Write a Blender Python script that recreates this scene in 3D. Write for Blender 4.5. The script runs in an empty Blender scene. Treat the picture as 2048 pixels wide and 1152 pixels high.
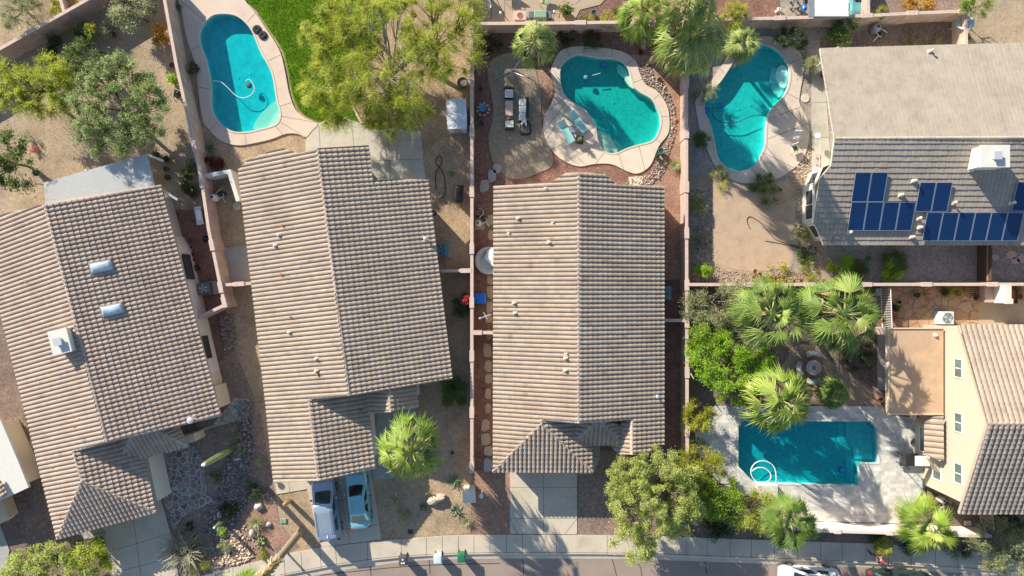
import bpy, bmesh, math, random
import numpy as np
from mathutils import Vector, Matrix
from mathutils.geometry import tessellate_polygon, delaunay_2d_cdt
R = math.radians
SC = bpy.context.scene
COL = SC.collection
# ------------------------------------------------------------- camera, sky, sun
H = 56.89            # height the drone hovers at
S = 24.0             # photograph pixels per metre on the ground
cd = bpy.data.cameras.new('camera'); cam = bpy.data.objects.new('camera', cd); COL.objects.link(cam)
cam.location = (0, 0, H); cam.rotation_euler = (0, 0, 0)
cd.sensor_width = 36; cd.lens = 24.0; cd.clip_start = 0.5; cd.clip_end = 2000
SC.camera = cam
SUN_EL = 24.5; SX, SY = 0.68, -0.733          # direction shadows fall on the ground
wd = bpy.data.worlds.new('World'); SC.world = wd; wd.use_nodes = True
nt = wd.node_tree
sky = nt.nodes.new('ShaderNodeTexSky'); sky.sky_type = 'NISHITA'; sky.sun_disc = False
sky.sun_elevation = R(SUN_EL); sky.sun_rotation = math.atan2(-SX, -SY)
sky.air_density = 1.0; sky.dust_density = 0.4; sky.ozone_density = 1.3
nt.links.new(sky.outputs[0], nt.nodes['Background'].inputs[0]); nt.nodes['Background'].inputs[1].default_value = 0.105
sd = bpy.data.lights.new('sun', 'SUN'); sun = bpy.data.objects.new('sun', sd); COL.objects.link(sun)
sd.energy = 5.0; sd.angle = R(0.55); sd.color = (1.0, 0.915, 0.765)
d = Vector((SX*math.cos(R(SUN_EL)), SY*math.cos(R(SUN_EL)), -math.sin(R(SUN_EL))))
sun.rotation_euler = d.to_track_quat('-Z', 'Y').to_euler(); sun.location = (-40, 40, 60)
SC.view_settings.view_transform = 'Standard'; SC.view_settings.look = 'None'
SC.view_settings.exposure = 0.90; SC.view_settings.gamma = 1
SC.cycles.max_bounces = 8; SC.cycles.transparent_max_bounces = 12

def W(px, py, h=0.0):
    k = (1-h/H)/S
    return Vector(((px-1024)*k, (576-py)*k, h))
def dirpx(a, b):                       # heading (radians) from pixel a to pixel b
    return math.atan2(-(b[1]-a[1]), b[0]-a[0])
# ------------------------------------------------------------- materials
MATS = {}
class NB:
    def __init__(s, name):
        s.m = bpy.data.materials.new(name); s.m.use_nodes = True; s.t = s.m.node_tree
        s.b = s.t.nodes['Principled BSDF']; s.out = s.t.nodes['Material Output']
        s.co = s.t.nodes.new('ShaderNodeTexCoord').outputs['Object']
    def n(s, kind, **kw):
        x = s.t.nodes.new('ShaderNode'+kind)
        for k, v in kw.items():
            if k in x.inputs: x.inputs[k].default_value = v
            else: setattr(x, k, v)
        return x
    def l(s, a, b): s.t.links.new(a, b)
    def noise(s, scale, detail=3, rough=.6, co=None):
        x = s.n('TexNoise', Scale=scale, Detail=detail, Roughness=rough); s.l(co or s.co, x.inputs['Vector']); return x.outputs[0]
    def vor(s, scale, feature='F1', co=None):
        x = s.n('TexVoronoi', Scale=scale, feature=feature); s.l(co or s.co, x.inputs['Vector']); return x
    def ramp(s, fac, stops):
        x = s.n('ValToRGB'); e = x.color_ramp.elements
        while len(e) < len(stops): e.new(0.5)
        for i, (p, c) in enumerate(stops): e[i].position = p; e[i].color = (*c, 1)
        s.l(fac, x.inputs[0]); return x.outputs[0]
    def mix(s, f, a, b, mode='MIX'):
        x = s.n('Mix', data_type='RGBA', blend_type=mode)
        for sock, v in ((x.inputs[0], f), (x.inputs[6], a), (x.inputs[7], b)):
            if hasattr(v, 'links') or isinstance(v, bpy.types.NodeSocket): s.l(v, sock)
            else: sock.default_value = v if isinstance(v, (int, float)) else (*v, 1)
        return x.outputs[2]
    def attr(s, name='rnd'):
        return s.n('Attribute', attribute_name=name).outputs['Fac']
    def bump(s, h, strength=.4, dist=.03):
        x = s.n('Bump', Strength=strength, Distance=dist); s.l(h, x.inputs['Height']); s.l(x.outputs[0], s.b.inputs['Normal'])
    def fin(s, col, rough=.9, spec=.2, metal=0):
        if isinstance(col, (tuple, list)): s.b.inputs['Base Color'].default_value = (*col, 1)
        else: s.l(col, s.b.inputs['Base Color'])
        s.b.inputs['Roughness'].default_value = rough; s.b.inputs['Specular IOR Level'].default_value = spec
        s.b.inputs['Metallic'].default_value = metal
        MATS[s.m.name] = s.m; return s.m
def mul(c, k): return tuple(min(1, x*k) for x in c)
def m_plain(name, c, var=.12, rough=.6, spec=.3, metal=0, scale=6, bump=0):
    b = NB(name); f = b.noise(scale, 4)
    col = b.ramp(f, [(.3, mul(c, 1-var)), (.7, mul(c, 1+var))])
    if bump: b.bump(b.noise(scale*5, 3), bump, .02)
    return b.fin(col, rough, spec, metal)
def m_gravel(name, cs, scale=16, big=.5, bump=.6, bigc=None, blend=.45):
    b = NB(name)
    wob = b.noise(1.3, 3)
    v = b.vor(scale); v2 = b.vor(scale*.42)
    sep = b.n('SeparateColor'); b.l(v.outputs['Color'], sep.inputs[0])
    sep2 = b.n('SeparateColor'); b.l(v2.outputs['Color'], sep2.inputs[0])
    n = len(cs); st = [(i/(n-1) if n > 1 else 0, c) for i, c in enumerate(cs)]
    c1 = b.ramp(sep.outputs[0], st); c2 = b.ramp(sep2.outputs[1], st)
    col = b.mix(blend, c1, c2)
    edge = b.ramp(v.outputs['Distance'], [(.25, (1, 1, 1)), (.75, (.5, .46, .44))])
    col = b.mix(.55, col, edge, 'MULTIPLY')
    bn = b.noise(big, 5, .65)
    col = b.mix(.9, col, b.ramp(bn, [(.3, (.72, .70, .68)), (.5, (1, 1, 1)), (.72, bigc or (1.25, 1.2, 1.12))]), 'MULTIPLY')
    b.bump(v.outputs['Distance'], -bump if False else bump, .03)
    return b.fin(col, .95, .1)
def m_conc(name, c, scale=1.0, var=.14, bump=.12):
    b = NB(name); f1 = b.noise(.7*scale, 6, .7); f2 = b.noise(22, 3)
    col = b.ramp(f1, [(.28, mul(c, 1-var*1.6)), (.5, c), (.75, mul(c, 1+var))])
    col = b.mix(.6, col, b.ramp(f2, [(.3, (.82, .82, .82)), (.7, (1.12, 1.12, 1.12))]), 'MULTIPLY')
    b.bump(f2, bump, .01)
    return b.fin(col, .85, .25)
def m_brick(name, c1, c2, mortar, bw, bh, rot=0, msize=.012, noise=.35):
    b = NB(name); mp = b.n('Mapping'); b.l(b.co, mp.inputs[0]); mp.inputs['Rotation'].default_value = (0, 0, rot)
    t = b.n('TexBrick', Scale=1.0); b.l(mp.outputs[0], t.inputs[0])
    t.inputs['Color1'].default_value = (*c1, 1); t.inputs['Color2'].default_value = (*c2, 1); t.inputs['Mortar'].default_value = (*mortar, 1)
    t.inputs['Brick Width'].default_value = bw; t.inputs['Row Height'].default_value = bh; t.inputs['Mortar Size'].default_value = msize
    col = b.mix(noise, t.outputs[0], b.ramp(b.noise(1.6, 6, .7), [(.3, (.5, .5, .5)), (.7, (1.3, 1.3, 1.3))]), 'MULTIPLY')
    col = b.mix(.5, col, b.ramp(b.noise(25, 3), [(.3, (.7, .7, .7)), (.7, (1.25, 1.25, 1.25))]), 'MULTIPLY')
    b.bump(t.outputs[1], -.3, .01)
    return b.fin(col, .85, .25)
def m_flag(name, stones, mortar, scale, w=.06):
    b = NB(name); nz = b.n('TexNoise', Scale=1.2, Detail=3); b.l(b.co, nz.inputs[0])
    co = b.n('VectorMath', operation='ADD'); sc = b.n('VectorMath', operation='SCALE'); sc.inputs['Scale'].default_value = .45
    b.l(nz.outputs['Color'], sc.inputs[0]); b.l(b.co, co.inputs[0]); b.l(sc.outputs[0], co.inputs[1])
    v = b.vor(scale, co=co.outputs[0]); e = b.vor(scale, 'DISTANCE_TO_EDGE', co=co.outputs[0])
    sep = b.n('SeparateColor'); b.l(v.outputs['Color'], sep.inputs[0])
    n = len(stones); c = b.ramp(sep.outputs[0], [(i/(n-1), q) for i, q in enumerate(stones)])
    c = b.mix(.5, c, b.ramp(b.noise(9, 4), [(.3, (.75, .75, .75)), (.7, (1.2, 1.2, 1.2))]), 'MULTIPLY')
    mk = b.ramp(e.outputs['Distance'], [(w*.7, (0, 0, 0)), (w, (1, 1, 1))])
    bw = b.n('RGBToBW'); b.l(mk, bw.inputs[0])
    x = b.n('Mix', data_type='RGBA'); b.l(bw.outputs[0], x.inputs[0]); x.inputs[6].default_value = (*mortar, 1); b.l(c, x.inputs[7])
    b.bump(bw.outputs[0], .4, .02)
    return b.fin(x.outputs[2], .85, .2)
def m_tile(name, cs, rough=.8):
    b = NB(name); a = b.attr(); n = len(cs)
    c = b.ramp(a, [((i/(n-2)*.96 if i < n-1 else 1.0) if n > 4 else i/(n-1), q) for i, q in enumerate(cs)])
    c = b.mix(.9, c, b.ramp(b.noise(.45, 6, .75), [(.28, (.78, .76, .77)), (.5, (1, 1, 1)), (.72, (1.14, 1.12, 1.10))]), 'MULTIPLY')
    c = b.mix(.6, c, b.ramp(b.noise(14, 4), [(.3, (.78, .77, .76)), (.7, (1.16, 1.16, 1.16))]), 'MULTIPLY')
    b.bump(b.noise(30, 3), .25, .01)
    return b.fin(c, rough, .25)
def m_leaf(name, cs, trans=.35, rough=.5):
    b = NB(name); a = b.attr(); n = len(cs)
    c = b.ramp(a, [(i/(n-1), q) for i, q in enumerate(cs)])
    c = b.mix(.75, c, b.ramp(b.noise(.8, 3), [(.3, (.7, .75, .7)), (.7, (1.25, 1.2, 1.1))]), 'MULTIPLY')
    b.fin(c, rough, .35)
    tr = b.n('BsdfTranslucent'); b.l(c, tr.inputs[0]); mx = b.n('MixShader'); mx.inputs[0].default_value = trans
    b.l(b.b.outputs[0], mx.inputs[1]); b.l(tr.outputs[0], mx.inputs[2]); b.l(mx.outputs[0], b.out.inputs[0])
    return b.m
def m_rnd(name, cs, rough=.85):
    b = NB(name); a = b.attr(); n = len(cs)
    c = b.ramp(a, [(i/(n-1), q) for i, q in enumerate(cs)])
    c = b.mix(.6, c, b.ramp(b.noise(12, 3), [(.3, (.75, .75, .75)), (.7, (1.2, 1.2, 1.2))]), 'MULTIPLY')
    return b.fin(c, rough, .2)
def m_water(name, dens, col, ripple=2.5, rs=.25):
    b = NB(name); t = b.t; t.nodes.remove(b.b)
    tr = b.n('BsdfTransparent'); gl = b.n('BsdfGlossy', Roughness=.03); fr = b.n('Fresnel', IOR=1.33); mx = b.n('MixShader')
    bp = b.n('Bump', Strength=rs, Distance=.05)
    w = b.noise(ripple, 3, .5); b.l(w, bp.inputs['Height']); b.l(bp.outputs[0], fr.inputs['Normal']); b.l(bp.outputs[0], gl.inputs['Normal'])
    ge = b.n('NewGeometry'); mm = b.n('Math', operation='MULTIPLY'); m1 = b.n('Math', operation='SUBTRACT'); m1.inputs[0].default_value = 1; b.l(ge.outputs['Backfacing'], m1.inputs[1]); b.l(fr.outputs[0], mm.inputs[0]); b.l(m1.outputs[0], mm.inputs[1]); b.l(mm.outputs[0], mx.inputs[0]); b.l(tr.outputs[0], mx.inputs[1]); b.l(gl.outputs[0], mx.inputs[2]); b.l(mx.outputs[0], b.out.inputs[0])
    va = b.n('VolumeAbsorption', Density=dens); va.inputs[0].default_value = (*col, 1); b.l(va.outputs[0], b.out.inputs[1])
    MATS[name] = b.m; return b.m
m_gravel('dirt_base', [(.20, .15, .11), (.30, .23, .17), (.25, .19, .14)], 10)
m_gravel('tan_gravel', [(.42, .305, .19), (.50, .38, .25), (.32, .23, .15), (.56, .45, .32)], 15, .6)
m_gravel('tan_gravel2', [(.42, .325, .22), (.49, .39, .28), (.33, .25, .175), (.55, .46, .34)], 17, .4)
m_gravel('brown_gravel', [(.20, .145, .12), (.29, .21, .17), (.14, .10, .085), (.36, .28, .23)], 15, .5)
m_gravel('mauve_gravel', [(.27, .185, .15), (.36, .265, .22), (.18, .13, .11), (.44, .35, .30)], 14, .5)
m_gravel('red_gravel', [(.36, .21, .145), (.45, .28, .20), (.26, .15, .105), (.52, .37, .28)], 15, .5)
m_gravel('dark_red_gravel', [(.24, .13, .10), (.33, .185, .145), (.15, .08, .065), (.38, .25, .20)], 15, .5)
m_gravel('gray_gravel', [(.34, .29, .25), (.45, .40, .36), (.24, .20, .18), (.55, .50, .45)], 14, .5)
m_conc('soil', (.47, .34, .235), 1.6, .13, .6)
m_gravel('patio_sand', [(.40, .29, .20), (.44, .33, .23), (.36, .26, .18)], 7, .7, .25)
m_conc('concrete', (.47, .43, .37)); m_conc('walk_concrete', (.53, .455, .36), .6); m_conc('gray_concrete', (.36, .35, .32))
m_conc('deck_pink', (.62, .49, .395), .8, .08); m_conc('deck_tan', (.61, .515, .42), .7, .1); m_conc('tan_slab', (.42, .33, .24), .6, .1)
m_conc('asphalt', (.30, .235, .195), .5, .12, .3); m_conc('patio_dirty', (.45, .42, .36), .5, .22)
m_plain('joint', (.16, .135, .115), .2, .9); m_plain('tar', (.07, .06, .055), .2, .7)
m_brick('pavers', (.40, .32, .23), (.31, .25, .18), (.20, .16, .12), .24, .12, .3)
m_brick('pavers_tan', (.42, .30, .20), (.36, .25, .165), (.25, .18, .12), .26, .13, .5)
m_brick('travertine', (.70, .67, .62), (.50, .48, .45), (.44, .42, .39), .5, .34, .02, .008, .45)
m_flag('flag_purple', [(.14, .10, .085), (.24, .17, .14), (.30, .24, .20), (.17, .125, .11)], (.40, .40, .37), 2.1, .07)
m_flag('flag_orange', [(.44, .27, .16), (.50, .33, .21), (.40, .24, .14)], (.30, .18, .11), 1.25, .05)
m_flag('flag_gray', [(.36, .33, .27), (.44, .40, .33), (.30, .27, .23)], (.20, .18, .15), 2.2, .05)
for nm, k in (('lawn', 1),):
    b = NB('lawn'); c = b.ramp(b.noise(.8, 6, .8), [(.3, (.08, .16, .01)), (.55, (.14, .25, .015)), (.75, (.20, .30, .03))]); b.bump(b.noise(30, 3), .8, .04); b.fin(c, .9, .1)
m_tile('tile_tan', [(.355, .278, .215), (.375, .297, .232), (.395, .315, .25), (.36, .28, .222), (.41, .335, .268), (.28, .215, .17)])
m_tile('tile_tan2', [(.36, .285, .22), (.38, .305, .238), (.40, .322, .255), (.365, .29, .228), (.415, .34, .272), (.285, .22, .172)])
m_tile('tile_rose', [(.36, .277, .22), (.385, .30, .24), (.405, .32, .26), (.365, .28, .228), (.425, .34, .28), (.285, .215, .17)])
m_tile('tile_gray', [(.35, .30, .242), (.37, .32, .26), (.385, .335, .275), (.36, .305, .25), (.38, .325, .262), (.34, .27, .225)])
m_tile('cap_tan', [(.40, .325, .265), (.47, .385, .32), (.43, .35, .29)]); m_tile('cap_gray', [(.38, .335, .28), (.43, .38, .32)])
m_tile('tile_brown', [(.36, .25, .19), (.42, .30, .23), (.47, .35, .28)])
m_plain('fascia', (.40, .32, .25), .1, .8); m_plain('fascia_white', (.66, .63, .56), .08, .7)
m_plain('stucco_tan', (.60, .475, .345), .06, .9, .2, bump=.3); m_plain('stucco_cream', (.60, .52, .41), .07, .9, .2, bump=.3)
m_plain('stucco_white', (.62, .60, .54), .06, .9, .2, bump=.25); m_plain('stucco_pale', (.66, .60, .52), .07, .9, .2, bump=.25)
m_plain('block_pink', (.47, .335, .285), .2, .9, .2, scale=1.5, bump=.35); m_plain('cap_pink', (.56, .43, .36), .1, .9, .2, scale=3, bump=.3)
m_plain('block_tan', (.50, .37, .28), .2, .9, .2, scale=1.5, bump=.35); m_plain('cap_white', (.66, .56, .49), .08, .9, .2)
m_plain('stucco_front', (.74, .65, .57), .05, .9, .2, bump=.2); m_plain('stucco_buff', (.52, .44, .345), .05, .9, .2, bump=.2)  # white front wall; even buff tone for the two-storey house walls
m_plain('orange_roof', (.50, .345, .225), .12, .9, .2, scale=1.2, bump=.2)
m_plain('white_paint', (.78, .77, .74), .05, .5); m_plain('white_fabric', (.74, .73, .70), .08, .8); m_plain('roof_sheet', (.80, .81, .80), .08, .45, .5); m_plain('cream_pipe', (.66, .58, .47), .08, .6)
m_plain('metal_white', (.58, .60, .61), .06, .35, .5, .3); m_plain('metal_gray', (.42, .43, .44), .1, .4, .5, .6); m_plain('dark_metal', (.06, .06, .06), .2, .45, .5, .3)
m_plain('black', (.022, .022, .022), .3, .5); m_plain('rubber', (.03, .03, .03), .2, .8); m_plain('charcoal', (.07, .075, .075), .2, .7)
m_plain('ac_blue', (.08, .26, .33), .15, .5, .4, .2); m_plain('ac_white', (.62, .64, .62), .06, .45, .4, .2); m_plain('ac_gray', (.12, .17, .18), .15, .5, .4, .2)
m_plain('blue_plastic', (.015, .16, .72), .12, .35, .5); m_plain('green_plastic', (.015, .16, .075), .1, .4, .5); m_plain('teal_pot', (.05, .30, .29), .15, .35, .5)
m_plain('terracotta', (.45, .19, .09), .15, .8); m_plain('terracotta_dark', (.28, .12, .07), .15, .8); m_plain('wood', (.36, .22, .11), .2, .7, scale=10); m_plain('wood_dark', (.09, .06, .04), .25, .8, scale=10)
m_plain('pale_plastic', (.50, .62, .64), .08, .4, .5); m_plain('spa_gray', (.50, .51, .50), .05, .4, .5); m_plain('pot_soil', (.08, .055, .04), .3, 1)
m_plain('green_box', (.22, .33, .24), .1, .7); m_plain('utility_beige', (.68, .59, .48), .06, .6); m_plain('brown_cover', (.14, .07, .05), .2, .7)
m_plain('rust', (.42, .16, .07), .2, .8); m_plain('hose_white', (.72, .74, .72), .04, .5); m_plain('hose_black', (.03, .03, .028), .2, .5); m_plain('hose_teal', (.10, .36, .34), .1, .5)
m_plain('cushion', (.62, .64, .62), .07, .9); m_plain('sling_teal', (.30, .56, .54), .12, .8, scale=12); m_plain('solar_frame', (.42, .47, .53), .05, .35, .5, .5)
m_plain('red_cloth', (.62, .02, .05), .1, .8); m_plain('dark_cloth', (.02, .02, .025), .2, .9); m_plain('skin', (.42, .22, .14), .08, .6)
m_plain('plaster', (.74, .81, .76), .16, .8, scale=3.5); m_plain('plaster_shelf', (.70, .66, .52), .06, .8, scale=3); m_plain('plaster_blue', (.56, .74, .72), .14, .8, scale=1.6)
m_plain('boulder', (.50, .40, .31), .15, .95, .1, scale=5, bump=.5); m_plain('boulder_white', (.48, .46, .41), .1, .9, scale=6, bump=.4)
m_plain('bark', (.16, .12, .085), .25, .95, scale=12, bump=.6); m_plain('bark_gray', (.30, .28, .22), .2, .95, scale=12, bump=.5); m_plain('bark_green', (.28, .27, .13), .2, .9, scale=10)
m_plain('palm_trunk', (.30, .22, .15), .3, .95, scale=9, bump=.8); m_plain('cactus', (.30, .36, .16), .2, .8, scale=9, bump=.5); m_plain('cactus_dark', (.05, .13, .05), .2, .8, scale=9, bump=.5)
m_plain('cactus_top', (.55, .40, .20), .2, .9); m_plain('glass_screen', (.06, .055, .05), .1, .25, .6)
m_plain('yellow', (.62, .42, .06), .1, .7); m_plain('red_plastic', (.6, .04, .02), .1, .5)
def m_glass(name, c, rough=.06):
    b = NB(name); return b.fin(b.ramp(b.noise(1.5, 2), [(.3, mul(c, .7)), (.7, mul(c, 1.3))]), rough, .8)
m_glass('window_glass', (.10, .14, .13)); m_glass('car_glass', (.012, .02, .02)); m_glass('car_glass_teal', (.02, .07, .07)); m_glass('skylight_glass', (.48, .56, .62), .15)
def m_car(name, c, metal=.4):
    b = NB(name); b.fin(c, .28, .5, metal); b.b.inputs['Coat Weight'].default_value = .7; b.b.inputs['Coat Roughness'].default_value = .06
m_car('paint_van', (.36, .44, .54)); m_car('paint_sedan', (.22, .49, .54), .3); m_car('paint_white', (.74, .76, .76), 0); m_car('paint_green', (.035, .06, .055), .3); m_car('paint_teal', (.14, .40, .44), .2); m_car('paint_blue', (.02, .14, .45), .2)
b = NB('lamp_red'); b.fin((.55, .02, .02), .2, .5); b = NB('lamp_white'); b.fin((.7, .7, .68), .12, .6)
# solar cells
b = NB('solar_cell'); t = b.n('TexBrick', Scale=1.0); b.l(b.co, t.inputs[0]); t.offset = 0
t.inputs['Color1'].default_value = (.003, .022, .085, 1); t.inputs['Color2'].default_value = (.004, .028, .10, 1); t.inputs['Mortar'].default_value = (.02, .07, .18, 1)
t.inputs['Brick Width'].default_value = .156; t.inputs['Row Height'].default_value = .156; t.inputs['Mortar Size'].default_value = .007
b.fin(t.outputs[0], .22, .5)
m_water('water_a', 1.0, (.5, .7, .8), 3); m_water('water_b', 1.0, (.5, .6, .6), 4, .5); m_water('water_c', 1.0, (.5, .6, .6), 3, .4); m_water('water_d', 1.0, (.5, .3, .4), 3, .3)
for nm, c in (('water_a', (2.2, .33, .28)), ('water_b', (2.3, .44, .48)), ('water_c', (2.2, .35, .36)), ('water_d', (2.3, .46, .37))):
    va = [q for q in MATS[nm].node_tree.nodes if q.type == 'VOLUME_ABSORPTION'][0]
    k = max(c)+.05; va.inputs['Density'].default_value = k; va.inputs[0].default_value = tuple(1-x/k for x in c)+(1,)
m_leaf('leaf_gray', [(.14, .20, .04), (.29, .37, .12), (.48, .55, .26), (.20, .28, .07)], .42)
m_leaf('leaf_mid', [(.09, .15, .03), (.17, .24, .06), (.25, .31, .10)])
m_leaf('leaf_bright', [(.18, .30, .03), (.30, .44, .05), (.42, .54, .10)], .5)
m_leaf('leaf_feather', [(.36, .42, .04), (.52, .58, .08), (.66, .69, .20)], .55)
m_leaf('leaf_yellow', [(.32, .35, .02), (.46, .48, .04), (.56, .56, .09)], .4)
m_leaf('leaf_olive', [(.40, .46, .10), (.56, .62, .20), (.72, .74, .36)], .55)
m_leaf('leaf_lime', [(.24, .42, .03), (.38, .58, .06), (.52, .68, .12)], .55)
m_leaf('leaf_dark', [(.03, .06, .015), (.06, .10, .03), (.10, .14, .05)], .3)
m_leaf('leaf_sage', [(.30, .33, .16), (.44, .46, .25), (.56, .56, .36)], .4)
m_leaf('leaf_gold', [(.50, .26, .03), (.65, .40, .07), (.72, .52, .14)], .4)
m_leaf('leaf_orange', [(.30, .24, .04), (.45, .30, .05), (.24, .28, .05)], .35)
m_leaf('leaf_red', [(.55, .02, .08), (.75, .05, .12), (.70, .22, .05)], .3); m_leaf('leaf_maroon', [(.12, .02, .02), (.20, .03, .03), (.08, .05, .02)], .2)
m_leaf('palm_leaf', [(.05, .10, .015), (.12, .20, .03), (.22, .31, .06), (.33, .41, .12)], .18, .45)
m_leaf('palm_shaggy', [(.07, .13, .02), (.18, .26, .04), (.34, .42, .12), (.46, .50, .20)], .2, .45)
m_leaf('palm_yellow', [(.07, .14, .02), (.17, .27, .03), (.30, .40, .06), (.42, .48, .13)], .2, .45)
m_leaf('agave', [(.06, .14, .08), (.12, .22, .12), (.20, .30, .16)], .1); m_leaf('yucca', [(.24, .30, .10), (.36, .40, .18), (.46, .46, .24)], .15)
m_leaf('dead_frond', [(.30, .20, .10), (.42, .30, .16), (.50, .38, .24)], .2); m_leaf('grass_blade', [(.11, .24, .01), (.19, .34, .02), (.28, .42, .04)], .5)
m_leaf('twig_gray', [(.24, .22, .15), (.36, .34, .25), (.44, .42, .33)], .05)
m_rnd('river_rock', [(.17, .13, .11), (.31, .245, .20), (.40, .33, .275), (.25, .17, .14), (.46, .40, .34)]); m_rnd('tan_rock', [(.42, .30, .20), (.55, .42, .29), (.62, .50, .37), (.48, .34, .24)])
m_rnd('dark_rock', [(.13, .115, .12), (.22, .19, .18), (.32, .28, .27), (.17, .15, .16)])
M = MATS
# ------------------------------------------------------------- object helpers
def tag(o, label=None, cat=None, group=None, kind=None):
    if label: o['label'] = label
    if cat: o['category'] = cat
    if group: o['group'] = group
    if kind: o['kind'] = kind
    return o
def thing(name, label, cat, loc=(0, 0, 0), rz=0, group=None):
    o = bpy.data.objects.new(name, None); COL.objects.link(o); o.empty_display_size = .2
    o.location = loc; o.rotation_euler = (0, 0, rz); return tag(o, label, cat, group)
def root_inv(o):
    while o.parent: o = o.parent
    return (Matrix.Translation(o.location) @ o.rotation_euler.to_matrix().to_4x4()).inverted()
def copy_tree(o, parent=None):
    c = o.copy(); COL.objects.link(c); c.parent = parent
    for ch in [x for x in bpy.data.objects if x.parent == o]: copy_tree(ch, c)
    return c
def link(name, me, mat, parent=None, world=True):
    if mat: me.materials.append(M[mat] if isinstance(mat, str) else mat)
    if parent and world: me.transform(root_inv(parent))
    o = bpy.data.objects.new(name, me); COL.objects.link(o); o.parent = parent; return o
class MB:
    def __init__(s): s.v = []; s.f = []; s.r = []; s.M = Matrix()
    def add(s, vs, fs, r=None):
        o = len(s.v); s.v += [s.M @ Vector(v) for v in vs]; s.f += [tuple(i+o for i in f) for f in fs]
        s.r += [random.random() if r is None else r]*len(fs); return s
    def at(s, loc, rz=0, sc=1): s.M = Matrix.Translation(loc) @ Matrix.Rotation(rz, 4, 'Z') @ Matrix.Scale(sc, 4); return s
    def box(s, x0, x1, y0, y1, z0, z1, t=0):     # t: taper of the top
        return s.add([(x0, y0, z0), (x1, y0, z0), (x1, y1, z0), (x0, y1, z0), (x0+t, y0+t, z1), (x1-t, y0+t, z1), (x1-t, y1-t, z1), (x0+t, y1-t, z1)],
              [(3, 2, 1, 0), (4, 5, 6, 7), (0, 1, 5, 4), (1, 2, 6, 5), (2, 3, 7, 6), (3, 0, 4, 7)])
    def bbox(s, x0, x1, y0, y1, z0, z1, c=.03):  # box with chamfered upper edges
        return s.rbox(x0, x1, y0, y1, z0, z1, c, c)
    def rbox(s, x0, x1, y0, y1, z0, z1, r=.08, c=.03, n=3):
        p = []
        for cx, cy, a in ((x1-r, y1-r, 0), (x0+r, y1-r, 90), (x0+r, y0+r, 180), (x1-r, y0+r, 270)):
            for i in range(n+1):
                t = R(a+90*i/n); p.append((cx+r*math.cos(t), cy+r*math.sin(t)))
        m = len(p); mx, my = (x0+x1)/2, (y0+y1)/2; kx = 1-2*c/max(.01, x1-x0); ky = 1-2*c/max(.01, y1-y0)
        q = [(mx+(x-mx)*kx, my+(y-my)*ky) for x, y in p]
        vs = [(x, y, z0) for x, y in p]+[(x, y, z1-c) for x, y in p]+[(x, y, z1) for x, y in q]
        fs = [tuple(range(m))[::-1], tuple(range(2*m, 3*m))]
        for k in (0, 1): fs += [(k*m+i, k*m+(i+1) % m, (k+1)*m+(i+1) % m, (k+1)*m+i) for i in range(m)]
        return s.add(vs, fs)
    def prism(s, poly, z0, z1):
        n = len(poly); a = sum(poly[i][0]*poly[(i+1) % n][1]-poly[(i+1) % n][0]*poly[i][1] for i in range(n))
        if a < 0: poly = poly[::-1]
        vs = [(p[0], p[1], z0) for p in poly]+[(p[0], p[1], z1) for p in poly]
        return s.add(vs, [tuple(range(n))[::-1], tuple(range(n, 2*n))]+[(i, (i+1) % n, n+(i+1) % n, n+i) for i in range(n)])
    def lathe(s, prof, n=20, cx=0, cy=0, sx=1, sy=1):
        vs = []; fs = []
        for r, z in prof: vs += [(cx+sx*r*math.cos(2*math.pi*i/n), cy+sy*r*math.sin(2*math.pi*i/n), z) for i in range(n)]
        for k in range(len(prof)-1): fs += [(k*n+i, k*n+(i+1) % n, (k+1)*n+(i+1) % n, (k+1)*n+i) for i in range(n)]
        fs += [tuple(range(n))[::-1], tuple(range((len(prof)-1)*n, len(prof)*n))]
        return s.add(vs, fs)
    def tube(s, pts, r, n=6, closed=False):
        pts = [Vector(p) for p in pts]; m = len(pts); rr = r if isinstance(r, (list, tuple)) else [r]*m; vs = []; fs = []
        for i, p in enumerate(pts):
            if closed: t = pts[(i+1) % m]-pts[i-1]
            else: t = pts[min(i+1, m-1)]-pts[max(i-1, 0)]
            t = t.normalized() if t.length > 1e-9 else Vector((0, 0, 1))
            u = t.cross(Vector((0, 0, 1)));
            if u.length < .05: u = t.cross(Vector((1, 0, 0)))
            u.normalize(); w = t.cross(u)
            vs += [p+(u*math.cos(2*math.pi*j/n)+w*math.sin(2*math.pi*j/n))*rr[i] for j in range(n)]
        for i in range(m if closed else m-1):
            a = i*n; c = ((i+1) % m)*n
            fs += [(a+j, a+(j+1) % n, c+(j+1) % n, c+j) for j in range(n)]
        if not closed: fs += [tuple(range(n))[::-1], tuple(range((m-1)*n, m*n))]
        return s.add(vs, fs)
    def blob(s, c, r, n=10, jit=.12, rng=random):
        c = Vector(c); r = Vector(r if isinstance(r, (tuple, list, Vector)) else (r, r, r)); vs = []; k = n//2
        for i in range(k+1):
            for j in range(n):
                th = math.pi*i/k; ph = 2*math.pi*j/n; q = 1+rng.uniform(-jit, jit) if 0 < i < k else 1
                vs.append((c.x+r.x*q*math.sin(th)*math.cos(ph), c.y+r.y*q*math.sin(th)*math.sin(ph), c.z+r.z*q*math.cos(th)))
        return s.add(vs, [(i*n+j, (i+1)*n+j, (i+1)*n+(j+1) % n, i*n+(j+1) % n) for i in range(k) for j in range(n)])
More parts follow.
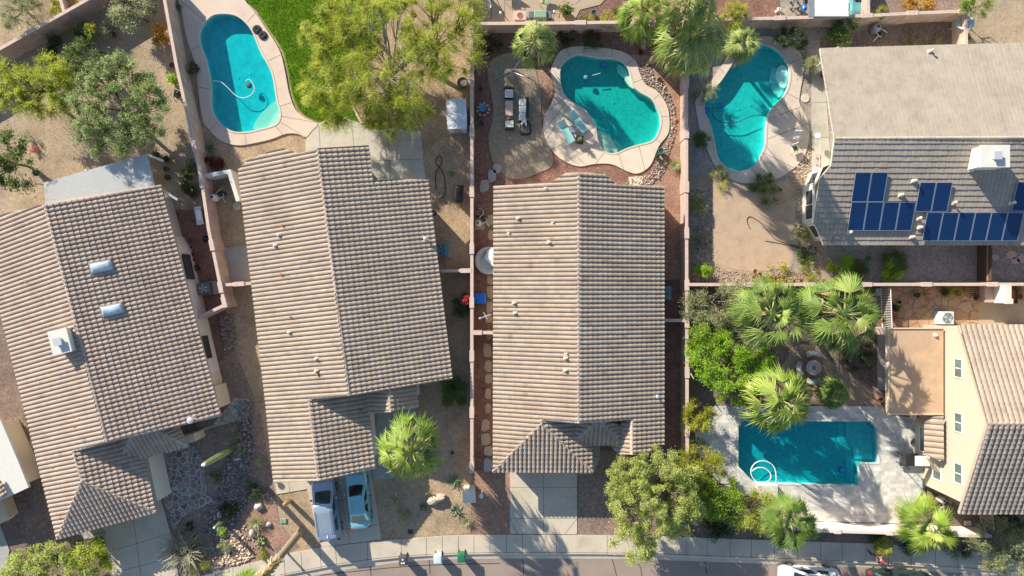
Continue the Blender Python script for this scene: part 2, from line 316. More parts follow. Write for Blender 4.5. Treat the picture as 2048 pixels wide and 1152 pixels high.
    def build(s, name, mat, parent=None, smooth=False, world=True, rnd=False):
        me = bpy.data.meshes.new(name); me.from_pydata([tuple(v) for v in s.v], [], s.f)
        if rnd:
            a = me.attributes.new('rnd', 'FLOAT', 'FACE'); a.data.foreach_set('value', s.r)
        bm = bmesh.new(); bm.from_mesh(me); bmesh.ops.recalc_face_normals(bm, faces=bm.faces); bm.to_mesh(me); bm.free()
        if smooth:
            me.polygons.foreach_set('use_smooth', [True]*len(me.polygons))
            me.set_sharp_from_angle(angle=R(42))
        return link(name, me, mat, parent, world)
def catmull(pts, n=6, closed=True):
    out = []; m = len(pts)
    for i in range(m if closed else m-1):
        P = [pts[(i+k) % m] if closed else pts[min(max(i+k, 0), m-1)] for k in (-1, 0, 1, 2)]
        for j in range(n):
            t = j/n; out.append(tuple(.5*(2*P[1][a]+(P[2][a]-P[0][a])*t+(2*P[0][a]-5*P[1][a]+4*P[2][a]-P[3][a])*t*t+(3*P[1][a]-P[0][a]-3*P[2][a]+P[3][a])*t**3) for a in range(len(pts[0]))))
    if not closed: out.append(tuple(pts[-1]))
    return out
def px2(poly, h=0): return [tuple(W(x, y, h)[:2]) for x, y in poly]
def slab(name, mat, poly, z, depth=.1, holes=(), parent=None, kind='structure', px=True, label=None):
    P = px2(poly) if px else poly; HS = [px2(q) if px else q for q in holes]
    loops = [[Vector((x, y, 0)) for x, y in q] for q in [P]+list(HS)]
    flat = [p for l in loops for p in l]; n = len(flat); ed = []; o = 0
    for l in loops: ed += [(o+i, o+(i+1) % len(l)) for i in range(len(l))]; o += len(l)
    res = delaunay_2d_cdt([p.to_2d() for p in flat], ed, [], 0, 1e-7); vo, fo, ov = res[0], res[2], res[3]; tris = []
    for f in fo:
        cx = sum(vo[i].x for i in f)/3; cy = sum(vo[i].y for i in f)/3
        if inside(P, cx, cy) and not any(inside(q, cx, cy) for q in HS) and all(ov[i] for i in f): tris.append(tuple(ov[i][0] for i in f))
    vs = [(p.x, p.y, z) for p in flat]+[(p.x, p.y, z-depth) for p in flat]; fs = []
    for t in tris:
        a, b_, c = (flat[i] for i in t)
        if (b_-a).cross(c-a).z < 0: t = t[::-1]
        fs.append(tuple(t))
    o = 0
    for l in loops:
        m = len(l); fs += [(o+i, o+(i+1) % m, n+o+(i+1) % m, n+o+i) for i in range(m)]; o += m
    me = bpy.data.meshes.new(name); me.from_pydata(vs, [], fs)
    ob = link(name, me, mat, parent); 
    if parent is None: tag(ob, label=label, kind=kind)
    return ob
def inside(poly, x, y):
    r = False; n = len(poly)
    for i in range(n):
        x1, y1 = poly[i]; x2, y2 = poly[i-1]
        if (y1 > y) != (y2 > y) and x < (x2-x1)*(y-y1)/(y2-y1)+x1: r = not r
    return r
def offset_poly(poly, d):       # grows a polygon (world units) by d
    n = len(poly); a = sum(poly[i][0]*poly[(i+1) % n][1]-poly[(i+1) % n][0]*poly[i][1] for i in range(n)); s = 1 if a > 0 else -1; out = []
    for i in range(n):
        p = Vector(poly[i-1]); q = Vector(poly[(i+1) % n]); t = (q-p).normalized(); out.append((poly[i][0]+s*t.y*d, poly[i][1]-s*t.x*d))
    return out
def joints(name, segs, z, w=.035, parent=None, mat='joint'):
    mb = MB()
    for a, c in segs:
        A = W(*a); B = W(*c); t = (B-A).normalized()*w/2; n = Vector((-t.y, t.x, 0))
        mb.add([(A-n)+Vector((0, 0, z)), (B-n)+Vector((0, 0, z)), (B+n)+Vector((0, 0, z)), (A+n)+Vector((0, 0, z))], [(0, 1, 2, 3)])
    o = mb.build(name, mat, parent)
    if not parent: tag(o, kind='structure')
    return o
# ------------------------------------------------------------- ground, yards, street
P1 = catmull([(400,83),(403,57),(423,33),(447,28),(473,32),(493,47),(507,67),(517,92),(530,118),(543,143),(549,167),(554,200),(561,227),(555,247),(529,257),(490,265),(463,262),(437,243),(423,213),(422,167),(413,123)], 4)
P2 = catmull([(1119,150),(1124,130),(1141,115),(1157,109),(1177,112),(1201,117),(1224,117),(1244,123),(1257,140),(1264,167),(1277,183),(1301,197),(1314,217),(1321,240),(1317,263),(1304,282),(1277,290),(1254,297),(1231,307),(1214,305),(1201,293),(1194,277),(1191,253),(1177,230),(1164,217),(1137,200),(1124,180)], 4)
P3 = catmull([(1514,92),(1536,91),(1553,100),(1569,117),(1579,143),(1576,173),(1563,197),(1545,215),(1534,237),(1531,267),(1530,290),(1522,310),(1507,333),(1484,343),(1457,338),(1437,320),(1429,290),(1421,253),(1409,225),(1409,200),(1417,183),(1437,167),(1454,143),(1467,123),(1491,100)], 4)
P4 = [(1475,851),(1487,840),(1739,842),(1754,856),(1757,926),(1719,926),(1718,971),(1507,965),(1475,932)]
D1 = catmull([(362,-30),(480,-30),(490,0),(512,27),(532,57),(559,100),(570,140),(579,187),(592,220),(612,237),(635,248),(624,262),(612,275),(595,268),(572,268),(545,278),(512,286),(475,291),(440,280),(415,255),(405,235),(397,175),(394,140),(385,110),(374,75),(366,30)], 4)
D2 = catmull([(1102,150),(1106,127),(1121,103),(1141,95),(1164,93),(1187,95),(1224,99),(1251,107),(1271,123),(1279,147),(1291,170),(1314,183),(1331,207),(1338,233),(1336,267),(1317,293),(1301,330),(1277,347),(1254,343),(1224,329),(1191,328),(1157,333),(1124,320),(1101,297),(1087,263),(1089,233),(1104,203),(1111,180)], 4)
D3 = catmull([(1391,217),(1392,200),(1424,160),(1454,117),(1490,88),(1517,75),(1540,74),(1556,80),(1596,103),(1607,133),(1599,187),(1599,210),(1616,247),(1616,283),(1603,320),(1569,350),(1543,360),(1504,367),(1471,363),(1437,343),(1414,300),(1400,265)], 4)
D4 = [(1417,812),(1755,812),(1778,830),(1850,838),(1850,971),(1813,1031),(1796,1046),(1613,1041),(1590,1020),(1555,998),(1500,993),(1440,965),(1417,942)]
POOLS = (P1, P2, P3, P4)
walk_top = [(-700,1330),(200,1205),(403,1151),(521,1121),(569,1109),(640,1095),(761,1081),(900,1071),(1020,1069),(1230,1070),(1340,1073),(1536,1080),(1749,1087),(1900,1097),(2048,1112),(2900,1190)]
curb = [(-700,1390),(200,1265),(420,1193),(560,1152),(671,1131),(741,1121),(806,1114),(862,1111),(900,1109),(1024,1107),(1200,1108),(1320,1110),(1536,1118),(1750,1127),(1936,1138),(2048,1146),(2900,1230)]
gut = [(-700,1405),(200,1282),(420,1210),(560,1168),(640,1150),(709,1138),(800,1126),(862,1121),(960,1119),(1024,1118),(1200,1119),(1320,1121),(1536,1129),(1750,1137),(1936,1148),(2048,1156),(2900,1240)]
LOTS = [(-900, -900), (2900, -900)]+walk_top[::-1]
holes = [offset_poly(px2(p), .06) for p in POOLS]
slab('ground', 'dirt_base', px2([(-9000, -9000), (11000, -9000), (11000, 10000), (-9000, 10000)]), -.155, .1, [offset_poly(px2(p), .3) for p in POOLS], px=False)
slab('yard_soil', 'tan_gravel', px2(LOTS), 0, .14, holes, px=False)
slab('street', 'asphalt', [(x, y-1) for x, y in gut]+[(2900, 2600), (-700, 2600)], -.13, .02)
slab('sidewalk', 'walk_concrete', walk_top+curb[::-1], .058, .19)
mb = MB()
for i in range(len(curb)-1):
    a, b_ = W(*curb[i]), W(*curb[i+1]); c, d_ = W(*gut[i+1]), W(*gut[i])
    e, f_ = a.lerp(d_, .3), b_.lerp(c, .3); z = Vector((0, 0, 1))
    mb.add([a+z*.058, b_+z*.058, f_-z*.08, e-z*.08, d_-z*.118, c-z*.118], [(0, 1, 2, 3), (3, 2, 5, 4)])
tag(mb.build('kerb', 'walk_concrete'), kind='structure')
def lerp2(L, x):
    for i in range(len(L)-1):
        if L[i][0] <= x <= L[i+1][0]:
            t = (x-L[i][0])/(L[i+1][0]-L[i][0]); return L[i][1]+t*(L[i+1][1]-L[i][1])
    return L[-1][1]
sg = []
for x in list(range(160, 620, 34))+[640, 671, 735, 803, 853, 885, 917, 948, 980, 1013, 1045, 1113, 1214, 1310, 1372, 1414, 1460, 1502, 1548, 1595, 1641, 1684, 1731, 1776, 1822, 1870, 1915, 1960, 2010]:
    sg.append(((x, lerp2(walk_top, x)), (x+(3 if x < 700 else 0), lerp2(curb, x+(3 if x < 700 else 0)))))
sg += [((curb[i][0], curb[i][1]-3), (curb[i+1][0], curb[i+1][1]-3)) for i in range(3, 16)]  # dark strip along the kerb: the kerb's shadow painted on, no joint
joints('sidewalk_joints', sg, .062, .04)
cr = []
def crack(pts, w=.05):
    q = catmull(pts, 6, False); return [(q[i], q[i+1]) for i in range(len(q)-1)]
for c in ([(1044,1119),(1047,1135),(1046,1175)], [(1225,1120),(1230,1138),(1240,1180)], [(1268,1121),(1282,1138),(1286,1180)], [(1410,1124),(1415,1150)], [(858,1122),(860,1150)], [(740,1134),(742,1160)], [(640,1152),(700,1145),(790,1136),(870,1131),(1000,1128)]): cr += crack(c)
joints('street_cracks', cr, -.126, .07, mat='tar')
# yards (each a thin sheet above the soil)
Z = [.004]; DK = [0]
def yard(name, mat, poly, smooth=False, holes=(), z=None):
    Z[0] += .0016; z = Z[0]
    return slab(name, mat, catmull(poly, 5) if smooth else poly, z, .01, holes)
yard('dirt_yard', 'tan_gravel2', [(-200,-200),(340,-200),(350,100),(420,430),(450,610),(395,640),(-200,640)])
yard('side_yard', 'dark_red_gravel', [(350,420),(412,420),(452,622),(470,700),(500,850),(500,940),(440,930),(380,700)])
yard('front_yard', 'mauve_gravel', [(300,830),(470,700),(520,820),(545,960),(560,1045),(600,1095),(569,1109),(521,1121),(403,1151),(330,1172),(200,900)])
yard('front_yard', 'brown_gravel', [(-300,560),(20,600),(118,1000),(205,1060),(232,1172),(0,1240),(-300,1240)])
yard('red_gravel_bed', 'red_gravel', [(495,1020),(545,1005),(558,1045),(575,1078),(540,1100),(521,1118),(470,1128),(455,1060)], True, z=.008)
yard('side_strip', 'tan_gravel', [(455,480),(512,480),(560,960),(560,1050),(640,1090),(640,1000),(612,960)], z=.008)
yard('tan_yard', 'tan_gravel', [(690,-200),(940,-200),(943,1066),(763,1078),(640,1000),(640,200)])
yard('red_yard', 'dark_red_gravel', [(945,-40),(1374,-40),(1374,1072),(1155,1068),(945,1068)], holes=[P2])
yard('red_front_bed', 'red_gravel', [(946,940),(1020,940),(1020,1068),(950,1070),(945,1062)], z=.008)
yard('red_side_bed', 'red_gravel', [(1262,110),(1374,110),(1374,560),(1327,560),(1327,372),(1300,372),(1340,240),(1320,190),(1285,165)], z=.008)
yard('red_round_bed', 'red_gravel', [(1072,137),(1095,137),(1104,150),(1106,185),(1088,235),(1080,205)], z=.008)
yard('dark_gravel_bed', 'mauve_gravel', [(1155,900),(1374,900),(1374,1072),(1155,1068)], z=.008)
yard('gravel_yard', 'gray_gravel', [(1378,-40),(2300,-40),(2300,566),(1378,566)], holes=[P3])
yard('planted_yard', 'brown_gravel', [(1378,572),(1790,572),(1790,830),(1755,812),(1417,812),(1417,942),(1500,993),(1613,1041),(1620,1046),(1800,1050),(1850,975),(2060,1090),(1700,1085),(1536,1080),(1374,1073)], holes=[])
yard('tan_bed', 'tan_gravel2', [(1378,566),(1378,350),(1432,350),(1432,520),(1500,545),(1640,540),(1650,500),(1625,490),(1590,430),(1580,360),(1640,330),(1660,566)], z=.006)
yard('dirt_patch', 'soil', [(1427,345),(1432,352),(1500,372),(1562,362),(1588,372),(1590,440),(1582,470),(1584,520),(1572,536),(1500,542),(1450,532),(1432,520),(1428,500)], True, z=.010)
yard('north_yard', 'dark_red_gravel', [(1130,-200),(1560,-200),(1560,34),(1130,44)], z=.008)
yard('north_bed', 'brown_gravel', [(1640,75),(1930,28),(1930,95),(1640,110)], z=.008)
yard('dark_drive', 'mauve_gravel', [(1738,-200),(1930,-200),(1930,20),(1738,28)], z=.010)
yard('east_yard', 'tan_gravel2', [(1940,-200),(2300,-200),(2300,100),(1935,95)], z=.010)
yard('clay_yard', 'patio_sand', [(1575,715),(1590,690),(1640,695),(1660,720),(1700,750),(1735,770),(1754,790),(1754,812),(1640,812),(1560,760)], True, z=.010)
yard('courtyard_paving', 'flag_orange', [(1775,575),(1958,575),(1958,658),(1775,658)], z=.010)
yard('courtyard_slab', 'tan_slab', [(1957,600),(2300,600),(2300,700),(1957,700)], z=.012)
yard('dark_side', 'brown_gravel', [(1990,1020),(2300,1020),(2300,1140),(1990,1110)], z=.010)
yard('lawn', 'lawn', catmull([(486,-30),(512,20),(540,62),(564,100),(575,140),(584,187),(598,220),(620,236),(640,243),(660,236),(690,236),(718,246),(708,215),(697,190),(693,165),(696,140),(706,122),(716,109),(760,60),(800,-30)], 4), z=.012)
def deck(name, mat, poly, hole, z=.055, jt=()):
    DK[0] += .0013; z += .03+DK[0]
    slab(name, mat, poly, z, .12, [hole] if hole else [])
    if jt: joints(name+'_joints', jt, z+.004, .035)
def radial(pool, outer, every, ofs=0):
    out = []; n = len(outer)
    for i in range(ofs, n, every):
        p = outer[i]; q = min(pool, key=lambda t: (t[0]-p[0])**2+(t[1]-p[1])**2); out.append((p, q))
    return out
deck('pool_deck', 'deck_pink', D1, P1, .075, radial(P1, D1, 9, 12))
deck('pool_deck', 'deck_tan', D2, P2, .075, radial(P2, D2, 7, 3)+[((1087,263),(1137,200)),((1102,300),(1191,255)),((1130,322),(1196,285))])
deck('pool_deck', 'deck_tan', D3, P3, .075, radial(P3, D3, 8, 2)+[((1599,215),(1532,240)),((1616,247),(1531,280))])
deck('pool_deck', 'travertine', D4, P4, .075)
slab('paver_strip', 'travertine', [(1390,850),(1417,850),(1417,935),(1390,900)], .095, .12)
deck('patio', 'patio_dirty', [(610,330),(612,285),(614,272),(620,262),(636,248),(660,238),(688,235),(712,243),(735,254),(790,258),(842,262),(848,330),(862,430),(620,430)], None, .035,
     [((638,248),(641,300)),((703,240),(709,300)),((776,258),(785,420)),((709,324),(848,318))])
deck('patio', 'pavers', catmull([(1053,107),(1030,105),(1001,110),(983,123),(975,148),(981,182),(987,218),(983,250),(977,273),(980,304),(990,330),(1005,347),(1020,357),(1045,357),(1080,345),(1105,330),(1101,297),(1087,263),(1082,235),(1082,200),(1078,170),(1070,137),(1063,118)], 4), None, .03)
deck('patio', 'tan_slab', [(945,-60),(1080,-60),(1160,-60),(1262,-60),(1200,10),(1160,20),(1148,44),(945,46)], None, .03, [((1010,44),(1008,-20)),((1100,44),(1100,-20)),((1150,10),(1185,-20))])
deck('walkway', 'patio_dirty', [(1623,148),(1648,140),(1662,340),(1623,345)], None, .03, [((1623,205),(1655,205)),((1623,275),(1655,275))])
deck('walkway', 'gray_concrete', [(1754,668),(1778,668),(1778,780),(1754,780)], None, .03)
deck('walkway', 'gray_concrete', [(446,497),(512,486),(516,560),(455,568)], None, .03)
deck('stone_path', 'flag_gray', [(425,850),(470,795),(498,798),(500,835),(460,845),(380,870),(330,880)], None, .03)
deck('stone_path', 'flag_gray', [(150,1062),(205,1050),(215,1070),(170,1078)], None, .03)
deck('flagstone_patio', 'flag_purple', [(318,905),(355,880),(395,895),(408,930),(415,985),(432,1005),(400,1015),(366,1032),(350,1062),(330,1005)], None, .03)
deck('driveway', 'walk_concrete', [(195,1010),(318,985),(345,1078),(358,1152),(366,1190),(238,1215),(228,1160),(205,1065)], None, .02, [((235,1098),(342,1066)),((262,1000),(290,1200)),((247,1140),(355,1112))])
deck('driveway', 'walk_concrete', [(605,940),(738,915),(763,1078),(643,1094)], None, .02, [((672,930),(700,1086)),((617,1010),(748,990)),((637,1065),(760,1048))])
deck('driveway', 'walk_concrete', [(1020,900),(1154,900),(1154,1068),(1020,1067)], None, .02, [((1087,905),(1087,1067)),((1020,974),(1154,974)),((1020,1036),(1154,1036)),((1154,1037),(1130,1067)),((1020,1037),(1035,1067))])
deck('walkway', 'gray_concrete', [(745,920),(762,770),(830,762),(832,830),(790,835),(790,955),(746,960)], None, .02)
deck('walkway', 'gray_concrete', [(1155,870),(1200,870),(1200,915),(1185,948),(1155,948)], None, .02, [((1155,912),(1200,912))])
deck('walkway', 'walk_concrete', [(551,960),(612,955),(614,978),(554,988)], None, .02, [((578,957),(580,986))])
slab('walkway', 'deck_tan', [(1257,354),(1286,353),(1284,372),(1259,372)], .085, .1)
# pools
def pool(label, outline, depth, plaster, water, shelves=(), level=-.09):
    P = px2(outline); cx = sum(p[0] for p in P)/len(P); cy = sum(p[1] for p in P)/len(P)
    t = thing('swimming_pool', label, 'pool', (cx, cy, 0)); n = len(P)
    a = sum(P[i][0]*P[(i+1) % n][1]-P[(i+1) % n][0]*P[i][1] for i in range(n))
    if a < 0: P = P[::-1]
    q = offset_poly(P, .0); mb = MB(); fl = offset_poly(P, -.10)
    vs = [(x, y, .10) for x, y in q]+[(x, y, level-depth+.12) for x, y in q]+[(x, y, level-depth) for x, y in fl]
    fs = [(i, (i+1) % n, n+(i+1) % n, n+i) for i in range(n)]+[(n+i, n+(i+1) % n, 2*n+(i+1) % n, 2*n+i) for i in range(n)]
    mb.add(vs, fs)
    for tr in tessellate_polygon([[Vector((x, y, 0)) for x, y in fl]]): mb.add([(fl[i][0], fl[i][1], level-depth) for i in tr], [(0, 1, 2)])
    mb.build('basin', plaster, t, smooth=False)
    for fx in (.42, .58):
        ax_ = sum(q_[0] for q_ in fl)/n; ay_ = sum(q_[1] for q_ in fl)/n; dr = MB(); dr.lathe([(.11, level-depth), (.11, level-depth+.02), (.08, level-depth+.03)], 14, ax_+(fx-.5)*6, ay_+(fx-.5)*2); dr.build('drain', 'white_paint', t)
    for nm, mat, poly, dz in shelves:
        slab(nm, mat, poly, level-dz, depth-dz+.02, parent=t)
    w = offset_poly(P, .03); mb = MB()
    top = [Vector((x, y, 0)) for x, y in w]; tris = tessellate_polygon([top]); vs = [(x, y, level) for x, y in w]+[(x, y, level-depth-.05) for x, y in w]
    m = len(w); mb.add(vs, [tuple(tr) for tr in tris]+[tuple(i+m for i in tr) for tr in tris]+[(i, (i+1) % m, m+(i+1) % m, m+i) for i in range(m)])
    mb.build('water', water, t)
    edge = MB(); e2 = offset_poly(P, -.035); vs = [(x, y, .135) for x, y in offset_poly(P, .10)]+[(x, y, .135) for x, y in e2]+[(x, y, .02) for x, y in e2]+[(x, y, .08) for x, y in offset_poly(P, .10)]
    edge.add(vs, [(k*n+i, k*n+(i+1) % n, (k+1) % 4*n+(i+1) % n, (k+1) % 4*n+i) for k in range(4) for i in range(n)])
    edge.build('coping', 'travertine' if 'rect' in label else 'deck_tan', t)
    return t
pool('blue kidney-shaped pool between the grass lawn and the west garden wall', P1, .62, 'plaster_blue', 'water_a',
     [('bench', 'plaster_shelf', catmull([(503,255),(520,225),(548,200),(553,207),(560,228),(553,246),(528,256)], 3), .22), ('step', 'plaster_shelf', catmull([(535,252),(548,228),(557,222),(560,230),(553,246)], 3), .12), ('bench', 'plaster', catmull([(512,72),(520,98),(530,117),(522,112),(514,95),(508,75)], 3), .3)])
pool('green-blue kidney-shaped pool with two teal loungers on its deck', P2, .66, 'plaster', 'water_b',
     [('bench', 'plaster_shelf', catmull([(1196,262),(1204,262),(1222,275),(1236,300),(1230,306),(1214,304),(1202,293),(1196,278)], 3), .12), ('step', 'plaster_shelf', catmull([(1250,155),(1262,152),(1264,167),(1270,176),(1260,172)], 3), .08), ('step', 'plaster', catmull([(1238,125),(1252,134),(1258,150),(1248,152),(1236,140)], 3), .3), ('bench', 'plaster', catmull([(1236,306),(1226,282),(1232,278),(1248,297)], 3), .35)])
pool('turquoise free-form pool beside the large grey-roofed house', P3, .60, 'plaster', 'water_c',
     [('step', 'plaster', catmull([(1556,136),(1570,128),(1578,146),(1574,172),(1562,172),(1554,155)], 3), .12), ('step', 'plaster', catmull([(1548,132),(1556,136),(1554,155),(1562,172),(1574,172),(1563,192),(1550,180),(1543,155)], 3), .3)])
pool('rectangular deep-teal pool with cut corners in grey travertine', P4, .75, 'plaster', 'water_d',
     [('bench', 'plaster', [(1699,845),(1738,845),(1752,858),(1754,923),(1716,923),(1712,900),(1699,880)], .60), ('step', 'plaster', [(1685,845),(1698,845),(1698,880),(1711,900),(1716,924),(1716,968),(1702,968),(1700,915),(1685,890)], .68)])
# ------------------------------------------------------------- tiled roofs
class Plane:
    def __init__(s, e1, e2, he, rp, zr):
        s.A = W(*e1, he); s.B = W(*e2, he); s.C = W(*rp, zr); n = (s.B-s.A).cross(s.C-s.A).normalized()
        if n.z < 0: n = -n
        s.n = n; s.u = Vector((-n.y, n.x, 0)).normalized(); s.v = s.u.cross(n); s.v = s.v if s.v.z < 0 else -s.v     # v points downslope
    def on(s, px, py):
        dx, dy = (px-1024)/S, (576-py)/S           # point = (dx,dy)*(1-z/H), z
        dirv = Vector((-dx/H, -dy/H, 1)); o = Vector((dx, dy, 0)); t = s.n.dot(s.A-o)/s.n.dot(dirv); return o+dirv*t
    def z(s, x, y): return s.A.z-(s.n.x*(x-s.A.x)+s.n.y*(y-s.A.y))/s.n.z
def tiles(pl, poly3, per=.345, exp=.42, amp=.112, butt=.05, prof='S', lift=.02, seed=1):
    us = [pl.u.dot(p) for p in poly3]; vs_ = [pl.v.dot(p-pl.A) for p in poly3]; rng = np.random.RandomState(seed)
    i0, i1 = math.floor(min(us)/per)-1, math.ceil(max(us)/per)+1; j0, j1 = math.floor(min(vs_)/exp)-1, math.ceil(max(vs_)/exp)+1
    if prof == 'S':
        xs = np.array([-.5, -.44, -.42, -.34, -.19, 0, .19, .34, .42, .44]); zz = np.where(np.abs(xs) < .43, amp*np.sqrt(np.clip(1-(xs/.44)**2, 0, 1)), 0)
    else: xs = np.array([-.5, -.44, .44]); zz = np.array([-.03, 0, 0])
    m = len(xs); nu = (i1-i0)*m+1
    U = np.array([(i0+k//m+xs[k % m])*per for k in range(nu)]); Z = np.array([zz[k % m] for k in range(nu)])
    nj = j1-j0; V = []; ZZ = []; jit = rng.uniform(-1, 1, (nj, nu//m+1))
    tid = np.minimum(np.arange(nu)//m, nu//m)
    rows = []
    for j in range(nj):
        dz = jit[j][tid]*.006
        for k in (0, 1):
            v = (j0+j+k)*exp+(dz*1.2 if k else 0); h = Z*(1.0 if k else .80)+(butt if k else 0)+dz+lift
            rows.append((U, np.full(nu, 0)+v, h))
    u_ = np.concatenate([r[0] for r in rows]); v_ = np.concatenate([r[1]*np.ones(nu) for r in rows]); h_ = np.concatenate([r[2] for r in rows])
    pu, pn, pv = np.array(pl.u), np.array(pl.n), np.array(pl.v); A = np.array(pl.A); A0 = A-pu*A.dot(pu)
    co = A0+u_[:, None]*pu+v_[:, None]*pv+h_[:, None]*pn
    R_ = 2*nj; idx = np.arange(R_*nu).reshape(R_, nu)
    q = np.stack([idx[:-1, :-1], idx[1:, :-1], idx[1:, 1:], idx[:-1, 1:]], -1).reshape(-1, 4)
    rnd = rng.rand(nj, nu//m+1); rr = np.zeros((R_-1, nu-1))
    for r in range(R_-1): rr[r] = rnd[min(r//2, nj-1)][tid[:-1]]
    rr = rr.reshape(-1)
    # cull what lies outside the outline's box, clip the rest
    P = np.array([[pl.u.dot(p), pl.v.dot(p-pl.A)] for p in poly3]); cu = u_[q].mean(1); cv = v_[q].mean(1)
    ar = sum(P[i][0]*P[(i+1) % len(P)][1]-P[(i+1) % len(P)][0]*P[i][1] for i in range(len(P)))
    keep = np.ones(len(q), bool); sg = 1 if ar > 0 else -1
    for i in range(len(P)):
        a, b_ = P[i], P[(i+1) % len(P)]; e = b_-a; L = np.hypot(*e); dist = sg*(e[0]*(cv-a[1])-e[1]*(cu-a[0]))/L; keep &= dist > -.5
    q = q[keep]; rr = rr[keep]
    used = np.unique(q); mp = np.full(len(co), -1); mp[used] = np.arange(len(used)); q = mp[q]; co = co[used]
    me = bpy.data.meshes.new('t'); me.from_pydata(co.tolist(), [], q.tolist()); at = me.attributes.new('rnd', 'FLOAT', 'FACE'); at.data.foreach_set('value', rr)
    bm = bmesh.new(); bm.from_mesh(me); c = sum(poly3, Vector())/len(poly3)
    for i in range(len(poly3)):
        a, b_ = poly3[i], poly3[(i+1) % len(poly3)]; no = (b_-a).cross(pl.n).normalized()
        if no.dot(c-a) > 0: no = -no
        bmesh.ops.bisect_plane(bm, geom=bm.verts[:]+bm.edges[:]+bm.faces[:], plane_co=a, plane_no=no, clear_outer=True)
    bm.to_mesh(me); bm.free(); return me
def convex_parts(pts2):
    n = len(pts2); cr = lambda o, a, b_: (a[0]-o[0])*(b_[1]-o[1])-(a[1]-o[1])*(b_[0]-o[0])
    ar = sum(pts2[i][0]*pts2[(i+1) % n][1]-pts2[(i+1) % n][0]*pts2[i][1] for i in range(n)); sg = 1 if ar > 0 else -1
    cv = lambda L: all(sg*cr(pts2[L[i-1]], pts2[L[i]], pts2[L[(i+1) % len(L)]]) > -1e-4 for i in range(len(L)))
    if cv(list(range(n))): return [list(range(n))]
    P = []
    for t in tessellate_polygon([[Vector((x, y, 0)) for x, y in pts2]]):
        t = list(t); P.append(t if sg*cr(*[pts2[i] for i in t]) > 0 else t[::-1])
    ok = True
    while ok:
        ok = False
        for i in range(len(P)):
            for j in range(i+1, len(P)):
                A, B = P[i], P[j]
                for k in range(len(A)):
                    a, b_ = A[k], A[(k+1) % len(A)]
                    if a in B and b_ in B and B[(B.index(b_)+1) % len(B)] == a:
                        ib = B.index(a); L = A[:k+1]+[B[(ib+q) % len(B)] for q in range(1, len(B)-1)]+A[k+1:]
                        if cv(L): P[i] = L; P.pop(j); ok = True; break
                if ok: break
            if ok: break
    return P
def join_meshes(name, mes):
    bm = bmesh.new()
    for m in mes: bm.from_mesh(m)
    me = bpy.data.meshes.new(name); bm.to_mesh(me); bm.free()
    for m in mes: bpy.data.meshes.remove(m)
    return me
def caps(name, A, B, mat, parent, r=.15, ln=.42, lift=.03):
    A = Vector(A); B = Vector(B); L = (B-A).length; n = max(2, round(L/ln)); t = (B-A)/L; s = t.cross(Vector((0, 0, 1))).normalized(); up = s.cross(t)
    mb = MB(); K = 8
    for i in range(n):
        a = A+t*(L*i/n); b_ = A+t*(L*(i+1)/n+.03); vs = []; jz = random.uniform(-.006, .006); q = random.random()
        for p, rr, h in ((a, r*.88, 0), (b_, r, .02)):
            for k in range(K+1):
                th = math.pi*k/K; vs.append(p+s*(rr*math.cos(th))+up*(rr*.85*math.sin(th)+lift+h+jz-.05))
        mb.add(vs, [(k, k+1, K+2+k, K+1+k) for k in range(K)]+[tuple(range(K+1, 2*K+2))], q)
    return mb.build(name, mat, parent, rnd=True)
class House:
    def __init__(s, name, label, loc_px, tile, cap, fascia='fascia', wall='stucco_cream', **tk):
        s.o = thing(name, label, 'house', W(*loc_px)); s.tile = tile; s.cap = cap; s.fm = fascia; s.wm = wall; s.me = []; s.planes = []; s.f = MB(); s.tk = tk; s.capl = []; s.k = 0
    def slope(s, pl, *polys, fascia=True, **kw):
        s.planes.append(pl)
        for poly in polys:
            s.k += 1; p3 = [pl.on(*p) for p in poly]; s.me += [tiles(pl, [p3[i] for i in L], seed=s.k, **{**s.tk, **kw}) for L in convex_parts([(pl.u.dot(p), pl.v.dot(p)) for p in p3])]
            if fascia:
                n = len(p3); dz = Vector((0, 0, .19)); d2 = Vector((0, 0, .012)); tr = tessellate_polygon([[Vector((p.x, p.y, 0)) for p in p3]]); s.f.add([p-d2 for p in p3]+[p-dz for p in p3], [tuple(t) for t in tr]+[tuple(i+n for i in t) for t in tr]+[(i, (i+1) % n, n+(i+1) % n, n+i) for i in range(n)])
    def cap_line(s, A, B, **kw): s.capl.append((A, B, kw))
    def finish(s):
        me = join_meshes('roof', s.me); s.roof = link('roof', me, s.tile, s.o); s.f.build('eave_board', s.fm, s.roof)
        for A, B, kw in s.capl: caps('ridge_cap', A, B, s.cap, s.roof, **kw)
    def rz(s, x, y, names=None): return min(p.z(x, y) for p in (names or s.planes))
    def walls(s, foot, planes, top=None, name='wall', mat=None, drop=.2):
        P = [tuple(W(*p)[:2]) for p in foot]; mb = MB(); n = len(P)
        for i in range(n):
            a, b_ = Vector(P[i]), Vector(P[(i+1) % n]); k = max(1, int((b_-a).length/.8)); pts = [a.lerp(b_, j/k) for j in range(k+1)]
            vs = [(p.x, p.y, 0) for p in pts]+[(p.x, p.y, top if top else s.rz(p.x, p.y, planes)-drop) for p in pts]
            mb.add(vs, [(j, j+1, k+2+j, k+1+j) for j in range(k)])
        return mb.build(name, mat or s.wm, s.o)
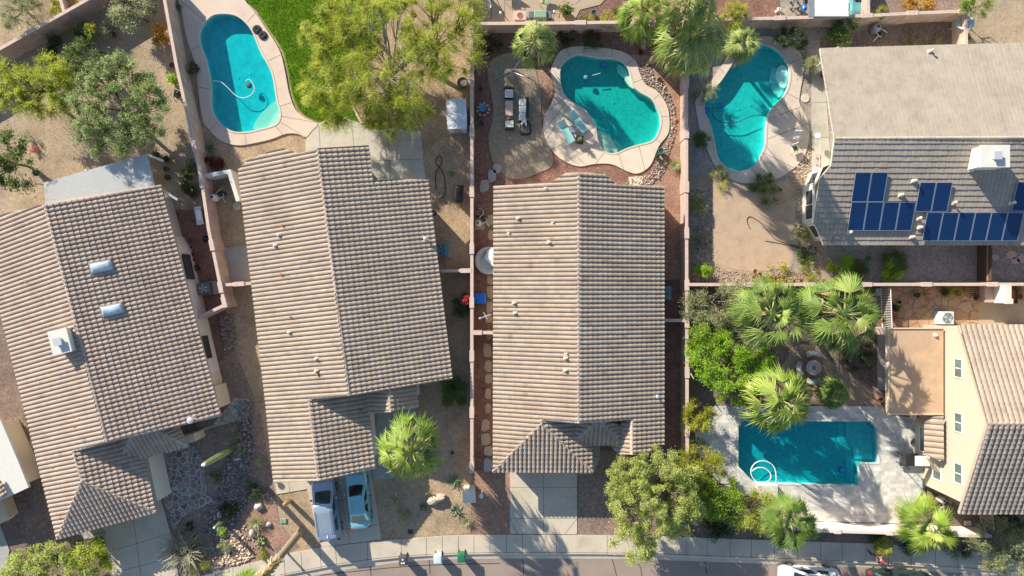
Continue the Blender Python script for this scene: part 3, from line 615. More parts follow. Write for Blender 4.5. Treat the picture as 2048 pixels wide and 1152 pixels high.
def window(parent, A, B, z0, z1, out, split='v', frame='white_paint', glass='window_glass'):
    """A,B: the two ground points of the opening on the wall; out: outward direction"""
    A = Vector((A[0], A[1], 0)); B = Vector((B[0], B[1], 0)); t = (B-A).normalized(); L = (B-A).length; o = Vector((out[0], out[1], 0)).normalized()
    fr = MB(); m = Matrix.Identity(4); m.col[0][:3] = t; m.col[1][:3] = o; m.col[2][:3] = (0, 0, 1); m.col[3][:3] = A; fr.M = m; w = .07
    fr.box(-w, 0, -.02, .06, z0-w, z1+w); fr.box(L, L+w, -.02, .06, z0-w, z1+w); fr.box(0, L, -.02, .06, z0-w, z0); fr.box(0, L, -.02, .06, z1, z1+w)
    if split == 'h': fr.box(0, L, -.01, .05, (z0+z1)/2-.03, (z0+z1)/2+.03)
    if split == 'v': fr.box(L/2-.03, L/2+.03, -.01, .05, z0, z1)
    f = fr.build('window', frame, parent); g = MB(); g.M = m; g.box(0, L, .005, .02, z0, z1); g.build('pane', glass, f)
def vent(parent, p, mat='cream_pipe', h=.35, r=.06, kind=0, dirn=0):
    """pipe vent standing on a roof; p: the point on the roof"""
    mb = MB(); mb.at(p+Vector((0, 0, -.05)), dirn)
    mb.box(-.17, .17, -.17, .17, .05, .14, .02); mb.lathe([(r, .05), (r, h+.05)], 10)
    if kind == 1: mb.lathe([(r*1.2, h), (r*2.1, h+.04), (r*2.1, h+.14), (r*.8, h+.2)], 10)
    if kind == 2: mb.box(-.14, .2, -.11, .11, .13, .30, .03); mb.lathe([(r*1.6, h), (r*1.7, h+.12), (r*.6, h+.15)], 10)
    return mb.build('vent_pipe', mat, parent)
# ---- house 1 (turned about 14 degrees)
h1 = House('tiled_house', 'long tan tile-roofed house at the left, turned askew, with two skylights and a white chimney', (230, 640), 'tile_rose', 'cap_tan', wall='stucco_cream')
w1 = Plane((0,611), (116,1077), 2.7, (150,641), 5.25); e1 = Plane((322,372), (441,830), 2.7, (150,641), 5.25)
rt, rb = w1.on(90,409), w1.on(213,883)
h1.slope(w1, [(-42,440),(90,409),(213,883),(147,902),(72,902)], [(72,902),(147,902),(165,962),(116,1077)])
h1.slope(e1, [(90,409),(322,372),(441,830),(213,883)])
g1 = Plane((290,915), (312,1023), 2.7, (165,962), w1.on(165,962).z); s1 = Plane((116,1077), (312,1023), 2.7, (165,962), w1.on(165,962).z)
h1.slope(g1, [(147,902),(229,880),(290,915),(312,1023),(165,962)]); h1.slope(s1, [(116,1077),(312,1023),(165,962)])
ap = (303,857); zp = 3.75
ps = Plane((237,928), (375,893), 2.75, (262,872), zp); pe = Plane((375,893), (352,850), 2.75, ap, zp); pw = Plane((237,928), (215,885), 2.75, (262,872), zp)
h1.slope(ps, [(237,928),(375,893),ap,(262,872)]); h1.slope(pe, [(375,893),ap,(354,846)]); h1.slope(pw, [(237,928),(229,885),(262,872)])
h1.cap_line(w1.on(90,409), w1.on(213,883)); h1.cap_line(w1.on(147,902), w1.on(165,962)); h1.cap_line(w1.on(165,962), w1.on(116,1077)); h1.cap_line(s1.on(165,962), s1.on(312,1023))
h1.cap_line(ps.on(*ap), ps.on(375,893)); h1.cap_line(ps.on(262,872), ps.on(237,928)); h1.cap_line(ps.on(262,872), ps.on(*ap))
h1.cap_line(e1.on(213,883), e1.on(441,830), r=.12); h1.cap_line(w1.on(213,883), w1.on(147,902), r=.1); h1.cap_line(e1.on(90,409), e1.on(322,372), r=.11)
h1.finish()
h1.walls([(20,458),(180,442),(345,402),(444,756),(445,805),(230,862),(100,880)], [w1, e1], drop=.25); h1.walls([(118,905),(165,880),(285,860),(318,985),(150,1030)], [w1, g1, s1], drop=.25)
o = MB(); o.prism([tuple(W(*p)[:2]) for p in [(296,905),(325,897),(344,985),(322,992)]], 0, 2.35); o.build('porch_wall', 'stucco_white', h1.o)
o = MB(); o.prism([tuple(W(*p)[:2]) for p in [(352,478),(368,474),(384,500),(440,742),(418,750)]], 0, 2.5); o.build('wall', 'stucco_pale', h1.o)
dx = Vector((.97, .24, 0)); wl0 = W(388,505); wl1 = W(440,742); wv = (wl1-wl0).normalized(); wo = (-wv.y, wv.x) if -wv.y*1 > 0 else (wv.y, -wv.x)
for f0, f1 in ((.03, .22), (.70, .87)): window(h1.o, wl0.lerp(wl1, f0), wl0.lerp(wl1, f1), 1.0, 2.1, wo, 'v', 'dark_metal', 'glass_screen')
o = MB(); o.prism([tuple(W(*p)[:2]) for p in [(432,770),(452,765),(462,806),(440,812)]], 0, 2.2); o.build('utility_wall', 'stucco_cream', h1.o); o = MB(); o.prism([tuple(W(*p)[:2]) for p in [(372,868),(408,858),(412,872),(376,884)]], 0, 1.9); o.build('utility_wall', 'stucco_cream', h1.o)
def chimney(parent, px, py, h0, w, l, hgt, rz, mat='stucco_white', capw=.08):
    b0 = W(px, py, h0+hgt); mb = MB(); mb.at((b0.x, b0.y, 0), rz)
    mb.box(-w/2, w/2, -l/2, l/2, h0-1.2, h0+hgt-.16); mb.box(-w/2-capw, w/2+capw, -l/2-capw, l/2+capw, h0+hgt-.158, h0+hgt)
    c = mb.build('chimney', mat, parent); m2 = MB(); m2.at((b0.x, b0.y, h0+hgt), rz); m2.box(-.22, .22, -.22, .22, -.02, .22); m2.box(-.3, .3, -.3, .3, .24, .30); m2.build('chimney_cowl', 'metal_white', c); return c
chimney(h1.roof, 119, 683, 4.6, 1.3, 1.7, 1.3, R(14))
def skylight(px, py, parent):
    p = e1.on(px, py); mb = MB(); m = Matrix.Identity(4); m.col[0][:3] = e1.v; m.col[1][:3] = -e1.u; m.col[2][:3] = e1.n; m.col[3][:3] = p; mb.M = m
    mb.rbox(-.78, .78, -.42, .42, 0, .22, .05, .02); s = mb.build('skylight', 'metal_gray', parent)
    g = MB(); g.M = m; g.rbox(-.70, .70, -.34, .34, .2, .34, .12, .10); g.build('dome', 'skylight_glass', s, smooth=True)
skylight(203, 534, h1.roof); skylight(225, 620, h1.roof)
for i, (x, y) in enumerate([(55,565),(77,583),(25,618),(62,665),(100,744),(160,836),(148,832),(84,765),(152,853),(108,935)]): vent(h1.roof, w1.on(x, y), 'rust', .22, .035 if i % 2 else .06)
vent(h1.roof, e1.on(388,838), 'metal_white', .6, .12, 1)
# ---- house 2 (turned about 7 degrees)
h2 = House('tiled_house', 'long tan tile-roofed house with a van and a sedan parked at its garage', (690, 620), 'tile_tan2', 'cap_tan')
w2 = Plane((478,340), (549,965), 2.7, (666,540), 5.1); e2 = Plane((857,378), (904,755), 2.7, (666,540), 5.1)
h2.slope(w2, [(478,340),(497,320),(562,295),(599,307),(635,297),(698,790),(618,797),(532,800)], [(532,800),(618,797),(637,960),(549,965)])
h2.slope(e2, [(635,297),(737,291),(746,370),(756,358),(857,360),(904,755),(698,790)])
g2 = Plane((738,828), (750,935), 2.7, (637,960), w2.on(637,960).z); h2.slope(g2, [(618,797),(734,776),(750,935),(637,960)])
zz = e2.on(778,776).z-.12; q2 = Plane((832,768), (836,815), 2.75, (781,822), zz); r2 = Plane((735,786), (738,826), 2.8, (781,822), zz)
h2.slope(q2, [(778,774),(831,764),(836,815),(781,823)]); h2.slope(r2, [(778,774),(781,823),(738,828),(733,783)])
for a, c, p in (((635,297),(698,790),w2), ((618,797),(637,960),w2), ((778,774),(781,823),q2)): h2.cap_line(p.on(*a), p.on(*c))
h2.cap_line(e2.on(698,790), e2.on(904,755), r=.11); h2.cap_line(w2.on(618,797), w2.on(698,790), r=.1); h2.cap_line(g2.on(637,960), g2.on(750,935), r=.11)
h2.finish()
h2.walls([(516,362),(568,334),(640,342),(732,332),(742,400),(846,396),(888,738),(700,764),(562,782)], [w2, e2], drop=.2); h2.walls([(564,796),(640,790),(738,790),(750,898),(580,925)], [w2, g2], drop=.25)
o = MB(); o.prism([tuple(W(*p)[:2]) for p in [(738,800),(746,799),(756,905),(746,907)]], 0, 2.3); o.build('wall', 'stucco_white', h2.o); o = MB(); o.prism([tuple(W(*p)[:2]) for p in [(826,765),(838,763),(841,785),(829,787)]], 0, 2.2); o.build('wall', 'stucco_white', h2.o)
for x, y, k in ((566,451,0),(559,470,2),(552,491,2),(564,549,0),(583,634,0),(580,664,2),(634,717,2),(634,741,2),(636,748,0)): vent(h2.roof, w2.on(x, y), 'cream_pipe' if k else 'rust', .3, .07, k)
vent(h2.roof, e2.on(852,478), 'metal_white', .45, .07, 1)
# ---- house 3 (square on)
h3 = House('tiled_house', 'central tan tile-roofed house, square to the street, its garage roof hipped at the front', (1157, 650), 'tile_tan', 'cap_tan')
w3 = Plane((987,400), (987,943), 2.7, (1157,600), 5.02); e3 = Plane((1327,372), (1327,888), 2.7, (1157,600), 5.02)
h3.slope(w3, [(988,372),(1100,366),(1133,346),(1157,345),(1157,845),(1083,838),(987,838)], [(987,838),(1083,838),(1083,848),(987,943)])
h3.slope(e3, [(1157,345),(1205,346),(1233,370),(1327,372),(1327,888),(1264,838),(1157,845)], [(1264,838),(1327,888),(1308,888),(1295,908),(1264,908)])
z3 = w3.on(1083,848).z; g3 = Plane((1183,905), (1183,943), 2.7, (1083,848), z3); s3 = Plane((987,943), (1185,943), 2.7, (1083,848), z3)
h3.slope(g3, [(1083,834),(1150,842),(1183,886),(1185,943),(1083,848)]); h3.slope(s3, [(987,943),(1185,943),(1083,848)])
ps3 = Plane((1143,889), (1243,889), 2.95, (1197,838), 4.15); pe3 = Plane((1243,889), (1241,850), 2.95, (1197,838), 4.15); pw3 = Plane((1143,889), (1143,850), 2.95, (1197,838), 4.15)
h3.slope(ps3, [(1143,889),(1243,889),(1197,838)]); h3.slope(pe3, [(1243,892),(1197,838),(1240,850)]); h3.slope(pw3, [(1143,889),(1146,850),(1197,838)])
zf = e3.on(1264,838).z; f3 = Plane((1240,910), (1240,845), 3.0, (1264,838), zf-.1)
h3.slope(f3, [(1264,838),(1264,908),(1237,908),(1222,892),(1243,889),(1243,846)])
for p, a, c in ((w3,(1157,345),(1157,845)),(w3,(1083,832),(1083,848)),(w3,(1083,848),(987,943)),(s3,(1083,848),(1185,943)),(ps3,(1197,838),(1143,889)),(ps3,(1197,838),(1243,889)),(e3,(1264,838),(1264,908))): h3.cap_line(p.on(*a), p.on(*c))
h3.cap_line(e3.on(1295,908), e3.on(1310,888), r=.1); h3.cap_line(w3.on(1083,838), w3.on(1157,845), r=.1); h3.cap_line(e3.on(1157,845), e3.on(1264,838), r=.09)
h3.finish()
h3.walls([(1000,385),(1302,385),(1302,860),(1254,860),(1254,806),(1000,806)], [w3, e3], drop=.2); h3.walls([(1000,812),(1165,812),(1165,912),(1000,912)], [w3, g3, s3], drop=.25)
for x, y, k in ((1018,466,0),(1036,437,2),(1106,445,0),(1098,485,2),(1028,606,2),(1030,626,2),(1133,706,0),(1131,716,2),(1130,740,2),(1092,377,0)): vent(h3.roof, w3.on(x, y), 'cream_pipe', .3, .06, k)
vent(h3.roof, e3.on(1312,792), 'metal_white', .45, .06, 1)
# ---- house 4 (grey flat tiles, solar panels)
h4 = House('grey_roofed_house', 'large house at the upper right with a flat grey-tile roof carrying solar panels', (1850, 300), 'tile_gray', 'cap_gray', 'fascia_white', 'stucco_white', per=.34, exp=.44, prof='F', butt=.05)
n4 = Plane((1640,97), (2048,86), 2.75, (1850,276), 5.25); s4 = Plane((1650,490), (2048,490), 2.75, (1850,276), 5.25)
h4.slope(n4, [(1640,97),(2260,80),(2290,274),(1669,277)]); h4.slope(s4, [(1669,277),(2290,274),(2290,490),(1647,490),(1634,458),(1626,445),(1640,356),(1662,330)])
h4.cap_line(n4.on(1669,277), n4.on(2280,274), r=.13); 
h4.cap_line(n4.on(1640,100), n4.on(1668,274), r=.08, ln=.6)
h4.finish()
h4.walls([(1668,118),(2250,110),(2250,480),(1672,480),(1668,330)], [n4, s4], drop=.22)
bay = [(1668,325),(1619,345),(1604,381),(1604,447),(1628,483),(1668,483)]
h4.walls(bay, None, top=2.45, name='bay_wall')
for a, c, f0, f1 in ((1, 2, .2, .8), (2, 3, .08, .92), (3, 4, .2, .8)):
    A, B = W(*bay[a]), W(*bay[c]); t = (B-A); window(h4.o, A.lerp(B, f0), A.lerp(B, f1), .8, 2.1, (t.y, -t.x), 'v' if a == 2 else '', 'white_paint', 'glass_screen')
o = MB(); o.prism([tuple(W(*p)[:2]) for p in [(1622,140),(1650,112),(1656,120),(1630,150)]], 0, 2.3); o.build('buttress', 'stucco_white', h4.o)
chimney(h4.roof, 1991, 312, 4.3, 2.0, 1.5, 1.9, 0)
for x, y in ((1858,104),): vent(h4.roof, n4.on(x, y), 'cream_pipe', .5, .06, 2)
for x, y in ((1800,390),(1826,362),(1835,437),(1838,455),(1822,474),(1905,406),(2021,406),(1940,340),(1697,465)): vent(h4.roof, s4.on(x, y), 'cream_pipe', .4, .06, 1 if x % 2 else 2)
def solar(label, px, py, w=1.0, l=1.65, plane=s4, ux=0, vy=0):
    p = plane.on(px, py)+plane.u*0; u = plane.u if plane.u.x > 0 else -plane.u
    p = p+u*(ux*(w+.03))+plane.v*(vy*(l+.03))+plane.n*.17
    t = thing('solar_panel', label, 'solar panel', p, 0, 'solar panels on the grey roof'); m = Matrix.Identity(4); m.col[0][:3] = u; m.col[1][:3] = plane.v; m.col[2][:3] = u.cross(plane.v) if u.cross(plane.v).z > 0 else plane.n
    m.col[1][:3] = plane.v; mb = MB(); mb.M = Matrix.Translation(p) @ m
    mb.box(0, w, 0, .035, -.02, .025); mb.box(0, w, l-.035, l, -.02, .025); mb.box(0, .035, .035, l-.035, -.02, .025); mb.box(w-.035, w, .035, l-.035, -.02, .025)
    for a, c in ((.2, .3), (w-.2, .3), (.2, l-.3), (w-.2, l-.3)): mb.box(a-.03, a+.03, c-.03, c+.03, -.16, -.015)
    mb.build('frame', 'solar_frame', t); g = MB(); g.M = mb.M; g.box(.036, w-.036, .036, l-.036, -.015, .015); g.build('cell_sheet', 'solar_cell', t)
S0 = 'dark blue solar panel, '
pw_, pl_ = 1.23, 2.28
solar(S0+'upper left of the six-panel group near the west end', 1709,344, pw_, pl_); solar(S0+'upper right of the six-panel group near the west end', 1709,344, pw_, pl_, ux=1)
for i, t in enumerate(('leftmost', 'second from left', 'third from left', 'rightmost')): solar(S0+t+', lower row of the six-panel west group', 1701,403, pw_, pl_, ux=i)
solar(S0+'left one of the separate pair mid-roof', 1838,364, pw_, pl_); solar(S0+'right one of the separate pair mid-roof', 1838,364, pw_, pl_, ux=1)
for i, t in enumerate(('leftmost', 'second from left', 'third from left', 'fourth from left', 'fifth from left', 'last one, cut by the edge,')): solar(S0+t+' in the long bottom row', 1852,424, pw_, pl_, ux=i)
solar(S0+'alone above the right end of the long bottom row', 2032,363, pw_, pl_)
# ---- house 5 (two storeys)
h5 = House('two_storey_house', 'two-storey tan stucco house at the right edge with a brown tile roof', (1950, 820), 'tile_tan2', 'cap_tan', wall='stucco_buff', per=.40)
n5 = Plane((1917,650), (2200,650), 5.4, (2000,847), 8.4); s5 = Plane((1918,1026), (2200,1026), 5.4, (2000,847), 8.4)
h5.slope(n5, [(1917,650),(2200,650),(2260,846),(1975,847)], fascia=False); h5.slope(s5, [(1975,847),(2260,846),(2200,1026),(1918,1026)], fascia=False, )
h5.f.add([n5.on(1917,650)-Vector((0, 0, .02)), n5.on(1975,847)-Vector((0, 0, .02)), s5.on(1918,1026)-Vector((0, 0, .02)), n5.on(1917,650)-Vector((0, 0, .2)), n5.on(1975,847)-Vector((0, 0, .2)), s5.on(1918,1026)-Vector((0, 0, .2))], [(0, 1, 4, 3), (1, 2, 5, 4)])
h5.cap_line(n5.on(1975,847), n5.on(2260,846)); h5.cap_line(s5.on(1976,850), s5.on(1919,1026), r=.12)
h5.finish()
h5.walls([(1846,650),(2150,650),(2150,968),(1846,968)], [n5, s5], drop=.04)
wx = W(1846,700).x
def wall_win(px, y0, y1, z0, z1, split):
    zc = (z0+z1)/2; A = (wx, W(px, y0, zc).y); B = (wx, W(px, y1, zc).y); window(h5.o, A, B, z0, z1, (-1, 0), split)
wall_win(1911,719,754,4.1,4.95,'v'); wall_win(1911,827,863,4.1,4.95,'v'); wall_win(1912,928,966,4.1,4.95,'v'); wall_win(1871,922,958,1.4,2.4,'v')
# lean-to bay with its little roof, and the flat patio roof
o = MB(); o.prism([tuple(W(*p)[:2]) for p in [(1828,842),(1846,828),(1846,932),(1828,905)]], 0, 2.35); bw = o.build('bay_wall', 'stucco_buff', h5.o)
window(h5.o, (W(1828,850).x, W(1828,850).y), (W(1828,895).x, W(1828,895).y), .9, 2.1, (-1, 0), '')
lp = Plane((1848,833), (1848,905), 2.55, (1887,870), 3.2)
lm = tiles(lp, [lp.on(*p) for p in [(1862,833),(1887,831),(1888,921),(1878,921),(1848,905),(1848,845)]], seed=77, per=.46); lo = link('bay_roof', lm, 'tile_tan2', h5.o)
caps('ridge_cap', lp.on(1848,845), lp.on(1868,832), 'cap_tan', lo, r=.09); caps('ridge_cap', lp.on(1848,905), lp.on(1880,921), 'cap_tan', lo, r=.09)
o = MB(); o.prism([tuple(W(*p, 3.0)[:2]) for p in [(1778,657),(1887,657),(1887,829),(1778,828)]], 2.78, 3.0); fr_ = o.build('patio_roof', 'orange_roof', h5.o)
o = MB()
for x0, x1, y0, y1 in ((1776,1779,656,830),(1779,1887,656,658),(1779,1887,827,830)):
    a, c = W(x0, y1, 3.06), W(x1, y0, 3.06); o.box(a.x, c.x, a.y, c.y, 2.7, 3.08)
o.build('parapet', 'stucco_tan', fr_); o = MB(); c = W(1870,670,3); o.at(c); o.lathe([(.16, 0), (.16, .12), (.08, .2)], 12); o.build('roof_vent', 'white_paint', fr_)
for x, y in ((1786,668),(1786,812)): o = MB(); a = W(x, y, 0); o.box(a.x-.2, a.x+.2, a.y-.2, a.y+.2, 0, 2.77); o.build('patio_post', 'stucco_tan', h5.o)
# ---- neighbour at the left edge: pale patio cover and tile edge
h6 = thing('neighbour_house', 'edge of a neighbouring house with a pale flat porch roof at the left border', 'house', W(0, 950))
o = MB(); o.prism([tuple(W(*p, 2.6)[:2]) for p in [(-80,860),(0,838),(36,922),(57,975),(12,996),(-80,1030)]], 2.35, 2.6); o.build('porch_roof', 'stucco_white', h6)
o = MB(); o.prism([tuple(W(*p, 2.3)[:2]) for p in [(-70,870),(-4,850),(30,925),(48,968),(10,985),(-70,1015)]], 0, 2.34); o.build('wall', 'stucco_cream', h6)
p6 = Plane((-60,900), (17,996), 2.9, (-50,1010), 3.7); m6 = tiles(p6, [p6.on(*p) for p in [(0,955),(17,990),(-40,1012),(-60,960)]], seed=5); link('roof', m6, 'tile_tan', h6)
o = MB(); o.prism([tuple(W(*p, 1.2)[:2]) for p in [(-60,1010),(0,990),(16,1035),(0,1048),(-60,1060)]], 0, 1.2); o.build('garage_wall', 'stucco_tan', h6)
deck('driveway', 'gray_concrete', [(-200,1060),(0,1048),(20,1100),(-10,1260),(-200,1290)], None, .02)
# metal patio cover behind house 1
o = MB(); A, B, C_, D_ = [W(*p, 2.6) for p in [(88,365),(293,308),(311,372),(95,420)]]; A.z = B.z = 2.5; n = 52
t0 = thing('patio_cover', 'white corrugated metal patio cover on the north side of the leftmost house', 'patio cover', W(200, 365))
for i in range(n):
    f0, f1, fm, fn = i/n, (i+1)/n, (i+.35)/n, (i+.65)/n
    ps_ = [(A.lerp(D_, f), B.lerp(C_, f)) for f in (f0, fm, fn, f1)]; hh = [0, .13, .13, 0]
    vs = [];
    for (a, c), h in zip(ps_, hh): vs += [a+Vector((0, 0, h)), c+Vector((0, 0, h))]
    o.add(vs, [(0, 1, 3, 2), (2, 3, 5, 4), (4, 5, 7, 6)])
o.build('metal_sheet', 'roof_sheet', t0)
for p in ((96,372),(190,345),(285,318)): o = MB(); a = W(*p, 1.2); o.box(a.x-.06, a.x+.06, a.y-.06, a.y+.06, 0, 2.45); o.build('post', 'fascia_white', t0)
o = MB(); o.tube([W(292,308,2.45), W(327,322,2.3)], .09); o.build('gutter', 'metal_white', t0); o = MB(); o.tube([W(311,372,2.5), W(355,400,2.4)], .10); o.build('gutter', 'metal_white', t0)
# ------------------------------------------------------------- garden walls
def block_wall(label, pts, h, pil=(), th=.2, mat='block_pink', cap='cap_pink', pw=.42, ph=.06, name='block_wall'):
    g = [W(x, y, h) for x, y in pts]; g = [Vector((p.x, p.y, 0)) for p in g]; t = thing(name, label, 'wall', g[0]); mb = MB(); mc = MB()
    L = [(p.x, p.y) for p in g]
    for i in range(len(g)-1):
        a, c = g[i], g[i+1]; d_ = (c-a).normalized(); n = Vector((-d_.y, d_.x, 0))
        e0 = a-d_*(th/2-.002*i if i else 0); e1_ = c+d_*(th/2-.003 if i < len(g)-2 else 0)
        mb.prism([tuple((p)[:2]) for p in (e0+n*th/2, e1_+n*th/2, e1_-n*th/2, e0-n*th/2)], 0, h-.06)
        mc.prism([tuple((p)[:2]) for p in (e0+n*(th/2+.025), e1_+n*(th/2+.025), e1_-n*(th/2+.025), e0-n*(th/2+.025))], h-.059+.002*(i % 2), h+.002*(i % 2))
    mb.build('wall_panel', mat, t); mc.build('coping', cap, t)
    for q in pil:
        p = W(*q, h); best = min(range(len(g)-1), key=lambda i: abs((g[i+1]-g[i]).normalized().cross(Vector((p.x, p.y, 0))-g[i]).z)+max(0, (Vector((p.x, p.y, 0))-g[i]).dot((g[i+1]-g[i]).normalized())-(g[i+1]-g[i]).length)+max(0, -(Vector((p.x, p.y, 0))-g[i]).dot((g[i+1]-g[i]).normalized())))
        d_ = (g[best+1]-g[best]).normalized(); a = g[best]+d_*(Vector((p.x, p.y, 0))-g[best]).dot(d_)
        mp_ = MB(); mp_.at((a.x, a.y, 0), math.atan2(d_.y, d_.x)); mp_.box(-pw, pw, -th/2-.05, th/2+.05, 0, h+ph-.055); pp = mp_.build('pilaster', mat, t)
        mp_ = MB(); mp_.at((a.x, a.y, 0), math.atan2(d_.y, d_.x)); mp_.box(-pw-.02, pw+.02, -th/2-.08, th/2+.08, h+ph-.054, h+ph+.005); mp_.build('pilaster_cap', cap, pp)
    return t
block_wall('dusty pink block wall running diagonally across the top left corner', [(-160,187),(0,97),(167,3),(300,-75)], 1.9, [(60,63)])
block_wall('short stub of block wall meeting the diagonal wall in the top left corner', [(113,-30),(127,22)], 1.7)
block_wall('long slanting pink block wall between the leftmost house and the kidney pool', [(318,-60),(353,133),(380,253),(403,362),(417,459),(433,535),(441,575),(449,607)], 2.0, [(388,292),(404,365),(425,490),(440,575),(449,604)])
block_wall('low block cross wall at the south end of the left side yard', [(392,637),(449,610)], 1.8)
block_wall('short cross wall joining the slanting pink wall to the house with the van', [(446,570),(506,566)], 1.8, [(478,568)], mat='block_tan')
block_wall('pale L-shaped screen wall around the pool filter', [(408,352),(458,343),(476,402)], 1.5, th=.28, mat='stucco_pale', cap='stucco_white', name='screen_wall')
block_wall('straight pink block wall between the house with the van and the central house', [(943.5,-60),(943.5,942)], 1.75, [(943.5,y) for y in (47,150,262,383,497,605,712,825,935)])
block_wall('pink block wall along the north end of the central back yard', [(944,47),(1100,46),(1240,44),(1375,41)], 1.9, [(1061,47),(1161,46),(1262,44)])
block_wall('pink block wall between the central house and the yards to its east', [(1373,42),(1373.5,500),(1375,960)], 1.7, [(1373,y) for y in (165,266,374,466,570,645,745,862,950)])
block_wall('tan block wall north of the turquoise free-form pool, up to the satellite dish', [(1376,40),(1560,36),(1736,31),(1824,26),(1932,22)], 1.9, [(1480,38),(1560,36),(1637,34),(1734,31),(1825,26),(1928,22)], mat='block_tan')
block_wall('short return wall behind the satellite dish', [(1932,22),(1933,92)], 1.7, mat='block_tan')
block_wall('stub wall beside the carport at the top', [(1736,-60),(1737,30)], 1.9)
block_wall('thin pink block wall south of the dirt patch and gravel yard', [(1376,569),(1620,569),(2300,568)], 1.8, [(1500,569),(1620,569),(1733,569),(1853,569),(1985,568)])
block_wall('white stucco-faced wall between the travertine patio and the sidewalk', [(1548,1050),(1613,1061),(1783,1066),(1983,1073)], 1.95, [(1675,1063),(1779,1066)], mat='stucco_front', cap='cap_white', pw=.26)
block_wall('cross wall between the van house and the pink wall, beside the blue air conditioner', [(882,542),(942,541)], 1.7, [(932,541)])
block_wall('cross wall left of the central house, south of the blue storage bin', [(946,665),(1000,666)], 1.7, [(953,665)])
block_wall('cross wall right of the central house', [(1318,641),(1372,641)], 1.7)
block_wall('square-topped wall pier at the corner of the orange patio roof', [(1754,662),(1779,662)], 1.9, th=.5, mat='block_tan')
# ------------------------------------------------------------- plants
def fast_mesh(name, V, F, rnd, k=3, smooth=False):
    me = bpy.data.meshes.new(name); V = np.asarray(V, np.float32); F = np.asarray(F, np.int32)
    me.vertices.add(len(V)); me.vertices.foreach_set('co', V.ravel()); me.loops.add(F.size); me.loops.foreach_set('vertex_index', F.ravel())
    me.polygons.add(len(F)); me.polygons.foreach_set('loop_start', np.arange(0, F.size, k, dtype=np.int32)); me.polygons.foreach_set('loop_total', np.full(len(F), k, np.int32))
    at = me.attributes.new('rnd', 'FLOAT', 'FACE'); at.data.foreach_set('value', np.asarray(rnd, np.float32)); me.update(); me.validate(); return me
def leaves(C, size, rng, aspect=.5, up=.5, D=None, tone=None):
    """leaf-sized diamond faces at the points C; D: preferred direction of each leaf"""
    n = len(C); L = size*rng.uniform(.6, 1.35, n)
    d = rng.normal(size=(n, 3)); 
    if D is not None: d = D*1.6+d*.55
    d /= np.linalg.norm(d, axis=1)[:, None]+1e-9
    nn = rng.normal(size=(n, 3)); nn[:, 2] = np.abs(nn[:, 2])+up; s = np.cross(nn, d); s /= np.linalg.norm(s, axis=1)[:, None]+1e-9
    a = C-d*L[:, None]*.5; b_ = C+d*L[:, None]*.5; m = C+np.cross(d, s)*(L*.08)[:, None]; l = m+s*(L*aspect*.5)[:, None]; r = m-s*(L*aspect*.5)[:, None]
    V = np.stack([a, r, b_, l], 1).reshape(-1, 3); F = np.arange(4*n).reshape(n, 4)
    t = rng.rand(n) if tone is None else np.clip(tone+rng.normal(0, .18, n), 0, 1)
    return V, F, t
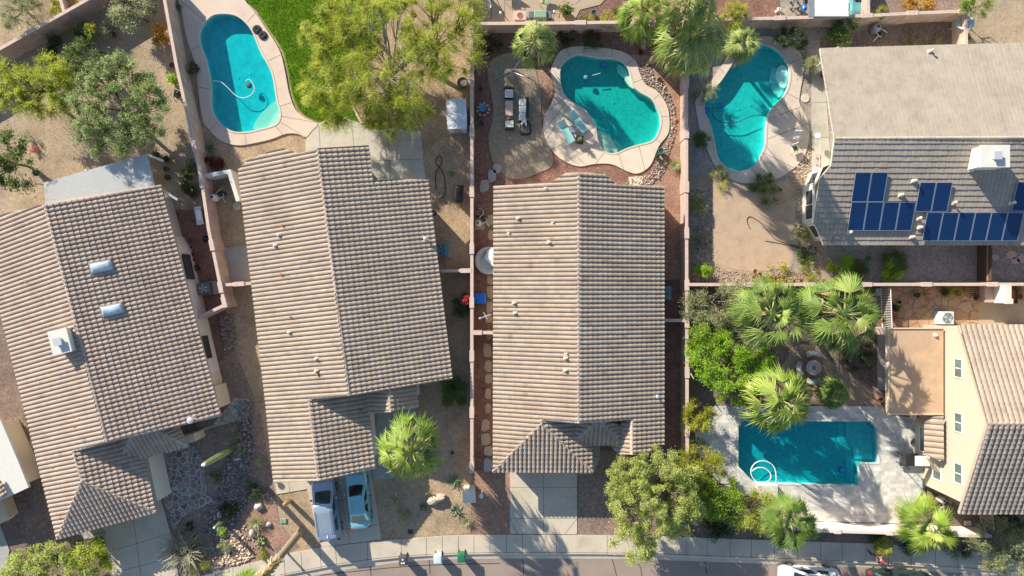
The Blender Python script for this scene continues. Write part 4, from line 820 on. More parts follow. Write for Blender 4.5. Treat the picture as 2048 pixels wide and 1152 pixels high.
def make_tree(name, label, px, py, r, h, leaf, cat='tree', style='broad', n=9000, size=.16, bark='bark', ry=None, seed=0, clumps=None, group=None, lean=None, base=None, squash=.45, limbs=6, trunk=None, low=None, aspect=None, gap=.12):
    """px,py: where the crown's middle shows; r: crown radius in photograph pixels; h: height of the top"""
    rng = np.random.RandomState(seed+int(px*7+py)); hc = h*.68; c = W(px, py, hc); k = (1-hc/H)/S; rx = r*k; ryy = (ry or r)*k; rz = max(.15, min((h-(low if low is not None else h*.25))/2, max(rx, ryy)*squash*2)); hz = h-rz
    b0 = Vector((c.x, c.y, 0)) if base is None else W(*base); t = thing(name, label, cat, b0, 0, group)
    n = int(n*(1.75 if style != 'broad' else 1.35)); K = int(clumps*1.35) if clumps else int(12+rx*ryy*4.0); pts = []
    lob = rng.uniform(.88, 1.2, 9); ph = rng.uniform(0, 6.28)
    for i in range(K):                                       # clump centres spread through the crown, uneven outline
        a = rng.uniform(0, 2*np.pi); q = np.sqrt(rng.uniform(0, 1)); lb = lob[int(((a+ph) % (2*np.pi))/(2*np.pi)*9)]; q *= lb
        zz = rng.uniform(-.55, .85)*math.sqrt(max(.08, 1-min(1, q*q)*.85)); pts.append((c.x+q*rx*.90*math.cos(a), c.y+q*ryy*.90*math.sin(a), hz+zz*rz))
    pts = np.array(pts); cr = max(.16, 1.55*math.sqrt(rx*ryy)/math.sqrt(K)); per = n//K; Vs = []; Fs = []; Ts = []; o = 0; tn = rng.uniform(.1, .9, K)
    for i in range(K):
        m = int(per*rng.uniform(.55, 1.5)); rr = cr*rng.uniform(.55, 1.35)
        if style == 'broad':
            d = rng.normal(size=(m, 3)); d /= np.linalg.norm(d, axis=1)[:, None]; rad = rr*np.abs(rng.normal(.45 if rx > 1.3 else .75, .38 if rx > 1.3 else .22, m))*(1+.25*np.sin(d[:, 0]*5+tn[i]*9)*np.cos(d[:, 1]*6))
            C = pts[i]+d*rad[:, None]*np.array([1, 1, .7]); V, F, T = leaves(C, size, rng, aspect or .5, .5, None, np.full(m, .25+.5*tn[i]))
        else:                                                # feathery sprays that droop outward
            out = pts[i]-np.array([c.x, c.y, hz-.4*rz]); out[2] *= .5; out /= np.linalg.norm(out)+1e-9; ns = max(5, m//11); C = []; D = []
            for s in range(ns):
                dd = out*.9+rng.normal(size=3)*.75; dd[2] = dd[2]*.5; dd /= np.linalg.norm(dd); L = rr*rng.uniform(.8, 1.9); tt = np.linspace(.08, 1, 14)
                P_ = pts[i]+dd*L*tt[:, None]; P_[:, 2] -= .30*L*tt**2; P_ += rng.normal(size=P_.shape)*.05; C.append(P_); D.append(np.tile(dd, (14, 1)))
            C = np.concatenate(C); D = np.concatenate(D); V, F, T = leaves(C, size, rng, aspect or .2, .5, D, np.full(len(C), tn[i]))
        Vs.append(V); Fs.append(F+o); Ts.append(T); o += len(V)
    me = fast_mesh('crown', np.concatenate(Vs), np.concatenate(Fs), np.concatenate(Ts), 4); link('crown', me, leaf, t)
    mb = MB(); tr = trunk or max(.05, .035*rx+.03); fork = Vector((b0.x*.4+c.x*.6, b0.y*.4+c.y*.6, hz-rz*.75 if hz-rz*.75 > .25 else max(.12, h*.2)))
    mid = b0.lerp(fork, .5)+Vector(rng.uniform(-.12, .12, 3)); mb.tube([b0-Vector((0, 0, .1)), mid, fork], [tr*1.3, tr, tr*.85], 8)
    t.name = name; tk = mb.build('trunk', bark, t, smooth=True)
    lm = MB(); order = rng.permutation(K); heads = [Vector(pts[j]) for j in order[:limbs]]
    for hd in heads:
        m1 = fork.lerp(hd, .5)+Vector(rng.uniform(-.2, .2, 3)); m1.z -= .08; lm.tube([fork, m1, hd], [tr*.6, tr*.38, tr*.14], 5)
    for j in range(K):
        p = Vector(pts[j]); hd = min(heads, key=lambda q: (q-p).length); s = fork.lerp(hd, rng.uniform(.35, .85)); lm.tube([s, s.lerp(p, .5)+Vector(rng.uniform(-.12, .12, 3)), p], [tr*.26, tr*.16, .012], 4)
        if style != 'broad' or j % 2 == 0:
            for _ in range(3 if style != 'broad' else 2): lm.tube([p, p+Vector(rng.normal(size=3)*cr*.55)], [tr*.1+.006, .006], 3)
    lm.build('branches', bark, t); return t
def bush(label, px, py, r, h, leaf, n=1500, size=.10, seed=0, name='bush', cat='bush', group=None, style='broad', **kw):
    return make_tree(name, label, px, py, r, h, leaf, cat, style, n, size, seed=seed, limbs=4, low=0, group=group, trunk=.03, **kw)
# --- fan palms
def frond(V, F, T, base, az, el, Lp, Lb, nseg, rng, droop=.5, tone=.5, spread=1.9, rag=.12):
    d = np.array([math.cos(az)*math.cos(el), math.sin(az)*math.cos(el), math.sin(el)]); s = np.array([-math.sin(az), math.cos(az), 0]); roll = rng.normal(0, .35)
    up = np.cross(d, s); up = up if up[2] > 0 else -up; s = s*math.cos(roll)+up*math.sin(roll)
    P0 = base; P1 = base+d*Lp; P1[2] -= Lp*.10; w = .028*Lb
    o = len(V); V += [P0-s*w, P0+s*w, P1+s*w*.7, P1-s*w*.7, P1+up*.02, P0+up*.02]; F += [(o, o+1, o+2), (o, o+2, o+3)]; T += [.98, .98]
    dd = d*math.cos(droop)-np.array([0, 0, 1])*math.sin(droop); dd /= np.linalg.norm(dd); s2 = s-dd*np.dot(s, dd); s2 /= np.linalg.norm(s2); n2 = np.cross(dd, s2); n2 = n2 if n2[2] > 0 else -n2
    st = 2*spread/nseg
    for i in range(nseg):
        th = -spread+st*(i+.5); e = dd*math.cos(th)+s2*math.sin(th); t = -dd*math.sin(th)+s2*math.cos(th); L = Lb*(.72+.28*math.cos(th*.9))*(1+rng.uniform(-rag, rag)); m = .50; wd_ = m*L*math.tan(st*(.5 if rag < .1 else .44))
        A = P1; Cn = P1+e*L*m+n2*(.03)+np.array([0, 0, -.05*L]); l = P1+e*L*m-t*wd_-n2*.03+np.array([0, 0, -.05*L]); r = P1+e*L*m+t*wd_-n2*.03+np.array([0, 0, -.05*L])
        tip = P1+e*L+np.array([0, 0, -L*rng.uniform(.15, .42)])+t*rng.normal(0, .03); o = len(V); V += [A, l, Cn, r, tip]
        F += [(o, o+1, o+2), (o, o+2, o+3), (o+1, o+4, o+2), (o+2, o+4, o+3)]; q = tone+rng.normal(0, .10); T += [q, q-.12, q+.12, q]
def palm_crown(seed, nf=34, Lp=1.2, Lb=1.1, nseg=26, droop=.5, rag=.12, wind=None, elmin=-.75, spread=1.9):
    rng = np.random.RandomState(seed); V = []; F = []; T = []; g = 2.39996
    for i in range(nf):
        f = (i+.5)/nf; el = 1.35-f*(1.35-elmin)+rng.normal(0, .08); az = i*g+rng.normal(0, .15); k = .6+.4*min(1, f*2.2)
        if wind is not None: az = az+.35*math.sin(wind-az)
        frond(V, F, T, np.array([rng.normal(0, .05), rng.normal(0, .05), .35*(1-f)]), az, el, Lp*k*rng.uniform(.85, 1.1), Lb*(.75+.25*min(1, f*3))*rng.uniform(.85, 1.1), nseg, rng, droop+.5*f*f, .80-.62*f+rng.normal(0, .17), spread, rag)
    return fast_mesh('crown', V, F, np.clip(T, 0, 1), 3)
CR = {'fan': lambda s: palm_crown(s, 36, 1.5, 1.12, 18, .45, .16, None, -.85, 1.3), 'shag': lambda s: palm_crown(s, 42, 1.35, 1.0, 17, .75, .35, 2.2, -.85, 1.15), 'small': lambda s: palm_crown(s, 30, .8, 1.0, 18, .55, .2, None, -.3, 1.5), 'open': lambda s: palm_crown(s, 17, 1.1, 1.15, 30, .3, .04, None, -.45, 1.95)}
crown_cache = {}
def palm(label, px, py, r, h, kind='fan', leaf='palm_leaf', base=None, seed=0, rz=0, tr=.2, skirt=0, group='fan palms in the gardens'):
    top = W(px, py, h); b0 = Vector((top.x, top.y, 0)) if base is None else W(*base); t = thing('fan_palm', label, 'palm tree', b0, 0, group)
    key = (kind, seed % 3)
    if key not in crown_cache: crown_cache[key] = CR[kind](seed % 3+11)
    me = crown_cache[key].copy(); nv = len(me.vertices); co = np.empty(nv*3, np.float32); me.vertices.foreach_get('co', co); co = co.reshape(-1, 3); R0 = np.percentile(np.hypot(co[:, 0], co[:, 1]), 97)
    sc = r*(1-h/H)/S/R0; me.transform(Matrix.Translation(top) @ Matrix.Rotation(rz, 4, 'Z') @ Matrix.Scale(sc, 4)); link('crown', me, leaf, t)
    rd = np.random.RandomState(seed*7+int(px)); V = []; F = []; T = []
    for i in range(4 if kind == 'small' else 7): frond(V, F, T, np.array([0, 0, -.1]), rd.uniform(0, 6.28), rd.uniform(-1.1, -.5), 1.0, .9, 14, rd, .7, .4, 1.0, .4)
    V = np.array(V)*sc; c_, s_ = math.cos(rz), math.sin(rz); V = np.c_[V[:, 0], V[:, 1], V[:, 2]]+np.array(top); link('dead_fronds', fast_mesh('dead_fronds', V, F, np.clip(T, 0, 1), 3), 'dead_frond', t)
    mb = MB(); n = 9; pts = []; rad = []
    for i in range(n+1):
        f = i/n; p = b0.lerp(top, f**1.0); pts.append(p); rad.append(tr*(1.25-.35*f)*(1+.08*random.uniform(-1, 1)))
    mb.tube(pts, rad, 10); mb.build('trunk', 'palm_trunk', t, smooth=True)
    if skirt:
        rng = np.random.RandomState(seed+5); V = []; F = []; T = []; m = 150; dv = (top-b0)
        for i in range(m):
            f = rng.uniform(1-skirt, .98); p = np.array(b0+dv*f); a = rng.uniform(0, 6.28); d_ = np.array([math.cos(a), math.sin(a), -.9]); L = rng.uniform(.3, .7); s = np.array([-math.sin(a), math.cos(a), 0])*.06
            o = len(V); V += [p+d_*.1-s, p+d_*.1+s, p+d_*L+s*.5, p+d_*L-s]; F.append((o, o+1, o+2, o+3)); T.append(rng.rand())
        link('dead_frond_skirt', fast_mesh('dead_frond_skirt', V, F, T, 4), 'dead_frond', t)
    return t
PG = 'fan palms in the gardens'
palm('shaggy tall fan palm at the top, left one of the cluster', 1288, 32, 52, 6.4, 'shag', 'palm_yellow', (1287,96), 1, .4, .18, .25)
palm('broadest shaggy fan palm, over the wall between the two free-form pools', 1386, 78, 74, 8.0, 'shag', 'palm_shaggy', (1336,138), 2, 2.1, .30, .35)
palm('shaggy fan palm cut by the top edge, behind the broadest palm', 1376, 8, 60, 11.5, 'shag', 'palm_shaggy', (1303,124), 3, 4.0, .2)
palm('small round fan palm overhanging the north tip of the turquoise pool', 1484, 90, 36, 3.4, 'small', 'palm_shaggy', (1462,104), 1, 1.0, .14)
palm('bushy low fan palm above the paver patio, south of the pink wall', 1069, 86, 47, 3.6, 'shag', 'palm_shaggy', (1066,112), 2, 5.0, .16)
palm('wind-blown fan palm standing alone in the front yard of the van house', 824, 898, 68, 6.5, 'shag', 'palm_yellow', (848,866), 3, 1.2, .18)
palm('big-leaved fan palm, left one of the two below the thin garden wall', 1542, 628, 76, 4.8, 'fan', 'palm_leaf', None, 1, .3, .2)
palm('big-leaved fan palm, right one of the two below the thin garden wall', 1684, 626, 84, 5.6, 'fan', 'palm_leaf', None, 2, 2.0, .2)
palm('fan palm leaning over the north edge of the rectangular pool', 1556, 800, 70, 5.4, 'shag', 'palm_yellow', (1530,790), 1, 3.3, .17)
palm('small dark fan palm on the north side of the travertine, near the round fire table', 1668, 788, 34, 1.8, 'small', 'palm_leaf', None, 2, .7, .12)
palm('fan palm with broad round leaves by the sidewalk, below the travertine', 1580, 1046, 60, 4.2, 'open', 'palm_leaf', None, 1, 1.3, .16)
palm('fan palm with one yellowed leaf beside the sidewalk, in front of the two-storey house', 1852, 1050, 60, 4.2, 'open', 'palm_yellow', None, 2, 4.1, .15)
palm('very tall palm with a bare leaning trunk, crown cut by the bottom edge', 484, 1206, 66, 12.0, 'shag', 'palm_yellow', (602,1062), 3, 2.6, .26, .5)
# --- trees and shrubs: (label, x, y, r, h, leaf, style, n, size, extra)
T_ = [
 ('grey-green round-crowned tree filling the middle of the west back yard', 232, 210, 98, 5.6, 'leaf_gray', 'broad', 46000, .13, dict(ry=106, base=(262,235), clumps=130)),
 ('bright feathery tree blowing to the left beside the grey-green tree', 65, 168, 78, 5.0, 'leaf_feather', 'feather', 15000, .17, dict(ry=62, base=(105,205), clumps=46)),
 ('dark green tree cut by the left edge above the leftmost house', 8, 322, 58, 4.6, 'leaf_mid', 'broad', 9000, .17, dict(ry=70)),
 ('dark leafy shrub-tree between the grey-green tree and the corner wall', 148, 125, 40, 3.0, 'leaf_mid', 'broad', 4500, .15, {}),
 ('sage-coloured airy shrub at the top edge left of the slanting wall', 268, 22, 52, 3.0, 'leaf_sage', 'broad', 7000, .13, dict(ry=40)),
 ('pale wispy shrub in the top left corner outside the diagonal wall', 28, 12, 52, 3.0, 'leaf_sage', 'feather', 5000, .15, dict(ry=46)),
 ('large airy palo verde with a yellow-green crown over the lawn edge', 668, 118, 68, 5.6, 'leaf_feather', 'feather', 34000, .14, dict(ry=126, base=(715,130), clumps=95, bark='bark_green')),
 ('palo verde with visible dark limbs in the middle of the top back yard', 770, 120, 86, 6.4, 'leaf_feather', 'feather', 24000, .14, dict(ry=116, base=(800,185), clumps=62, bark='bark_gray', limbs=10, trunk=.17)),
 ('sparse tree at the top reaching over the west side of the pink wall', 880, 60, 84, 6.4, 'leaf_feather', 'feather', 20000, .14, dict(ry=100, base=(868,150), clumps=56, bark='bark', limbs=10, trunk=.16)),
 ('low spreading palo verde reaching over the concrete patio', 790, 222, 66, 4.2, 'leaf_feather', 'feather', 14000, .14, dict(ry=42, base=(800,190), clumps=40, bark='bark_gray')),
 ('grey-stemmed bare-twigged tree at the top edge beside the lawn', 730, 40, 56, 6.2, 'leaf_feather', 'feather', 6000, .13, dict(ry=40, bark='bark_gray', limbs=9)),
 ('feathery olive shrub against the pink wall, left of the big-leaved palms', 1432, 604, 58, 3.4, 'leaf_sage', 'feather', 10000, .16, dict(ry=46)),
 ('bright green leafy tree left of the round fire table', 1466, 738, 92, 4.8, 'leaf_lime', 'broad', 30000, .13, dict(ry=70, base=(1458,728), clumps=80)),
 ('upper bright green bushy tree close to the pink wall', 1420, 680, 42, 4.0, 'leaf_bright', 'broad', 9000, .14, {}),
 ('yellow-green bush leaning over the pink wall beside the travertine', 1396, 832, 26, 2.6, 'leaf_yellow', 'feather', 4200, .14, dict(ry=34)),
 ('big olive-green tree in the front yard of the central house', 1298, 985, 102, 6.2, 'leaf_olive', 'broad', 62000, .115, dict(ry=92, base=(1262,978), clumps=150)),
 ('lower olive-green branch-heavy tree hanging over the sidewalk', 1272, 1082, 48, 4.2, 'leaf_olive', 'broad', 8000, .15, dict(ry=42, base=(1262,1050))),
 ('olive-green tree crown right of the big front-yard tree', 1360, 1010, 44, 5.0, 'leaf_olive', 'broad', 10000, .15, dict(ry=62, base=(1348,1000))),
 ('yellowish loose shrub beside the lower end of the pink wall', 1404, 944, 38, 3.2, 'leaf_yellow', 'feather', 6500, .14, dict(ry=50)),
 ('green leafy shrub below the cut corner of the travertine patio', 1440, 1000, 52, 3.2, 'leaf_bright', 'broad', 12000, .14, dict(ry=46)),
 ('olive shrub left of the broad-leaved palm by the sidewalk', 1508, 1022, 48, 2.8, 'leaf_feather', 'feather', 7500, .14, dict(ry=34)),
 ('dark round bush in the shade by the sidewalk, east of the olive-green tree', 1442, 1052, 30, 1.4, 'leaf_dark', 'broad', 3600, .12, {}),
 ('yellow-green thicket tree in the bottom left corner', 95, 1130, 92, 4.2, 'leaf_olive', 'broad', 17000, .15, dict(ry=38, clumps=54)),
 ('yellow-green shrub-tree at the foot of the leftmost driveway', 175, 1120, 46, 3.4, 'leaf_feather', 'broad', 7000, .14, dict(ry=34)),
 ('pale green tree in the bottom right corner', 2010, 1098, 56, 3.8, 'leaf_sage', 'feather', 9000, .16, dict(ry=48)),
 ('dark shrub under the roof edge at the right border', 2030, 1056, 40, 2.0, 'leaf_dark', 'broad', 4000, .13, dict(ry=34)),
 ('dark round flowering bush beside the north tip of the turquoise pool', 1588, 74, 36, 1.9, 'leaf_dark', 'broad', 5000, .11, dict(ry=26)),
 ('mid-green leafy bush left of the pool filter by the north wall', 1686, 66, 38, 2.3, 'leaf_mid', 'broad', 6500, .12, dict(ry=32)),
 ('pale sage bush beside the corner of the grey-roofed house', 1622, 126, 18, 1.2, 'leaf_sage', 'broad', 1500, .1, {}),
 ('bright green plant beside the top of the central cluster of palms', 1464, 30, 26, 3.0, 'leaf_feather', 'feather', 2600, .15, dict(ry=22)),
 ('green branch tips over the wall at the top right', 1958, 8, 36, 3.5, 'leaf_bright', 'feather', 1800, .14, dict(ry=14)),
]
for i, (lb, x, y, r, h, lf, st, n, sz, kw) in enumerate(T_): make_tree('tree' if h > 3.3 else 'shrub', lb, x, y, r, h, lf, 'tree' if h > 3.3 else 'shrub', st, n, sz, seed=i, **kw)
B_ = [
 ('round gold-flecked bush against the slanting pink wall', 319, 64, 20, 1.5, 'leaf_gold', 2200), ('small blue-green shrub in a brown pot near the corner wall', 217, 52, 17, 1.3, 'leaf_sage', 1500),
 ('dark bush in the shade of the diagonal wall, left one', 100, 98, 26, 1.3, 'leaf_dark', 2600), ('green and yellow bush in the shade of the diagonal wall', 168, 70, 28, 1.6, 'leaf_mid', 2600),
 ('small yellow bush among the dark bushes by the diagonal wall', 183, 60, 13, 1.7, 'leaf_yellow', 900), ('bright bush by the stub wall at the top left', 112, 12, 15, 1.5, 'leaf_yellow', 1000), ('orange-green bush at the top edge beside the stub wall', 140, 6, 20, 1.4, 'leaf_orange', 1400),
 ('bright potted shrub against the slanting wall', 350, 158, 10, 1.0, 'leaf_lime', 700), ('dark blue-green bush in the shade of the slanting wall', 382, 372, 24, 1.2, 'leaf_dark', 1800), ('grey agave-like clump between wall and pool deck', 386, 135, 13, .7, 'leaf_dark', 700),
 ('maroon bush beside the pale screen wall', 424, 330, 20, 1.1, 'leaf_maroon', 1500), ('sprawling dark shrub at the foot of the slanting wall', 378, 330, 18, 1.0, 'leaf_mid', 900),
 ('tiny olive sapling in the west yard', 55, 270, 9, .7, 'leaf_sage', 300), ('small red-flowered plant in the west yard', 65, 300, 8, .5, 'leaf_red', 200),
 ('smooth round dark green bush in the shade east of the van house', 908, 784, 27, 1.6, 'leaf_mid', 9000), ('broad dark bush under the pink bougainvillea', 922, 612, 26, 1.4, 'leaf_dark', 2600), ('pink and red bougainvillea spilling along the pink wall', 934, 602, 8, 1.9, 'leaf_red', 700),
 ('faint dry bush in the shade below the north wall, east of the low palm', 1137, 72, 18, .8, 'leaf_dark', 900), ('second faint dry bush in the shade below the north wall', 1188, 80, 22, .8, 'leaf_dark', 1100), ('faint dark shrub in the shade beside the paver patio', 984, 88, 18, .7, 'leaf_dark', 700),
 ('grey-green spiky bush on the west rim of the turquoise pool', 1410, 178, 22, 1.0, 'leaf_sage', 1500), ('white-flowering bush at the west rim of the turquoise pool', 1404, 283, 17, .9, 'leaf_mid', 1500), ('low grassy clump at the south-west rim of the turquoise pool', 1445, 356, 20, .5, 'leaf_feather', 900),
 ('dark green low bush at the south rim of the turquoise pool', 1532, 378, 34, .7, 'leaf_mid', 2600), ('yellow-green plant against the wall, upper one beside the dirt patch', 1398, 408, 14, .8, 'leaf_feather', 700), ('lime green bush in the corner of the dirt patch', 1406, 539, 17, 1.3, 'leaf_lime', 2000),
 ('dry grassy clump against the wall beside the dirt patch', 1398, 480, 16, .6, 'leaf_sage', 600), ('yellow-green weeds below the bay window', 1604, 470, 16, .7, 'leaf_feather', 700), ('green weedy bush south of the bay window', 1612, 512, 18, .7, 'leaf_mid', 900), ('small feathery plant by the terracotta pots', 1624, 540, 18, .7, 'leaf_feather', 800),
 ('lime bush south of the grey-roofed house, left one', 1688, 538, 28, 1.2, 'leaf_lime', 3000), ('lime bush south of the grey-roofed house, right one', 1783, 544, 22, 1.2, 'leaf_lime', 2400), ('dark low bush behind the right lime bush', 1790, 522, 24, .8, 'leaf_mid', 1600), ('dark low bush between the left lime bush and the house', 1726, 532, 22, .8, 'leaf_mid', 1300),
 ('yellow weeds behind the row of terracotta pots', 1560, 552, 26, .5, 'leaf_yellow', 900), ('bright golden-orange shrub at the top edge, left one', 1822, 6, 16, 1.2, 'leaf_gold', 1400), ('bright golden-orange shrub at the top edge, right one', 1858, 2, 20, 1.3, 'leaf_gold', 1700),
 ('green plant hanging over the wall beside the golden shrubs', 1756, 28, 14, 2.0, 'leaf_feather', 700), ('lime creeper on top of the north wall', 1220, 42, 18, 2.0, 'leaf_yellow', 900), ('dark round bush beyond the north wall', 1240, 25, 13, 1.0, 'leaf_mid', 1200),
 ('yellow-leaved low plant by the wall beyond the central pool', 1178, 38, 12, .7, 'leaf_yellow', 500), ('small green potted plant near the orange planter', 1166, 36, 10, .6, 'leaf_mid', 400),
 ('dark green clump right of the big-leaved palms', 1716, 710, 34, .9, 'leaf_dark', 2200), ('grey-green grassy clump below the right big-leaved palm', 1698, 690, 26, .8, 'leaf_sage', 1500), ('yellow bush tucked behind the right big-leaved palm', 1725, 590, 20, 1.2, 'leaf_yellow', 1200),
 ('pale lime bush beside the walking person on the sidewalk', 1770, 1094, 18, 1.5, 'leaf_yellow', 1300), ('dark low bush at the foot of the white wall beside the sidewalk', 1758, 1076, 22, .8, 'leaf_dark', 1100), ('dry twiggy plant by the sidewalk under the yellow-leaved palm', 1818, 1095, 16, .7, 'leaf_dark', 500), ('second dry twiggy plant further right along the sidewalk', 1920, 1098, 26, .7, 'leaf_dark', 800),
 ('dry straw-coloured tuft beside the travertine corner', 1398, 888, 16, .8, 'leaf_sage', 600), ('dark green round bush among the river rocks', 458, 1020, 17, .9, 'leaf_dark', 1600), ('very dark small bush near the flagstones', 380, 1053, 8, .4, 'leaf_dark', 500), ('dark round cushion plant beside the flagstone patio', 430, 955, 11, .6, 'leaf_mid', 800),
 ('large dim bush at the edge of the flagstone path', 466, 880, 22, .9, 'leaf_sage', 900), ('golden dry bush near the small lime agave', 447, 1092, 12, .7, 'yucca', 900), ('yellow-green tuft at the foot of the bare grey brush', 398, 1132, 18, .9, 'leaf_feather', 900), ('green shrub by the leftmost driveway edge', 190, 1096, 18, 1.0, 'leaf_mid', 900),
 ('olive tuft at the sidewalk by the palm trunk', 524, 1112, 9, .5, 'leaf_feather', 400), ('dim olive shrub right of the river rocks', 510, 985, 18, .6, 'leaf_dark', 700),
 ('green plants in the shade by the east courtyard wall', 1898, 582, 14, .6, 'leaf_yellow', 500), ('dark foliage against the wall under the east dish', 1932, 76, 8, 1.0, 'leaf_mid', 400), ('low weeds behind the grey roof', 1825, 84, 20, .4, 'leaf_feather', 500), ('second patch of low weeds behind the grey roof', 1862, 84, 16, .4, 'leaf_feather', 400)]
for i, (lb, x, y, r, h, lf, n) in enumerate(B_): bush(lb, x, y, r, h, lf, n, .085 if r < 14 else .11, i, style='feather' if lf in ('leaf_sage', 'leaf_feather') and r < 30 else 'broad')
# --- rosettes: agaves, yuccas, grasses
def rosette(label, px, py, r, h, leaf, n=40, w=.09, cat='agave', name='agave', elmin=.05, seed=0, curl=.2, wavy=0):
    rng = np.random.RandomState(seed+int(px)); c = np.array(W(px, py, h*.5)); c[2] = 0; L0 = r/S; V = []; F = []; T = []; t = thing(name, label, cat, W(px, py, 0))
    for i in range(n):
        f = i/n; az = i*2.39996+rng.normal(0, .1); el = 1.45-(1.45-elmin)*math.sqrt(f)+rng.normal(0, .07); L = L0*(.75+.25*f)*rng.uniform(.85, 1.12)/max(.75, math.cos(elmin)); s = np.array([-math.sin(az), math.cos(az), 0]); tn = .85-.6*f+rng.normal(0, .1)
        pts = []
        for k in range(5):
            q = k/4; e = el-curl*q; pts.append(c+np.array([0, 0, h*.25])+np.array([math.cos(az)*math.cos(e), math.sin(az)*math.cos(e), math.sin(e)])*L*q)
        for k in range(4):
            w0 = w*[.7, 1, .85, .5, .05][k]; w1_ = w*[.7, 1, .85, .5, .05][k+1]; up = np.array([0, 0, .25*w]); o = len(V); V += [pts[k]-s*w0/2+up, pts[k], pts[k]+s*w0/2+up, pts[k+1]-s*w1_/2+up, pts[k+1], pts[k+1]+s*w1_/2+up]
            F += [(o, o+1, o+4, o+3), (o+1, o+2, o+5, o+4)]; T += [tn, tn-.1]
    link('leaves', fast_mesh('leaves', V, F, np.clip(T, 0, 1), 4), leaf, t); mb = MB(); mb.blob((c[0], c[1], h*.12), (.09, .09, h*.2)); mb.build('core', 'bark', t); return t
for a in [('blue-green agave by the top of the gravel bed, left of the utility box', 909, 963, 17, .55, 'agave', 26, .10), ('spiky agave standing left of the utility box, lower one', 911, 1021, 16, .6, 'agave', 20, .11), ('pale yucca with long thin leaves below the utility box', 933, 1045, 16, .8, 'yucca', 60, .04),
          ('round yucca in the shade of the gravel front yard', 808, 1031, 17, .7, 'yucca', 70, .035), ('dark agave touching the boulder', 846, 1014, 12, .5, 'agave', 24, .08), ('pale spiky yucca beside the white stones in the rock garden', 511, 1046, 22, .9, 'yucca', 80, .04),
          ('lime green agave in the rock garden', 443, 1062, 14, .6, 'leaf_lime', 40, .07), ('grey spiky yucca against the wall beyond the pool pots', 1351, 329, 18, .9, 'yucca', 80, .035), ('small dark-red star agave by the river rocks near the palms', 1282, 103, 9, .4, 'leaf_maroon', 16, .09),
          ('second dark star plant lower among the river rocks', 1320, 158, 7, .4, 'leaf_maroon', 14, .07), ('dark grey agave between the slanting wall and the kidney pool deck', 417, 297, 17, .6, 'agave', 26, .10), ('agave at the top between wall and kidney pool deck', 352, 12, 14, .6, 'agave', 22, .1),
          ('grey-green yucca clump left of the rock garden wall', 492, 965, 15, .6, 'agave', 30, .06), ('yellow-tipped yucca at the edge of the rock garden, left of the slanting strip', 520, 925, 16, .7, 'yucca', 50, .045), ('thin dry plant in the gravel right of the lone palm', 905, 906, 8, .5, 'leaf_dark', 20, .04),
          ('yellow potted spiky plant in the courtyard by the wall', 1906, 580, 14, .8, 'leaf_yellow', 34, .05), ('spiky plant by the wooden frame in the courtyard', 2044, 578, 16, .8, 'yucca', 34, .05), ('green spiky plant by the flagstone courtyard pots', 1790, 612, 8, .5, 'leaf_dark', 20, .04),
          ('yellow tuft at the bottom of the rock garden', 525, 1102, 8, .5, 'leaf_yellow', 40, .03), ('small green fan plant beside the yucca at the pool patio wall', 1822, 1020, 16, .9, 'palm_leaf', 26, .12), ('small upright green plant left of the pump by the two-storey house', 1866, 1010, 14, .9, 'palm_leaf', 22, .12)]:
    rosette(*a, name='yucca' if 'yucca' in a[0] else 'agave' if 'agave' in a[0] else 'spiky_plant', cat='yucca' if 'yucca' in a[0] else 'agave' if 'agave' in a[0] else 'plant')
# --- cacti
def ribbed(mb, A, B, r, n=12, seg=10, tip=True):
    A = Vector(A); B = Vector(B); ax = (B-A).normalized(); u = ax.cross(Vector((0, 1, 0))); u = u if u.length > .1 else ax.cross(Vector((1, 0, 0))); u.normalize(); w = ax.cross(u); vs = []; N = n*2
    for i in range(seg+1):
        f = i/seg; rr = r*(.8+.2*math.sin(math.pi*min(1, f*1.1))) if not tip or f < .88 else r*.85*math.sqrt(max(.02, 1-((f-.88)/.12)**2))
        for j in range(N): q = rr*(1 if j % 2 else .8); vs.append(A+(B-A)*f+(u*math.cos(2*math.pi*j/N)+w*math.sin(2*math.pi*j/N))*q)
    mb.add(vs, [(i*N+j, i*N+(j+1) % N, (i+1)*N+(j+1) % N, (i+1)*N+j) for i in range(seg) for j in range(N)]+[tuple(range(seg*N, (seg+1)*N))])
def cactus(label, base, tip, h, r, mat='cactus', top=None):
    A = W(*base, 0); B = W(*tip, h); t = thing('cactus', label, 'cactus', A); mb = MB(); ribbed(mb, A, B, r, seg=14); mb.build('stem', mat, t)
    if top: mb = MB(); mb.blob(B-(B-A).normalized()*.02, (r*.6, r*.6, r*.5)); mb.build('woolly_tip', top, t)
    return t
cactus('tall ribbed saguaro cactus beside the flagstone patio', (462,899), (407,930), 5.0, .26, 'cactus', 'white_fabric')
cactus('short pale saguaro cactus beside the lime agave', (447,1042), (428,1056), 1.8, .16, 'cactus', 'white_fabric')
cactus('brown-topped stout cactus standing in the tan gravel left of the van', (580,1001), (568,1010), 1.8, .20, 'cactus_top', 'rust')
t = thing('cactus', 'leaning cactus with several arms in the shaded gravel right of the sedan', 'cactus', W(790,1000)); mb = MB()
for a, b_, h in (((792,998),(772,1000),.9),((792,998),(792,985),1.0),((792,998),(797,1003),1.2),((792,1000),(783,1026),1.3)): ribbed(mb, W(*a, 0), W(*b_, h), .085, 8)
mb.build('stem', 'cactus', t)
t = thing('cactus', 'small pale jointed cactus just above the boulder', 'cactus', W(862,985)); mb = MB()
for a, b_, h in (((860,988),(853,986),.7),((860,988),(862,980),.6),((861,987),(859,982),.8),((858,986),(852,989),.5)): ribbed(mb, W(*a, .1), W(*b_, h), .06, 7)
mb.build('stem', 'cactus', t)
